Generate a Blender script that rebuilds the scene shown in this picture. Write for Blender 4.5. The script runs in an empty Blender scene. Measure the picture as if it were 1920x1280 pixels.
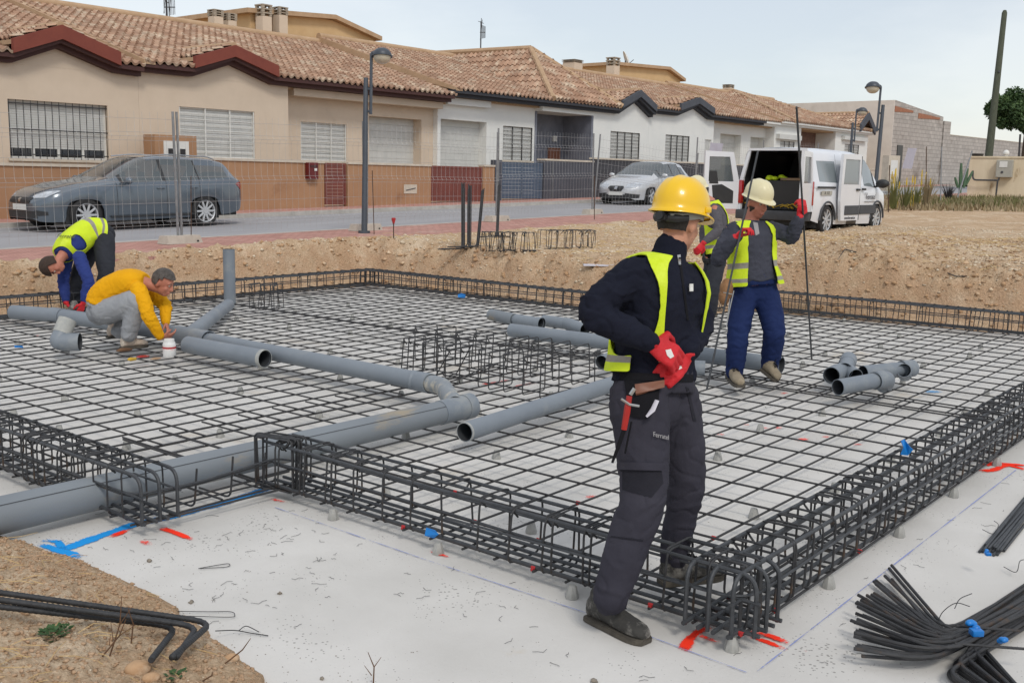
import bpy, bmesh, math, random
import numpy as np
from mathutils import Vector, Matrix, noise
from mathutils.bvhtree import BVHTree
random.seed(7)
SC = bpy.context.scene
COL = SC.collection
R = math.radians
# ---------------------------------------------------------------- camera
H = 1.77                      # eye height above the blinding concrete (z = 0)
FPX = 1964.4                  # focal length in pixels of the 1920 px wide photograph
PITCH, ROLL, YAW = R(8.997), R(-1.205), R(51.048)
_f = Vector((math.sin(YAW)*math.cos(PITCH), math.cos(YAW)*math.cos(PITCH), -math.sin(PITCH)))
_r = Vector((math.cos(YAW), -math.sin(YAW), 0))
_d = _f.cross(_r)
CR = math.cos(ROLL)*_r + math.sin(ROLL)*_d
CD = -math.sin(ROLL)*_r + math.cos(ROLL)*_d
CF = _f
cam = bpy.data.cameras.new('camera'); cam_o = bpy.data.objects.new('camera', cam); COL.objects.link(cam_o)
cam.sensor_width = 36; cam.lens = FPX/1920*36; cam.clip_start = 0.05; cam.clip_end = 3000
M = Matrix.Identity(4)
for i in range(3):
    M[i][0] = CR[i]; M[i][1] = -CD[i]; M[i][2] = -CF[i]
M[0][3], M[1][3], M[2][3] = 0, 0, H
cam_o.matrix_world = M
SC.camera = cam_o
# ---------------------------------------------------------------- sky, sun, exposure
SC.view_settings.view_transform = 'Standard'; SC.view_settings.look = 'None'
SC.view_settings.exposure = 0.0; SC.view_settings.gamma = 1; SC.view_settings.use_curve_mapping = False
SUN_EL, SUN_ROT = R(46), R(212)
W = bpy.data.worlds.new('World'); SC.world = W; W.use_nodes = True
wn = W.node_tree; wn.nodes.clear()
def wnode(t, **k):
    n = wn.nodes.new(t)
    for a, b in k.items(): setattr(n, a, b)
    return n
sky = wnode('ShaderNodeTexSky', sky_type='NISHITA'); sky.sun_disc = False
sky.sun_elevation = SUN_EL; sky.sun_rotation = SUN_ROT
bg1 = wnode('ShaderNodeBackground'); bg1.inputs[1].default_value = 0.05
wn.links.new(sky.outputs[0], bg1.inputs[0])
tc = wnode('ShaderNodeTexCoord')
mp = wnode('ShaderNodeMapping'); mp.inputs['Scale'].default_value = (1.0, 1.0, 3.2)
wn.links.new(tc.outputs['Generated'], mp.inputs[0])
nz = wnode('ShaderNodeTexNoise'); nz.inputs['Scale'].default_value = 1.7; nz.inputs['Detail'].default_value = 7; nz.inputs['Roughness'].default_value = 0.55
wn.links.new(mp.outputs[0], nz.inputs['Vector'])
cr = wnode('ShaderNodeValToRGB')
cr.color_ramp.elements[0].position = 0.42; cr.color_ramp.elements[0].color = (0.50, 0.514, 0.53, 1)
cr.color_ramp.elements[1].position = 0.58; cr.color_ramp.elements[1].color = (0.63, 0.624, 0.612, 1)
wn.links.new(nz.outputs[0], cr.inputs[0])
sx = wnode('ShaderNodeSeparateXYZ'); wn.links.new(tc.outputs['Generated'], sx.inputs[0])
mr = wnode('ShaderNodeMapRange'); mr.inputs[1].default_value = 0.0; mr.inputs[2].default_value = 0.9; mr.inputs[3].default_value = 0.97; mr.inputs[4].default_value = 1.12
wn.links.new(sx.outputs[2], mr.inputs[0])
bg2 = wnode('ShaderNodeBackground')
wn.links.new(cr.outputs[0], bg2.inputs[0]); wn.links.new(mr.outputs[0], bg2.inputs[1])
ad = wnode('ShaderNodeAddShader'); wo = wnode('ShaderNodeOutputWorld')
wn.links.new(bg1.outputs[0], ad.inputs[0]); wn.links.new(bg2.outputs[0], ad.inputs[1]); wn.links.new(ad.outputs[0], wo.inputs[0])
sl = bpy.data.lights.new('sun', 'SUN'); sl.energy = 1.4; sl.angle = R(12); sl.color = (1, 0.945, 0.86)
so = bpy.data.objects.new('sun', sl); COL.objects.link(so)
# direction to the sun: azimuth measured from +Y clockwise like the sky texture's rotation
sdir = Vector((math.sin(SUN_ROT)*math.cos(SUN_EL), math.cos(SUN_ROT)*math.cos(SUN_EL), math.sin(SUN_EL)))
so.rotation_euler = sdir.to_track_quat('Z', 'Y').to_euler()

# ---------------------------------------------------------------- measuring helpers
def ray(u, v): return (u-960)/FPX*CR + (v-640)/FPX*CD + CF
def onz(u, v, z=0.0):
    d = ray(u, v); t = (z-H)/d.z
    return Vector((0, 0, H)) + t*d
def ony(u, v, y):
    d = ray(u, v); return Vector((0, 0, H)) + (y/d.y)*d
def onx(u, v, x):
    d = ray(u, v); return Vector((0, 0, H)) + (x/d.x)*d
def atd(u, v, D): return Vector((0, 0, H)) + D*ray(u, v)
GA, GB = 0.45, 0.018          # the street climbs gently along +x
UP = Vector((0, 0, 1)); BK = Vector((-CF.x, -CF.y, 0)).normalized(); RT = Vector((CR.x, CR.y, 0)).normalized()      # towards the camera / to the right of the view
def gz(x): return GA + GB*x
def ong(u, v):
    d = ray(u, v); t = (GA-H)/(d.z-GB*d.x)
    return Vector((0, 0, H)) + t*d
def lerp(a, b, t): return a + (b-a)*t
def smooth(a, b, x):
    t = min(1, max(0, (x-a)/(b-a))); return t*t*(3-2*t)

# ---------------------------------------------------------------- materials
MATS = {}
def mat(name, c1, c2=None, scale=6.0, rough=0.8, bump=0.0, bscale=60.0, metal=0.0, spec=0.5, c3=None, s3=1.0, t3=0.55, detail=6, stretch=None, coat=0.0, alpha=None, bdist=0.01, r2=None):
    """procedural surface: two tones mixed by noise, an optional third tone in patches, bump noise"""
    if name in MATS: return MATS[name]
    m = bpy.data.materials.new(name); m.use_nodes = True
    nt = m.node_tree; b = nt.nodes['Principled BSDF']; L = nt.links.new
    c2 = c2 or tuple(x*0.85 for x in c1)
    tc = nt.nodes.new('ShaderNodeTexCoord'); src = tc.outputs['Object']
    if stretch:
        mpn = nt.nodes.new('ShaderNodeMapping'); mpn.inputs['Scale'].default_value = stretch; L(src, mpn.inputs[0]); src = mpn.outputs[0]
    n = nt.nodes.new('ShaderNodeTexNoise'); n.inputs['Scale'].default_value = scale; n.inputs['Detail'].default_value = detail; n.inputs['Roughness'].default_value = 0.62
    L(src, n.inputs['Vector'])
    rp = nt.nodes.new('ShaderNodeValToRGB'); rp.color_ramp.elements[0].position = 0.33; rp.color_ramp.elements[1].position = 0.67
    rp.color_ramp.elements[0].color = (*c1, 1); rp.color_ramp.elements[1].color = (*c2, 1)
    L(n.outputs[0], rp.inputs[0]); col = rp.outputs[0]
    if c3:
        n3 = nt.nodes.new('ShaderNodeTexNoise'); n3.inputs['Scale'].default_value = s3; n3.inputs['Detail'].default_value = 8; n3.inputs['Roughness'].default_value = 0.7
        L(src, n3.inputs['Vector'])
        r3 = nt.nodes.new('ShaderNodeValToRGB'); r3.color_ramp.elements[0].position = t3; r3.color_ramp.elements[1].position = t3+0.12
        L(n3.outputs[0], r3.inputs[0])
        mx = nt.nodes.new('ShaderNodeMix'); mx.data_type = 'RGBA'; L(r3.outputs[0], mx.inputs[0]); L(col, mx.inputs[6]); mx.inputs[7].default_value = (*c3, 1)
        col = mx.outputs[2]
    L(col, b.inputs['Base Color'])
    b.inputs['Roughness'].default_value = rough; b.inputs['Metallic'].default_value = metal
    b.inputs['Specular IOR Level'].default_value = spec
    if coat: b.inputs['Coat Weight'].default_value = coat; b.inputs['Coat Roughness'].default_value = 0.06
    if r2 is not None:
        mrr = nt.nodes.new('ShaderNodeMapRange'); mrr.inputs[3].default_value = rough; mrr.inputs[4].default_value = r2
        L(n.outputs[0], mrr.inputs[0]); L(mrr.outputs[0], b.inputs['Roughness'])
    if bump:
        nb = nt.nodes.new('ShaderNodeTexNoise'); nb.inputs['Scale'].default_value = bscale; nb.inputs['Detail'].default_value = 6; nb.inputs['Roughness'].default_value = 0.65
        L(src, nb.inputs['Vector'])
        bp = nt.nodes.new('ShaderNodeBump'); bp.inputs['Strength'].default_value = bump; bp.inputs['Distance'].default_value = bdist
        L(nb.outputs[0], bp.inputs['Height']); L(bp.outputs[0], b.inputs['Normal'])
    if alpha is not None: b.inputs['Alpha'].default_value = alpha
    MATS[name] = m; return m
def srgb(r, g, b):
    f = lambda c: (c/255/12.92) if c/255 <= .04045 else ((c/255+.055)/1.055)**2.4
    return (f(r), f(g), f(b))
def glassmat(name, tint=(0.02, 0.025, 0.03), rough=0.05, alpha=0.55):
    if name in MATS: return MATS[name]
    m = bpy.data.materials.new(name); m.use_nodes = True
    b = m.node_tree.nodes['Principled BSDF']
    b.inputs['Base Color'].default_value = (*tint, 1); b.inputs['Roughness'].default_value = rough
    b.inputs['Specular IOR Level'].default_value = 0.8; b.inputs['Alpha'].default_value = alpha
    b.inputs['Coat Weight'].default_value = 0.6; b.inputs['Coat Roughness'].default_value = 0.03
    MATS[name] = m; return m

# ---------------------------------------------------------------- mesh helpers
def link(o, parent=None):
    COL.objects.link(o)
    if parent is not None: o.parent = parent
    return o
def empty(name, loc=(0, 0, 0), rz=0.0, label=None, cat=None, group=None):
    o = bpy.data.objects.new(name, None); o.location = loc; o.rotation_euler = (0, 0, rz); o.empty_display_size = 0.2
    COL.objects.link(o); return tag(o, label, cat, group)
def tag(o, label=None, cat=None, group=None, kind=None):
    if label: o['label'] = label
    if cat: o['category'] = cat
    if group: o['group'] = group
    if kind: o['kind'] = kind
    return o
def obj(name, bm, m=None, parent=None, flat=False, loc=None, angle=40):
    me = bpy.data.meshes.new(name)
    bmesh.ops.recalc_face_normals(bm, faces=bm.faces[:])
    bm.to_mesh(me); bm.free()
    ms = m if isinstance(m, (list, tuple)) else [m]
    for x in ms:
        if x: me.materials.append(x)
    if not flat:
        me.shade_smooth()
        try: me.set_sharp_from_angle(angle=R(angle))
        except Exception: pass
    o = bpy.data.objects.new(name, me)
    if loc is not None: o.location = loc
    return link(o, parent)
def meshobj(name, verts, faces, m=None, parent=None, flat=True):
    me = bpy.data.meshes.new(name); me.from_pydata([tuple(v) for v in verts], [], faces); me.update()
    if m: me.materials.append(m)
    if not flat: me.shade_smooth()
    o = bpy.data.objects.new(name, me); return link(o, parent)
def box(bm, x0, x1, y0, y1, z0, z1, mi=0, bev=0.0):
    vs = [bm.verts.new((x, y, z)) for z in (z0, z1) for y in (y0, y1) for x in (x0, x1)]
    fs = [bm.faces.new([vs[i] for i in q]) for q in ((0, 2, 3, 1), (4, 5, 7, 6), (0, 1, 5, 4), (2, 6, 7, 3), (0, 4, 6, 2), (1, 3, 7, 5))]
    for f in fs: f.material_index = mi
    if bev:
        es = list({e for f in fs for e in f.edges})
        bmesh.ops.bevel(bm, geom=es, offset=bev, segments=2, affect='EDGES', profile=0.5)
    return vs
def hexa(bm, pts, mi=0):
    """8 corner points: bottom ring of 4 then top ring of 4"""
    vs = [bm.verts.new(p) for p in pts]
    for q in ((3, 2, 1, 0), (4, 5, 6, 7), (0, 1, 5, 4), (1, 2, 6, 5), (2, 3, 7, 6), (3, 0, 4, 7)):
        f = bm.faces.new([vs[i] for i in q]); f.material_index = mi
def frames(pts, up=None):
    """parallel transported frames along a polyline"""
    n = len(pts); T = []
    for i in range(n):
        a = pts[max(0, i-1)]; b = pts[min(n-1, i+1)]
        t = (b-a); T.append(t.normalized() if t.length > 1e-9 else Vector((0, 0, 1)))
    u = up if up is not None else (Vector((0, 0, 1)) if abs(T[0].z) < 0.9 else Vector((1, 0, 0)))
    u = (u - T[0]*u.dot(T[0])).normalized(); out = []
    for i in range(n):
        u = (u - T[i]*u.dot(T[i]))
        u = u.normalized() if u.length > 1e-6 else T[i].orthogonal().normalized()
        out.append((T[i], u, T[i].cross(u)))
    return out
def tube(bm, pts, r, sides=8, cap=True, up=None, mi=0):
    """round tube along points; r a number, a list, or a list of (ru, rw) pairs"""
    pts = [Vector(p) for p in pts]; fr = frames(pts, up); rings = []
    for i, p in enumerate(pts):
        rr = r[i] if isinstance(r, (list, tuple)) else r
        ra, rb = rr if isinstance(rr, (list, tuple)) else (rr, rr)
        _, u, w = fr[i]
        rings.append([bm.verts.new(p + u*math.cos(2*math.pi*k/sides)*ra + w*math.sin(2*math.pi*k/sides)*rb) for k in range(sides)])
    for a, b in zip(rings, rings[1:]):
        for k in range(sides):
            f = bm.faces.new((a[k], a[(k+1) % sides], b[(k+1) % sides], b[k])); f.material_index = mi
    if cap:
        bm.faces.new(rings[0][::-1]).material_index = mi; bm.faces.new(rings[-1]).material_index = mi
    return rings
def rounded(pts, rad, n=4, closed=False):
    """polyline with its corners rounded off"""
    pts = [Vector(p) for p in pts]; out = []; N = len(pts)
    for i in range(N):
        if not closed and i in (0, N-1): out.append(pts[i]); continue
        p, a, b = pts[i], pts[i-1], pts[(i+1) % N]
        da, db = (a-p), (b-p); ra = min(rad, da.length*.49, db.length*.49)
        s, e = p+da.normalized()*ra, p+db.normalized()*ra
        for k in range(n+1):
            t = k/n; out.append((1-t)**2*s + 2*t*(1-t)*p + t*t*e)
    if closed: out.append(out[0])
    return out
def cyl(bm, p0, p1, r0, r1=None, sides=12, mi=0):
    return tube(bm, [p0, p1], [r0, r0 if r1 is None else r1], sides, mi=mi)
def pipe(bm, pts, ro, ri=None, sides=24, mi=0, mi_in=None):
    """hollow pipe open at both ends"""
    ri = ri or ro*0.93; pts = [Vector(p) for p in pts]
    A = tube(bm, pts, ro, sides, cap=False, mi=mi); B = tube(bm, pts, ri, sides, cap=False, mi=mi if mi_in is None else mi_in)
    for e in (0, -1):
        for k in range(sides):
            bm.faces.new((A[e][k], A[e][(k+1) % sides], B[e][(k+1) % sides], B[e][k])).material_index = mi
def sphere(bm, c, rx, ry=None, rz=None, seg=16, rings=10, mtx=None, zmin=-1.0, mi=0):
    ry = ry or rx; rz = rz or rx; c = Vector(c); R_ = []
    for i in range(rings+1):
        z = lerp(1, zmin, i/rings) if zmin > -1 else math.cos(math.pi*i/rings)
        s = math.sqrt(max(0, 1-z*z))
        row = []
        for k in range(seg):
            a = 2*math.pi*k/seg
            v = Vector((rx*s*math.cos(a), ry*s*math.sin(a), rz*z))
            if mtx: v = mtx @ v
            row.append(bm.verts.new(c+v))
            if s < 1e-6: row = row*seg; break
        R_.append(row)
    for a, b in zip(R_, R_[1:]):
        for k in range(seg):
            q = [a[k], b[k], b[(k+1) % seg], a[(k+1) % seg]]
            u = []
            for v in q:
                if v not in u: u.append(v)
            if len(u) > 2: bm.faces.new(u).material_index = mi
    return R_
def prism(bm, poly, y0, y1, axis='y', mi=0):
    """polygon extruded between two values of an axis; poly in the other two axes"""
    def P(a, b, c):
        return {'y': (a, c, b), 'x': (c, a, b), 'z': (a, b, c)}[axis]
    A = [bm.verts.new(P(a, b, y0)) for a, b in poly]; B = [bm.verts.new(P(a, b, y1)) for a, b in poly]
    bm.faces.new(A).material_index = mi; bm.faces.new(B[::-1]).material_index = mi
    n = len(poly)
    for i in range(n): bm.faces.new((A[i], B[i], B[(i+1) % n], A[(i+1) % n])).material_index = mi
def BM(): return bmesh.new()
def thicken(bm, t):
    """give an open sheet a thickness along its averaged normals"""
    bmesh.ops.recalc_face_normals(bm, faces=bm.faces[:]); bm.normal_update()
    nn = {v: v.normal.copy() for v in bm.verts}; old = list(bm.faces); mp_ = {v: bm.verts.new(v.co-nn[v]*t) for v in list(bm.verts)}
    be = [e for e in bm.edges if len(e.link_faces) == 1]; side = [(e.verts[0], e.verts[1], e.link_faces[0].material_index) for e in be]
    for f in old:
        g = bm.faces.new([mp_[v] for v in reversed(f.verts)]); g.material_index = f.material_index
    for a, b, mi in side:
        try: bm.faces.new((a, b, mp_[b], mp_[a])).material_index = mi
        except ValueError: pass
def copy_tree(o, parent=None, **kw):
    c = o.copy(); COL.objects.link(c)
    if parent is not None: c.parent = parent
    for ch in list(o.children): copy_tree(ch, c)
    return c
def textmesh(name, s, size, m, parent=None, mw=None, thick=0.002):
    """lettering turned into a plain mesh with a little thickness"""
    cu = bpy.data.curves.new(name, 'FONT'); cu.body = s; cu.size = size; cu.extrude = thick; cu.align_x = 'CENTER'; cu.align_y = 'CENTER'
    t = bpy.data.objects.new(name, cu); COL.objects.link(t)
    me = bpy.data.meshes.new_from_object(t.evaluated_get(bpy.context.evaluated_depsgraph_get()))
    bpy.data.objects.remove(t)
    me.materials.clear(); me.materials.append(m)
    o = bpy.data.objects.new(name, me); link(o, parent)
    if mw is not None: o.matrix_local = mw
    return o
# ================================================================ GROUND, STREET, CONCRETE
def gz(x): return GA + GB*min(max(x, -25), 72)
PIT = [(2.20, 5.1), (2.23, 4.84), (2.30, 4.3), (2.31, 3.73), (2.22, 3.17), (2.13, 2.71), (2.05, 2.0), (2.0, 1.0), (2.1, -0.4), (2.4, -1.6), (14.3, -1.6), (14.2, 2.0), (13.62, 2.8), (13.35, 4.6), (13.2, 6.4),
       (11.75, 6.9), (11.5, 8.2), (11.52, 10.6), (11.4, 12.15), (9.4, 12.25), (7.2, 12.3), (5.2, 12.2), (3.4, 12.3), (2.2, 11.8), (2.1, 8.5), (2.2, 6.4)]
def sdist(P, poly):
    """signed distance (negative inside) of points P (n,2) to a polygon"""
    A = np.array(poly, float); B = np.roll(A, -1, 0); d2 = np.full(len(P), 1e18); ins = np.zeros(len(P), bool)
    for a, b in zip(A, B):
        e = b-a; w = P-a; t = np.clip((w@e)/(e@e), 0, 1); q = w-t[:, None]*e; d2 = np.minimum(d2, (q*q).sum(1))
        c = ((a[1] <= P[:, 1]) != (b[1] <= P[:, 1])); xx = a[0]+(P[:, 1]-a[1])/np.where(b[1] == a[1], 1e-9, b[1]-a[1])*(b[0]-a[0])
        ins ^= c & (P[:, 0] < xx)
    return np.sqrt(d2)*np.where(ins, -1, 1)
def sst(a, b, x):
    t = np.clip((x-a)/(b-a), 0, 1); return t*t*(3-2*t)
def fbm(P, s, oct=4, seed=0.0):
    return np.array([noise.fractal(Vector((p[0]*s+seed, p[1]*s-seed, seed)), 0.9, 2.1, oct) for p in P])
HEAPS = [(14.6, 5.2, .22, 1.4, .9), (16.2, 5.6, .26, 1.7, 1.1), (15.4, 3.2, .22, 1.5, 1.2), (18.6, 3.6, .2, 2.2, 1.2), (12.3, 7.9, .10, .7, 1.6), (12.2, 10.4, .07, .6, 1.4), (10.2, 12.75, .06, 1.8, .5), (6.6, 12.7, .05, 1.6, .5), (2.9, 12.6, .1, 1.2, .6)]
def ground_height(P):
    x, y = P[:, 0], P[:, 1]
    d = sdist(P, PIT)
    base = GA + GB*np.clip(x, -25, 72)
    lot = base - 0.07*sst(13.5, 10.5, y) + 0.025
    near = sst(5.6, 4.0, x)*sst(10.5, 8.0, y)               # the bank at the photographer's feet
    zb = lot*(.84*sst(-.02, .38, d)+.16*sst(.0, 1, d/(1.6-1.25*sst(11.4, 12.2, y))))
    zn = np.minimum(0.02+0.245*np.clip(d, 0, 9)**0.93, .42)
    z = zb*(1-near)+zn*near
    for hx, hy, a, sx_, sy_ in HEAPS: z += a*np.exp(-((x-hx)/sx_)**2-((y-hy)/sy_)**2)*sst(0, .5, d)
    z += 0.02*sst(.25, .7, d)*sst(1.5, .8, d)*(1-near)      # loosened spoil along the rim
    roadm = sst(12.75, 13.1, y)*sst(22.75, 22.5, y)
    am = np.clip(d, 0, 1)*0.6+.25
    fine = (x > -3) & (x < 32) & (y > -4) & (y < 14)
    n1 = np.zeros(len(P)); Q = P[fine]
    n1[fine] = 0.055*fbm(Q, 1.1, 4, 3.1)+0.026*fbm(Q, 5.0, 4, 7.7)
    rough = np.exp(-((d-.3)/.36)**2)*(1-.6*near)              # the cut face is broken up
    n1[fine] += (0.10*rough[fine])*fbm(Q, 3.2, 4, 1.3) + (.010+.075*rough[fine])*fbm(Q, 8.0, 4, 2.2) + (.012+.028*rough[fine])*fbm(Q, 19.0, 3, 5.0)
    z += n1*np.clip(d*3, 0, 1)*(1-.55*sst(11.8, 12.9, y)) - roadm*0.14
    z = np.where(d < 0, -0.12, z)
    return z
def build_ground():
    def axis(lo, hi, st, far):
        c = list(np.arange(lo, hi, st)); a, s = lo, st
        left = []
        while a > -far: s *= 1.35; a -= s; left.append(a)
        a, s = hi, st; right = [hi]
        while a < far: s *= 1.35; a += s; right.append(a)
        return np.array(left[::-1]+c+right)
    X = axis(0.3, 21.0, .045, 1600); Y = axis(-1.0, 13.4, .045, 1600)
    gx, gy = np.meshgrid(X, Y); P = np.stack([gx.ravel(), gy.ravel()], 1)
    Z = ground_height(P)
    nx, ny = len(X), len(Y)
    i = np.arange(nx*ny).reshape(ny, nx)
    F = np.stack([i[:-1, :-1].ravel(), i[:-1, 1:].ravel(), i[1:, 1:].ravel(), i[1:, :-1].ravel()], 1)
    V = np.column_stack([P, Z])
    me = bpy.data.meshes.new('ground'); me.vertices.add(len(V)); me.vertices.foreach_set('co', V.ravel())
    me.loops.add(F.size); me.loops.foreach_set('vertex_index', F.ravel()); me.polygons.add(len(F)); me.polygons.foreach_set('loop_start', np.arange(0, F.size, 4)); me.polygons.foreach_set('loop_total', np.full(len(F), 4))
    me.update(); me.shade_smooth()
    o = bpy.data.objects.new('ground', me); link(o); tag(o, 'sandy ochre building plot, loose soil around the dug pit', 'ground', kind='structure')
    return o, (X, Y, Z.reshape(ny, nx))
m_dirt = mat('dirt', srgb(216, 192, 163), srgb(194, 165, 134), scale=2.6, rough=0.95, bump=1.0, bscale=38, spec=0.1, c3=srgb(224, 204, 178), s3=0.9, t3=.5, detail=10, bdist=.03)
ground, GGRID = build_ground(); ground.data.materials.append(m_dirt)
def gh(x, y):
    X, Y, Z = GGRID
    i = min(max(np.searchsorted(X, x)-1, 0), len(X)-2); j = min(max(np.searchsorted(Y, y)-1, 0), len(Y)-2)
    a = (x-X[i])/(X[i+1]-X[i]); b = (y-Y[j])/(Y[j+1]-Y[j])
    return float((Z[j, i]*(1-a)+Z[j, i+1]*a)*(1-b)+(Z[j+1, i]*(1-a)+Z[j+1, i+1]*a)*b)
def hit(u, v, dz=0.0):
    """where the sight line through a photo pixel meets the real ground"""
    d = ray(u, v); t0 = 1.0; prev = None; t = t0
    while t < 120:
        p = Vector((0, 0, H))+t*d
        if p.z - gh(p.x, p.y) - dz < 0: return p
        t += 0.02 if t < 12 else 0.05
    return ong(u, v)
# fine colour of the dirt: steep faces browner, crumbs paler at their centres, grain by noise
nt = m_dirt.node_tree; bs = nt.nodes['Principled BSDF']; L = nt.links.new
src = bs.inputs['Base Color'].links[0].from_socket
tcn = nt.nodes.new('ShaderNodeTexCoord')
vo = nt.nodes.new('ShaderNodeTexVoronoi'); vo.inputs['Scale'].default_value = 34; L(tcn.outputs['Object'], vo.inputs['Vector'])
rp = nt.nodes.new('ShaderNodeValToRGB'); rp.color_ramp.elements[0].position = 0.0; rp.color_ramp.elements[0].color = (1.1, 1.1, 1.1, 1); rp.color_ramp.elements[1].position = .75; rp.color_ramp.elements[1].color = (.7, .67, .62, 1)
L(vo.outputs['Distance'], rp.inputs[0])
mx = nt.nodes.new('ShaderNodeMix'); mx.data_type = 'RGBA'; mx.blend_type = 'MULTIPLY'; mx.inputs[0].default_value = 0.6; L(src, mx.inputs[6]); L(rp.outputs[0], mx.inputs[7])
geo = nt.nodes.new('ShaderNodeNewGeometry'); sxyz = nt.nodes.new('ShaderNodeSeparateXYZ'); L(geo.outputs['Normal'], sxyz.inputs[0])
n2 = nt.nodes.new('ShaderNodeTexNoise'); n2.inputs['Scale'].default_value = 6.5; n2.inputs['Detail'].default_value = 10; L(tcn.outputs['Object'], n2.inputs['Vector'])
mth = nt.nodes.new('ShaderNodeMath'); mth.operation = 'SUBTRACT'; mth.inputs[0].default_value = 1.22; L(sxyz.outputs[2], mth.inputs[1])
mt2 = nt.nodes.new('ShaderNodeMath'); mt2.operation = 'MULTIPLY'; L(mth.outputs[0], mt2.inputs[0]); L(n2.outputs[0], mt2.inputs[1])
rr = nt.nodes.new('ShaderNodeValToRGB'); rr.color_ramp.elements[0].position = .16; rr.color_ramp.elements[0].color = (0, 0, 0, 1); rr.color_ramp.elements[1].position = .5; rr.color_ramp.elements[1].color = (.75, .75, .75, 1); L(mt2.outputs[0], rr.inputs[0])
mx2 = nt.nodes.new('ShaderNodeMix'); mx2.data_type = 'RGBA'; L(rr.outputs[0], mx2.inputs[0]); L(mx.outputs[2], mx2.inputs[6]); mx2.inputs[7].default_value = (*srgb(190, 156, 126), 1)
ng = nt.nodes.new('ShaderNodeTexNoise'); ng.inputs['Scale'].default_value = 48; ng.inputs['Detail'].default_value = 9; ng.inputs['Roughness'].default_value = .75; L(tcn.outputs['Object'], ng.inputs['Vector'])
rgn = nt.nodes.new('ShaderNodeValToRGB'); rgn.color_ramp.elements[0].position = .36; rgn.color_ramp.elements[0].color = (.60, .55, .50, 1); rgn.color_ramp.elements[1].position = .58; rgn.color_ramp.elements[1].color = (1.12, 1.12, 1.12, 1); L(ng.outputs[0], rgn.inputs[0])
mx4 = nt.nodes.new('ShaderNodeMix'); mx4.data_type = 'RGBA'; mx4.blend_type = 'MULTIPLY'; mx4.inputs[0].default_value = .6; L(mx2.outputs[2], mx4.inputs[6]); L(rgn.outputs[0], mx4.inputs[7])
L(mx4.outputs[2], bs.inputs['Base Color'])

# blinding concrete in the bottom of the pit
def offs(poly, d):
    c = Vector((7, 5.5)); out = []
    n = len(poly)
    for i in range(n):
        a, b = Vector(poly[i-1]), Vector(poly[(i+1) % n]); t = (b-a).normalized(); out.append(Vector(poly[i])+Vector((t.y, -t.x))*d)
    return out
bm = BM(); bm.faces.new([bm.verts.new((p[0], p[1], 0)) for p in offs(PIT, .28)])
m_conc = mat('blinding_concrete', srgb(212, 210, 206), srgb(204, 202, 198), scale=1.3, rough=0.9, bump=0.3, bscale=70, spec=0.12, c3=srgb(200, 190, 174), s3=0.8, t3=.6, detail=10, bdist=.006)
conc = obj('concrete_slab', bm, m_conc, flat=True); tag(conc, 'pale grey blinding concrete poured in the bottom of the pit', 'concrete', kind='structure')
nt = m_conc.node_tree; bs = nt.nodes['Principled BSDF']; L = nt.links.new; src = bs.inputs['Base Color'].links[0].from_socket
tcn = nt.nodes.new('ShaderNodeTexCoord')
vo = nt.nodes.new('ShaderNodeTexVoronoi'); vo.inputs['Scale'].default_value = 46; vo.inputs['Randomness'].default_value = 1; L(tcn.outputs['Object'], vo.inputs['Vector'])
na = nt.nodes.new('ShaderNodeTexNoise'); na.inputs['Scale'].default_value = 2.3; na.inputs['Detail'].default_value = 8; L(tcn.outputs['Object'], na.inputs['Vector'])
mr_ = nt.nodes.new('ShaderNodeMapRange'); mr_.inputs[1].default_value = .42; mr_.inputs[2].default_value = .68; mr_.inputs[3].default_value = 0.0; mr_.inputs[4].default_value = .26; L(na.outputs[0], mr_.inputs[0])
ls = nt.nodes.new('ShaderNodeMath'); ls.operation = 'LESS_THAN'; L(vo.outputs['Distance'], ls.inputs[0]); L(mr_.outputs[0], ls.inputs[1])
ml = nt.nodes.new('ShaderNodeMath'); ml.operation = 'MULTIPLY'; ml.inputs[1].default_value = .7; L(ls.outputs[0], ml.inputs[0])
mx = nt.nodes.new('ShaderNodeMix'); mx.data_type = 'RGBA'; L(ml.outputs[0], mx.inputs[0]); L(src, mx.inputs[6]); mx.inputs[7].default_value = (*srgb(128, 126, 122), 1)
mu = nt.nodes.new('ShaderNodeTexMusgrave') if False else nt.nodes.new('ShaderNodeTexNoise'); mu.inputs['Scale'].default_value = 1.5; mu.inputs['Distortion'].default_value = .3; mu.inputs['Detail'].default_value = 10; L(tcn.outputs['Object'], mu.inputs['Vector'])
rmp = nt.nodes.new('ShaderNodeValToRGB'); rmp.color_ramp.elements[0].position = .3; rmp.color_ramp.elements[0].color = (.87, .868, .86, 1); rmp.color_ramp.elements[1].position = .62; rmp.color_ramp.elements[1].color = (1, 1, 1, 1); L(mu.outputs[0], rmp.inputs[0])
mx3 = nt.nodes.new('ShaderNodeMix'); mx3.data_type = 'RGBA'; mx3.blend_type = 'MULTIPLY'; mx3.inputs[0].default_value = .9; L(mx.outputs[2], mx3.inputs[6]); L(rmp.outputs[0], mx3.inputs[7])
L(mx3.outputs[2], bs.inputs['Base Color'])

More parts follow.
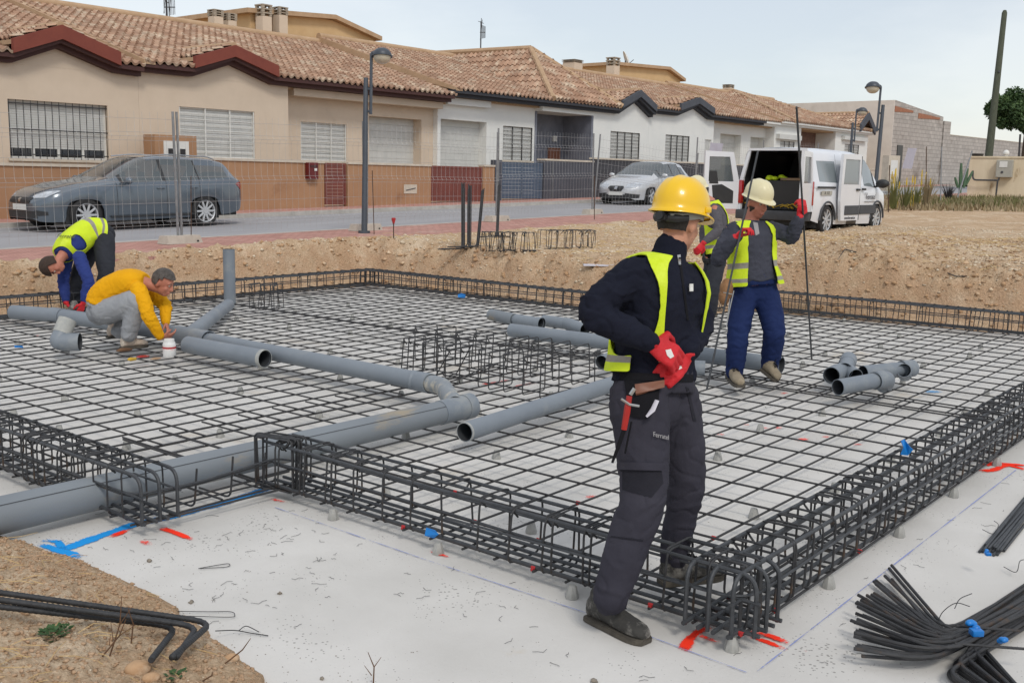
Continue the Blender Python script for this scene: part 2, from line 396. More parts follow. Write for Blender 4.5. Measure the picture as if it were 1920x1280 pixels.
# street: sheets that follow the climb
def strip(name, y0, y1, dz, m, label, cat, x0=-80, x1=72, thick=0.0, kind='structure', yb=None):
    xs = list(np.linspace(x0, min(x1, 72), 40)); bm = BM(); rows = []
    for x in xs: rows.append([bm.verts.new((x, y0, gz(x)+dz)), bm.verts.new((x, y1, gz(x)+dz))] + ([bm.verts.new((x, y0, gz(x)+dz-thick)), bm.verts.new((x, y1, gz(x)+dz-thick))] if thick else []))
    for a, b in zip(rows, rows[1:]):
        bm.faces.new((a[0], b[0], b[1], a[1]))
        if thick: bm.faces.new((a[0], a[2], b[2], b[0])); bm.faces.new((a[1], b[1], b[3], a[3]))
    o = obj(name, bm, m, flat=True); tag(o, label, cat, kind=kind); return o
m_asph = mat('asphalt', srgb(162, 161, 163), srgb(148, 147, 150), scale=1.4, rough=0.92, bump=0.3, bscale=120, spec=0.2, c3=srgb(156, 156, 157), s3=.35, t3=.52, stretch=(.35, 1, 1))
m_red = mat('red_paver', srgb(198, 152, 140), srgb(180, 134, 122), scale=3, rough=.9, bump=.2, bscale=50, spec=.2, c3=srgb(204, 170, 156), s3=1.1, t3=.55)
def add_bricks(m, scale, bw, bh, mortar, k=0.55, off=.5, axis=None):
    nt = m.node_tree; bs = nt.nodes['Principled BSDF']; L = nt.links.new; src = bs.inputs['Base Color'].links[0].from_socket
    t = nt.nodes.new('ShaderNodeTexCoord'); b = nt.nodes.new('ShaderNodeTexBrick'); out = t.outputs['Object']
    if axis:                       # which object axes run along and up the courses
        s = nt.nodes.new('ShaderNodeSeparateXYZ'); c = nt.nodes.new('ShaderNodeCombineXYZ'); L(out, s.inputs[0]); L(s.outputs[axis[0]], c.inputs[0]); L(s.outputs[axis[1]], c.inputs[1]); out = c.outputs[0]
    L(out, b.inputs['Vector']); b.inputs['Scale'].default_value = scale; b.inputs['Brick Width'].default_value = bw; b.inputs['Row Height'].default_value = bh; b.inputs['Mortar Size'].default_value = mortar; b.offset = off
    b.inputs['Color1'].default_value = (1, 1, 1, 1); b.inputs['Color2'].default_value = (.82, .82, .82, 1); b.inputs['Mortar'].default_value = (k, k, k, 1)
    mx = nt.nodes.new('ShaderNodeMix'); mx.data_type = 'RGBA'; mx.blend_type = 'MULTIPLY'; mx.inputs[0].default_value = 1; L(src, mx.inputs[6]); L(b.outputs['Color'], mx.inputs[7]); L(mx.outputs[2], bs.inputs['Base Color'])
add_bricks(m_red, 1, .2, .1, .008)
m_kerb = mat('kerb_concrete', srgb(186, 181, 174), srgb(165, 160, 152), scale=4, rough=.9, bump=.2)
YK0, YK1 = 15.05, 20.9
strip('near_pavement', 12.62, YK0-.002, 0.0, m_red, 'red paver pavement along the plot behind the wire fence', 'pavement', thick=.3)
strip('near_kerb', YK0, YK0+.14, .006, m_kerb, 'pale concrete kerb between the near red pavement and the road', 'kerb', thick=.16)
strip('road', YK0+.14, YK1, -.10, m_asph, 'grey asphalt street in front of the terraced houses', 'road')
strip('far_kerb', YK1, YK1+.13, .004, m_kerb, 'pale kerb in front of the far red pavement', 'kerb', thick=.16)
strip('far_pavement', YK1+.13, 23.1, -.002, m_red, 'red paver pavement at the foot of the house walls', 'pavement')
xs = [72, 500]; bm = BM(); v = [bm.verts.new((x, y, gz(72)+.004)) for x, y in ((72, YK0), (500, YK0), (500, 23.1), (72, 23.1))]; bm.faces.new(v)
tag(obj('far_road', bm, m_asph, flat=True), 'grey road surface beyond the end of the terrace', 'road', kind='structure')
# side road leading past the block wall on the right
bm = BM(); v = [bm.verts.new((x, y, gz(x)+.05)) for x, y in ((47, 15.0), (47, 22.0), (62, 22.0), (72, 15.0))]; bm.faces.new(v)

bm.free()

# ---- sprayed and chalked setting-out marks on the concrete
def paint_mat(name, col, dens=.5):
    m = bpy.data.materials.new(name); m.use_nodes = True; nt = m.node_tree; b = nt.nodes['Principled BSDF']; L = nt.links.new
    b.inputs['Base Color'].default_value = (*col, 1); b.inputs['Roughness'].default_value = .9; b.inputs['Specular IOR Level'].default_value = .1
    at = nt.nodes.new('ShaderNodeAttribute'); at.attribute_name = 'cover'
    t = nt.nodes.new('ShaderNodeTexCoord'); n = nt.nodes.new('ShaderNodeTexNoise'); n.inputs['Scale'].default_value = 90; n.inputs['Detail'].default_value = 5; L(t.outputs['Object'], n.inputs['Vector'])
    a = nt.nodes.new('ShaderNodeMath'); a.operation = 'ADD'; L(at.outputs['Fac'], a.inputs[0]); L(n.outputs[0], a.inputs[1])
    r = nt.nodes.new('ShaderNodeMapRange'); r.inputs[1].default_value = 1.25-dens; r.inputs[2].default_value = 1.6-dens; L(a.outputs[0], r.inputs[0]); L(r.outputs[0], b.inputs['Alpha'])
    return m
m_pr = paint_mat('orange_red_spray', srgb(255, 62, 40), .62); m_pb = paint_mat('blue_spray', srgb(40, 150, 225), .62); m_pf = paint_mat('faded_red_spray', srgb(255, 110, 100), .28); m_ch = paint_mat('blue_chalk', srgb(142, 154, 205), .34)
NSTROKE = [0]
def stroke(pts, w, m, name='spray_mark', z=None, taper=True):
    pts = [Vector((p[0], p[1], 0)) for p in pts]; q = []
    for a, b in zip(pts, pts[1:]):
        n = max(1, int((b-a).length/.03))
        q += [a.lerp(b, i/n) for i in range(n)]
    q.append(pts[-1]); NSTROKE[0] += 1; z = z or .003+.0004*(NSTROKE[0] % 12)
    V, F, C = [], [], []
    N = len(q)
    for i, p in enumerate(q):
        t = (q[min(N-1, i+1)]-q[max(0, i-1)]).normalized(); s = Vector((t.y, -t.x, 0))
        k = noise.noise(Vector((i*.35, NSTROKE[0]*3.1, 0)))
        ww = w*(1+.35*k)
        e = min(1, min(i, N-1-i)/2.5+.15) if taper else 1
        for j, cc in ((-1, 0), (-.45, .85), (.45, .85), (1, 0)):
            V.append(p+s*ww*j*.5+Vector((0, 0, z))); C.append(cc*e*(.8+.4*k))
    for i in range(N-1):
        for j in range(3): F.append((i*4+j, i*4+j+1, i*4+j+5, i*4+j+4))
    o = meshobj(name, V, F, m, conc); at = o.data.attributes.new('cover', 'FLOAT', 'POINT'); at.data.foreach_set('value', C); return o
def st_px(px, w, m, **k): return stroke([onz(u, v) for u, v in px], w, m, **k)
st_px([(507, 914), (420, 943), (330, 967), (250, 984), (180, 1008), (110, 1034)], .085, m_pb)
st_px([(72, 1020), (110, 1032), (156, 1046)], .07, m_pb); st_px([(78, 1014), (108, 1016), (120, 1030)], .05, m_pb)
for a in ([(207, 1008), (247, 991)], [(300, 990), (330, 1000), (362, 1013)], [(262, 1014), (282, 1022)]): st_px(a, .05, m_pr)
st_px([(508, 936), (538, 943)], .035, m_pr)
st_px([(1282, 1222), (1292, 1200), (1308, 1186), (1332, 1174)], .05, m_pr); st_px([(1302, 1190), (1322, 1197), (1348, 1206)], .035, m_pr); st_px([(1280, 1218), (1289, 1216)], .07, m_pr)
st_px([(1404, 1184), (1440, 1193), (1482, 1208)], .045, m_pr); st_px([(1402, 1192), (1436, 1203), (1476, 1218)], .04, m_pr); st_px([(1492, 1222), (1500, 1222)], .02, m_pr); st_px([(1508, 1221), (1514, 1221)], .02, m_pr)
st_px([(1832, 868), (1850, 872), (1872, 866)], .08, m_pr); st_px([(1838, 884), (1862, 882), (1888, 872), (1925, 881)], .07, m_pr); st_px([(1866, 868), (1930, 874)], .05, m_pr); st_px([(1800, 866), (1818, 868)], .05, m_pr)
st_px([(806, 1034), (824, 1040), (842, 1046)], .03, m_pr); st_px([(800, 1030), (816, 1042)], .03, m_pf); st_px([(755, 1062), (780, 1066)], .06, m_pf)
for u, v in ((626, 1108), (556, 1142), (688, 1082), (1010, 968), (1095, 938), (1148, 928)): st_px([(u-5, v-1), (u+6, v+1)], .06, m_pf)
for a in ([(900, 722), (960, 712)], [(955, 728), (1010, 716)], [(1080, 934), (1130, 930)], [(1340, 818), (1364, 812)], [(1392, 800), (1410, 794)], [(1418, 805), (1450, 802)], [(1448, 806), (1470, 800)], [(1488, 828), (1520, 822)], [(1540, 822), (1560, 815)], [(1590, 835), (1625, 832)], [(1346, 788), (1360, 782)], [(60, 632), (75, 628)], [(1460, 740), (1480, 735)], [(1655, 838), (1672, 842)]): st_px(a, .07, m_pf)
st_px([(1722, 736), (1772, 734)], .12, paint_mat('faded_blue_spray', srgb(130, 175, 215), .3))
st_px([(515, 952), (800, 1051), (1098, 1150), (1400, 1262)], .008, m_ch, name='chalk_line', taper=False); st_px([(1420, 1260), (1640, 1088), (1905, 882)], .009, m_ch, name='chalk_line', taper=False)
# ================================================================ REINFORCEMENT
m_bar = mat('black_rebar', (.036, .037, .040), (.06, .061, .064), scale=22, rough=.62, bump=.5, bscale=160, spec=.45, metal=.25, c3=(.085, .056, .038), s3=7, t3=.55, bdist=.004)
m_bar2 = mat('grey_rebar', (.046, .050, .056), (.078, .083, .09), scale=18, rough=.5, bump=.5, bscale=160, spec=.5, metal=.35, bdist=.004)
m_rust = mat('rusty_rebar', (.06, .036, .025), (.1, .06, .04), scale=25, rough=.8, bump=.3, spec=.3)
m_redp = mat('red_marking_paint', srgb(190, 50, 52), srgb(150, 36, 38), scale=40, rough=.8)
m_spacer = mat('spacer_concrete', srgb(172, 172, 168), srgb(150, 150, 146), scale=20, rough=.9, bump=.4)
m_bluep = mat('blue_plastic', srgb(28, 128, 205), srgb(20, 110, 190), scale=12, rough=.35, spec=.5)
_unit = {}
def bar(name, p0, p1, r, m, parent, sides=6, wob=0.0):
    """a straight bar: a shared unit cylinder stretched between two points"""
    key = (m.name, sides)
    if key not in _unit:
        bm = BM(); tube(bm, [(0, 0, 0), (0, 0, 1)], 1, sides); me = bpy.data.meshes.new('bar'); bmesh.ops.recalc_face_normals(bm, faces=bm.faces[:]); bm.to_mesh(me); bm.free(); me.shade_smooth(); me.set_sharp_from_angle(angle=R(60)); me.materials.append(m); _unit[key] = me
    p0, p1 = Vector(p0), Vector(p1)
    o = bpy.data.objects.new(name, _unit[key]); link(o, parent)
    q = (p1-p0).to_track_quat('Z', 'Y')
    o.matrix_local = Matrix.LocRotScale(p0, q, Vector((r, r, (p1-p0).length)))
    return o
def mesh_sheet(x0, x1, y0, y1, px, py, z, label, skipx=None, tilt=0.0):
    t = empty('reinforcing_mesh', ((x0+x1)/2, (y0+y1)/2, z), 0, label, 'rebar mesh', 'welded mesh sheets on the slab')
    rnd = random.Random(int(x0*31+y0*17)); cx_, cy_ = (x0+x1)/2, (y0+y1)/2
    n = int(round((y1-y0)/.2)); m = int(round((x1-x0)/.3))
    for i in range(n+1):
        y = py + round((y0-py)/.2)*.2 + i*.2
        if not (y0-.06 <= y <= y1+.06): continue
        a, b = (x0, x1) if skipx is None else skipx(y, x0, x1)
        j = rnd.uniform(-.012, .012)
        if b-a > .3: bar('bar', (a-cx_-.012, y-cy_+j, 0), (b-cx_+.04, y-cy_+j+rnd.uniform(-.012, .012), 0), .0061, m_bar, t)
    for i in range(m+1):
        x = px + round((x0-px)/.3)*.3 + i*.3
        if not (x0-.06 <= x <= x1+.06): continue
        a, b = (y0, y1)
        if skipx is not None:
            ys = [y0+k*.05 for k in range(int((y1-y0)/.05)+1)]; ok = [y for y in ys if skipx(y, x0, x1)[0]-.05 <= x <= skipx(y, x0, x1)[1]+.05]
            if len(ok) < 8: continue
            a, b = ok[0], ok[-1]
        j = rnd.uniform(-.012, .012)
        bar('bar', (x-cx_+j, a-cy_-.012, .0108), (x-cx_+j+rnd.uniform(-.012, .012), b-cy_+.04, .0108), .0061, m_bar, t)
    return t
PX, PY = 3.475, 1.667
ZM = .064
sA = mesh_sheet(3.475, 8.35, 1.667, 5.95, PX, PY, ZM, 'black welded steel mesh sheet under the man in the yellow helmet')
sB = mesh_sheet(8.05, 13.2, 1.667, 6.75, PX+.03, PY+.03, ZM+.014, 'black welded steel mesh sheet at the far right behind the grey pipe fittings')
sC = mesh_sheet(2.66, 8.2, 5.6, 11.95, PX+.06, PY-.05, ZM+.014, 'black welded steel mesh sheet under the crouching man in the yellow top', skipx=lambda y, a, b: ((2.66 if y < 7.4 else 2.66+(y-7.4)*.55), b))
sD = mesh_sheet(7.9, 11.25, 6.1, 11.95, PX-.05, PY+.06, ZM+.026, 'black welded steel mesh sheet in the far corner under the loose long pipe')
sE = mesh_sheet(2.64, 3.7, 4.47, 5.9, PX-.02, PY, ZM, 'small black steel mesh piece under the near left drain pipe end')
# red paint dabs on the crossings
def dabs(parent, pts):
    base = parent.location
    for p in pts:
        bm = BM(); tube(bm, [(-.012, 0, 0), (.014, 0, 0)], .0072, 7); tube(bm, [(0, -.011, .008), (0, .009, .008)], .0072, 7)
        o = obj('paint_dab', bm, m_redp, parent); o.location = (p[0]-base.x, p[1]-base.y, p[2]-base.z)
dabs(sA, [(PX+.005, PY+.2*i, ZM+.004) for i in (0, 2, 5, 9)] + [(PX+.3*i, PY, ZM+.004) for i in (1, 4)] + [(PX+.3, PY+.2*i, ZM+.006) for i in (1, 3, 4, 6, 8, 10)] + [(PX+.6, PY+2, ZM+.004), (PX+.9, PY+1.4, ZM+.004), (PX+.9, PY+.6, ZM+.004)])
# ---- cages
def stirrup_mesh(w, h, r, name='stirrup', m=None, hook=True, sides=6, rc=.028):
    """closed rectangular stirrup in the local yz plane, width along y; its two ends hook past each other at a top corner"""
    a = w/2; bm = BM()
    p = [(0, -a+.06, h-.035), (0, -a+.0, h), (0, a, h), (0, a, 0), (0, -a, 0), (.012, -a, h), (.012, -a+.075, h)]
    p = [(0, -a+.055, h-.055), (0, -a, h), (0, a, h), (0, a, 0), (0, -a, 0), (.011, -a, h), (.011, -a+.085, h-.004)]
    q = [Vector(p[0])] + rounded(p[1:-1], rc, 3)[0:] + [Vector(p[-1])]
    q = rounded(p, rc, 3)
    tube(bm, q, r, sides)
    me = bpy.data.meshes.new(name); bmesh.ops.recalc_face_normals(bm, faces=bm.faces[:]); bm.to_mesh(me); bm.free(); me.shade_smooth(); me.materials.append(m or m_bar); return me
def cage(p0, p1, w, h, z, label, step=.2, hook0=True, hook1=True, seed=1, bars_top=(-1, 0, 1), r_long=.0092, jit=.02, double=.25, maxn=95, mid=True, bars_bot=(-1, -.33, .33, 1), r_st=.005, leanr=.06, uend=None):
    """rebar beam cage running from p0 to p1 (centre line), local x along it; its sides are +-w/2"""
    p0, p1 = Vector((*p0, 0)), Vector((*p1, 0)); d = p1-p0; Ln = d.length; rz = math.atan2(d.y, d.x)
    t = empty('rebar_cage', (p0.x, p0.y, z), rz, label, 'rebar cage', 'beam cages round the slab edge')
    rnd = random.Random(seed); me = stirrup_mesh(w, h, r_st, rc=.045); n = 0; x = .06
    while x < Ln-.03 and n < maxn:
        o = bpy.data.objects.new('stirrup', me); link(o, t); o.location = (x, rnd.uniform(-.006, .006), 0); o.rotation_euler = (rnd.uniform(-.02, .02), rnd.uniform(-leanr, leanr), rnd.uniform(-.05, .05)+(math.pi if rnd.random() < .3 else 0)); n += 1
        if rnd.random() < double:
            o = bpy.data.objects.new('stirrup', me); link(o, t); o.location = (x+rnd.uniform(.02, .05), 0, 0); o.rotation_euler = (0, rnd.uniform(-leanr, leanr), rnd.uniform(-.06, .06)); n += 1
        x += step*rnd.uniform(1-jit*5, 1+jit*5)
    a = w/2-.014
    def longbar(y, zz, r, e0, e1, m=m_bar2):
        bm = BM(); p = []
        if e0: p += [(-.03, y, zz-.24 if zz > h/2 else zz)] if zz > h/2 else []
        p += [(-.03 if e0 else -.05, y, zz), (Ln+(.03 if e1 else .05), y, zz)]
        if e1 and zz > h/2: p += [(Ln+.03, y, zz-.24)]
        # a few kinks so the bar sags between ties
        q = rounded(p, .075, 5); out = []
        for s, e in zip(q, q[1:]):
            k = max(1, int((e-s).length/.5))
            for i in range(k):
                c = s.lerp(e, i/k); out.append(c+Vector((0, rnd.uniform(-.004, .004), rnd.uniform(-.004, .004))) if 0 < i else c)
        out.append(q[-1]); tube(bm, out, r, 8); return obj('long_bar', bm, m, t)
    for k in bars_top: longbar(k*a, h-.016, r_long, hook0, hook1)
    for k in bars_bot: longbar(k*a*.97, .02, r_long, False, False)
    if mid:
        for s in (-1, 1): longbar(s*(a+.006), h*.56, .0062, False, False)
    return t
CW, CH = .225, .266
ZC = .058
X0, Y0 = 3.475, 1.667
cF = cage((X0+CW/2, 4.50), (X0+CW/2, Y0-.02), CW, CH, ZC, 'black rebar beam cage along the near edge, crossed by the man in the yellow helmet', step=.2, seed=3, double=.3, hook0=False)
cR = cage((X0-.02, Y0+CW/2), (13.2, Y0+CW/2), CW, CH, ZC, 'dense black rebar beam cage along the right edge with a blue plastic tag', step=.135, seed=5, double=.22, r_st=.0055, leanr=.1)
cBL = cage((11.2, 11.85), (1.9, 11.85), CW, .25, ZC, 'black rebar beam cage behind the crouching man, on the far left edge', step=.16, seed=8, double=.2)
cBR = cage((11.12, 11.9), (11.12, 6.75), CW, .25, ZC, 'black rebar beam cage along the far edge in front of the spoil bank', step=.15, seed=11, double=.3)
cBS = cage((13.15, 6.5), (13.15, 1.6), CW, .26, ZC, 'black rebar beam cage set back at the far right of the slab', step=.15, seed=14, double=.25)
cBQ = cage((11.1, 6.72), (13.2, 6.72), CW, .25, ZC, 'short black rebar beam cage joining the two far edge cages', step=.18, seed=15, double=.2)
cLF = cage((2.64+CW/2, 8.6), (2.64+CW/2, 4.44), CW, CH, ZC, 'black rebar beam cage at the left edge where the big drain pipe leaves', step=.125, seed=17, double=.3, hook0=False)
# U shaped bars bridging the recess where the drain pipe passes
tU = empty('rebar_cage', (2.7, 4.47, ZC), 0, 'open row of U shaped bars where the big drain pipe leaves the slab', 'rebar cage', 'beam cages round the slab edge')
for i, x in enumerate((.30, .52, .73)):
    bm = BM(); tube(bm, rounded([(x, .3, .0), (x, .02, .004), (x+.006, .0, .21+.02*(i % 2))], .045, 5), .0055, 8); obj('u_bar', bm, m_bar, tU)
bm = BM(); tube(bm, rounded([(-.06, 1.2, .15), (-.055, .35, .15), (-.05, -.0, .15), (.3, -.03, .148), (.8, .0, .165), (.83, -.12, .168), (.83, -1.0, .168)], .09, 6), .0055, 8); obj('long_bar', bm, m_bar2, tU)
bm = BM(); tube(bm, rounded([(-.06, 1.1, .135), (-.05, .0, .135), (.3, -.015, .132), (.78, .0, .15)], .12, 6), .005, 8); obj('long_bar', bm, m_bar, tU)
bm = BM(); tube(bm, [(-.05, -.02, .004), (1.0, -.06, .002)], .0062, 8); obj('long_bar', bm, m_bar, tU)
bm = BM(); tube(bm, [(-.02, .1, .012), (.85, .08, .012)], .0058, 8); obj('long_bar', bm, m_bar, tU)
# long loose rod hooked along the outside of the near right corner
tO = empty('corner_rod', (X0, Y0, ZC), 0, 'long thin bent rod wrapped round the outside of the near right cage corner', 'steel rod')
bm = BM(); tube(bm, rounded([(-.024, 1.5, .14), (-.024, -.03, .16), (1.1, -.03, .175), (4.3, -.03, .15)], .16, 8), .0058, 8); obj('bent_bar', bm, m_bar2, tO)
# tall bent-down corner bars of the near right corner
for (x, y, L_) in ((.03, .02, .27), (.1, -.022, .24), (.16, .015, .26)):
    bm = BM(); tube(bm, [(x, y, .0), (x, y, L_)], .0085, 8); obj('corner_bar', bm, m_bar, tO)
# extra clustered stirrups in the recess corner
tK = empty('corner_stirrups', (3.5, 4.44, ZC), R(20), 'tight cluster of stirrups standing in the recess corner beside the big pipe', 'stirrups')
me = stirrup_mesh(.26, .29, .0055)
for i in range(7):
    o = bpy.data.objects.new('stirrup', me); link(o, tK); o.location = (random.uniform(-.02, .05), random.uniform(-.01, .04), 0); o.rotation_euler = (0, random.uniform(-.06, .06), random.uniform(-.3, .3))
# ---- cone spacers
bm = BM(); tube(bm, [(0, 0, 0), (0, 0, .012), (0, 0, .05), (0, 0, .056)], [.030, .029, .019, .016], 7)
sp0 = obj('concrete_spacer', bm, m_spacer)
def spacer(x, y, first=[True]):
    o = sp0 if first[0] else sp0.copy()
    if not first[0]: COL.objects.link(o)
    first[0] = False; o.location = (x, y, .001); o.rotation_euler = (0, 0, x*7)
    tag(o, 'small grey concrete cone holding the steel mesh off the blinding', 'spacer', 'concrete cone spacers under the mesh')
for i in range(4): spacer(X0-.005, [Y0+.03, Y0+.78, Y0+1.56, Y0+2.3][i])
for i in range(9): spacer(X0+.9*(i+1)-.05, Y0+.0)
rs = random.Random(4)
for ix in range(11):
    for iy in range(11):
        x, y = X0+.55+ix*.9+rs.uniform(-.12, .12), Y0+.6+iy*.9+rs.uniform(-.12, .12)
        if (x < 11 and y < 11.7) or (x < 13 and y < 6.4):
            if not (y < 2 and x < 3.6): spacer(x, y)
for u, v in ((237, 842), (111, 812), (26, 782), (125, 905)):
    p = onz(u, v); spacer(p.x, p.y)
# ---- loose stirrups
def heap(n, p, ax, w, h, label, group, cat='stirrup', gap=.04, mm=None, z=None, seed=2, lean=.25, lay=False, r=.005, yaw=.25):
    rnd = random.Random(seed); me = stirrup_mesh(w, h, r, m=mm or m_bar); p = Vector(p); ax = Vector(ax).normalized(); x = 0
    for i in range(n):
        o = bpy.data.objects.new('loose_stirrup', me); link(o)
        o.location = p+ax*x+Vector((rnd.uniform(-.02, .02), rnd.uniform(-.02, .02), rnd.uniform(0, .004))); x += gap*rnd.uniform(.5, 1.5)
        th = math.atan2(ax.y, ax.x)
        o.rotation_euler = (rnd.uniform(-.04, .04), rnd.uniform(-lean, lean), th+rnd.uniform(-yaw, yaw)); tag(o, label, cat, group)
# two rows standing on the mesh, running along the A direction
zt = ZM+.022
heap(11, (6.95, 6.62, zt), (.05, -1.0, 0), .30, .30, 'black wire stirrup in the back row standing loose on the mesh', 'loose stirrups in the back row on the mesh', gap=.165, seed=3, lean=.05, yaw=.07)
heap(11, (6.35, 6.22, zt), (.05, -1.0, 0), .30, .30, 'black wire stirrup in the front row standing loose on the mesh', 'loose stirrups in the front row on the mesh', gap=.155, seed=6, lean=.06, yaw=.08)
heap(3, (6.3, 6.15, zt+.02), (.1, -1, 0), .3, .3, 'black wire stirrup leaning over between the two loose rows', 'leaning stirrups between the rows', gap=.25, seed=9, lean=1.3)
p = onz(345, 592, .07); heap(6, (8.0, 10.55, zt), (.6, -1, 0), .3, .3, 'black wire stirrup standing behind the crouching man in the yellow top', 'stirrups behind the crouching man', gap=.07, seed=12)
p = hit(905, 470); q = hit(1000, 472); heap(16, p+(q-p)*.02, (q-p), .28, .28, 'black wire stirrup of the left pile on the dirt, beside the upright bars', 'stirrup pile left on the dirt', gap=(q-p).length/15, seed=15, lean=.15, yaw=.6)
p = hit(1022, 466); q = hit(1118, 464); heap(14, p, (q-p), .28, .28, 'black wire stirrup of the right pile on the dirt, nearest the yellow helmet', 'stirrup pile right on the dirt', gap=(q-p).length/13, seed=18, lean=.2, yaw=.6)
p = hit(1322, 590); heap(7, (12.15, 6.95, zt), (.4, -1, 0), .3, .3, 'grey wire stirrup standing between the man in the cream helmet and the far workmate', 'stirrups beside the far workmate', gap=.08, seed=21, mm=m_bar2)
me = stirrup_mesh(.3, .3, .007)
for (u, v, rx, ry, rz, lb) in ((1588, 500, .35, .9, .4, 'single black stirrup half standing on the spoil right of the cream helmet'), (1812, 520, .1, 1.45, .9, 'single black stirrup lying flat on the spoil heap near the right'), (1912, 512, .1, 1.4, .3, 'single black stirrup lying on the spoil at the right border')):
    p = hit(u, v); o = bpy.data.objects.new('loose_stirrup', me); link(o); o.location = p+Vector((0, 0, .012)); o.rotation_euler = (rx, ry, rz); tag(o, lb, 'stirrup')
# ---- blue plastic tags
def plastic_tag(loc, label, rz=0, s=1.0, pts=None):
    bm = BM(); pts = pts or [(-.03, 0), (.025, -.01), (.045, .03), (.02, .05), (-.005, .09), (-.035, .085), (-.02, .045)]
    for sgn in (0,):
        for dz in (0, .004):
            pass
    A = [bm.verts.new((a*s, .012*math.sin(i*1.9)*s, b*s)) for i, (a, b) in enumerate(pts)]; bm.faces.new(A)
    bmesh.ops.triangulate(bm, faces=bm.faces[:]); bmesh.ops.solidify(bm, geom=bm.faces[:], thickness=.004)
    o = obj('plastic_tag', bm, m_bluep, flat=True); o.location = loc; o.rotation_euler = (0, 0, rz); tag(o, label, 'plastic tag'); return o
p = onz(1698, 845, .36); plastic_tag((p.x, p.y, .34), 'blue plastic tag tied on top of the right hand cage', rz=R(-40), s=.9)
plastic_tag(onz(808, 997, .10)+Vector((0, 0, -.02)), 'blue plastic scrap caught low in the near cage left of the boot', rz=R(-60), s=.62, pts=[(-.05, 0), (.02, -.02), (.06, .02), (.03, .05), (-.04, .06)])
plastic_tag(onz(865, 559, .08), 'small blue plastic scrap by the far edge cage', rz=R(-60), s=1.0, pts=[(-.05, 0), (.05, 0), (.06, .05), (0, .07), (-.05, .05)])
plastic_tag(onz(35, 652, .07), 'small blue plastic scrap on the mesh at the left border', rz=R(-60), s=.7, pts=[(-.06, 0), (.06, 0), (.06, .03), (-.06, .03)])
# ---- L-bars in the heap at the lower right
def lbar(name, pts, r, m, label, cat, group=None, rc=.08, sides=8):
    bm = BM(); tube(bm, rounded(pts, rc, 5), r, sides); o = obj(name, bm, m); return tag(o, label, cat, group)
rb = random.Random(21)
base_a = onz(1760, 1235, .02); 
def zpt(u, v, z): return onz(u, v, z)
# long legs run up right out of the frame, short legs fan out to the left
K = onz(1790, 1190, .05)
far_r = onz(1960, 1085, .05)-onz(1800, 1175, .05); far_r.normalize()
for i in range(34):
    f = i/33
    u0, v0 = lerp(1748, 1820, rb.random()), lerp(1180, 1205, rb.random())
    z = .012+.095*rb.random()*math.sin(math.pi*min(1, f+.15))
    k = onz(1738+30*rb.random()+26*f, 1236-52*f+12*rb.random(), z)
    # tip of the fan
    tu, tv = lerp(1605, 1668, max(0, f-.62)/.38), lerp(1222, 1072, f)
    tip = onz(tu+rb.uniform(-10, 16), tv+rb.uniform(-14, 12), .02+z*.8)
    d = (far_r+Vector((rb.uniform(-.05, .05), rb.uniform(-.05, .05), 0))).normalized()
    end = k+d*1.7; end.z = .015+z*.6
    lbar('bent_bar', [tip, k, end], .0072, m_bar, 'black steel bar of the fanned heap, its short bent end pointing to the boot', 'bent bar', 'fanned L bars of the lower right heap', rc=.16)
for i in range(14):
    f = i/13; z = .012+.022*(i % 3)
    k = onz(1768+62*f+rb.uniform(-3, 3), 1268-68*f+rb.uniform(-4, 4), z); d = far_r+Vector((rb.uniform(-.03, .03), rb.uniform(-.03, .03), 0))
    t2 = onz(1890+30*f, 1330-30*f, z)-k; t2.normalize()
    lbar('bent_bar', [k+t2*.45, k, k+d.normalized()*1.5], .0074, m_bar, 'black steel bar of the heap whose bent end leaves at the lower right corner', 'bent bar', 'L bars bent towards the lower right corner', rc=.07)
for z, (a, b), n_ in ((.1, ((1793, 1173), (1912, 1182)), 0), (.1, ((1790, 1206), (1940, 1217)), 1)):
    lbar('tie_rod', [onz(*a, z), onz(*b, z)], .0055, m_bar, ['upper short crossbar laid over the lower right heap', 'lower short crossbar laid over the lower right heap'][n_], 'steel bar')
def blue_tie(u, v, s, label, hh):
    bm = BM(); p = onz(u, v, .12)
    for k in range(5): sphere(bm, (rb.uniform(-.014, .014)*s, rb.uniform(-.014, .014)*s, rb.uniform(-.006, .012)*s), .017*s, .014*s, .012*s, 8, 6)
    if hh: box(bm, -.022*s, .022*s, -.05*s, -.012*s, -.02*s, .004*s, bev=.004*s)
    o = obj('plastic_tie', bm, m_bluep); o.location = p; o.rotation_euler = (0, 0, -YAW+R(5)); tag(o, label, 'plastic tie')
blue_tie(1823, 1174, 1.0, 'knotted bright blue plastic strip tied round the upper crossbar of the heap', True)
blue_tie(1878, 1202, .85, 'knotted bright blue plastic strip tied on the lower crossbar of the heap', False)
# straight bars further up on the right
e0 = onz(1848, 1028, .02); e1 = onz(1990, 870, .02); dd = (e1-e0).normalized(); nn = Vector((dd.y, -dd.x, 0))
for i in range(15):
    lay = i // 8; o_ = (i % 8)*.013+lay*.006; s = rb.uniform(-.04, .07)
    a = e0+nn*(o_-.02)+dd*s; a.z = .008+lay*.012; b = a+dd*1.5+nn*rb.uniform(-.05, .02)
    lbar('straight_bar', [a, b], .0070, m_bar2, 'straight grey steel bar of the bundle at the right border above the fanned heap', 'steel bar', 'straight bars of the right hand bundle')
blue_tie(1849, 1034, .55, 'small blue plastic strip at the end of the straight bar bundle', True)
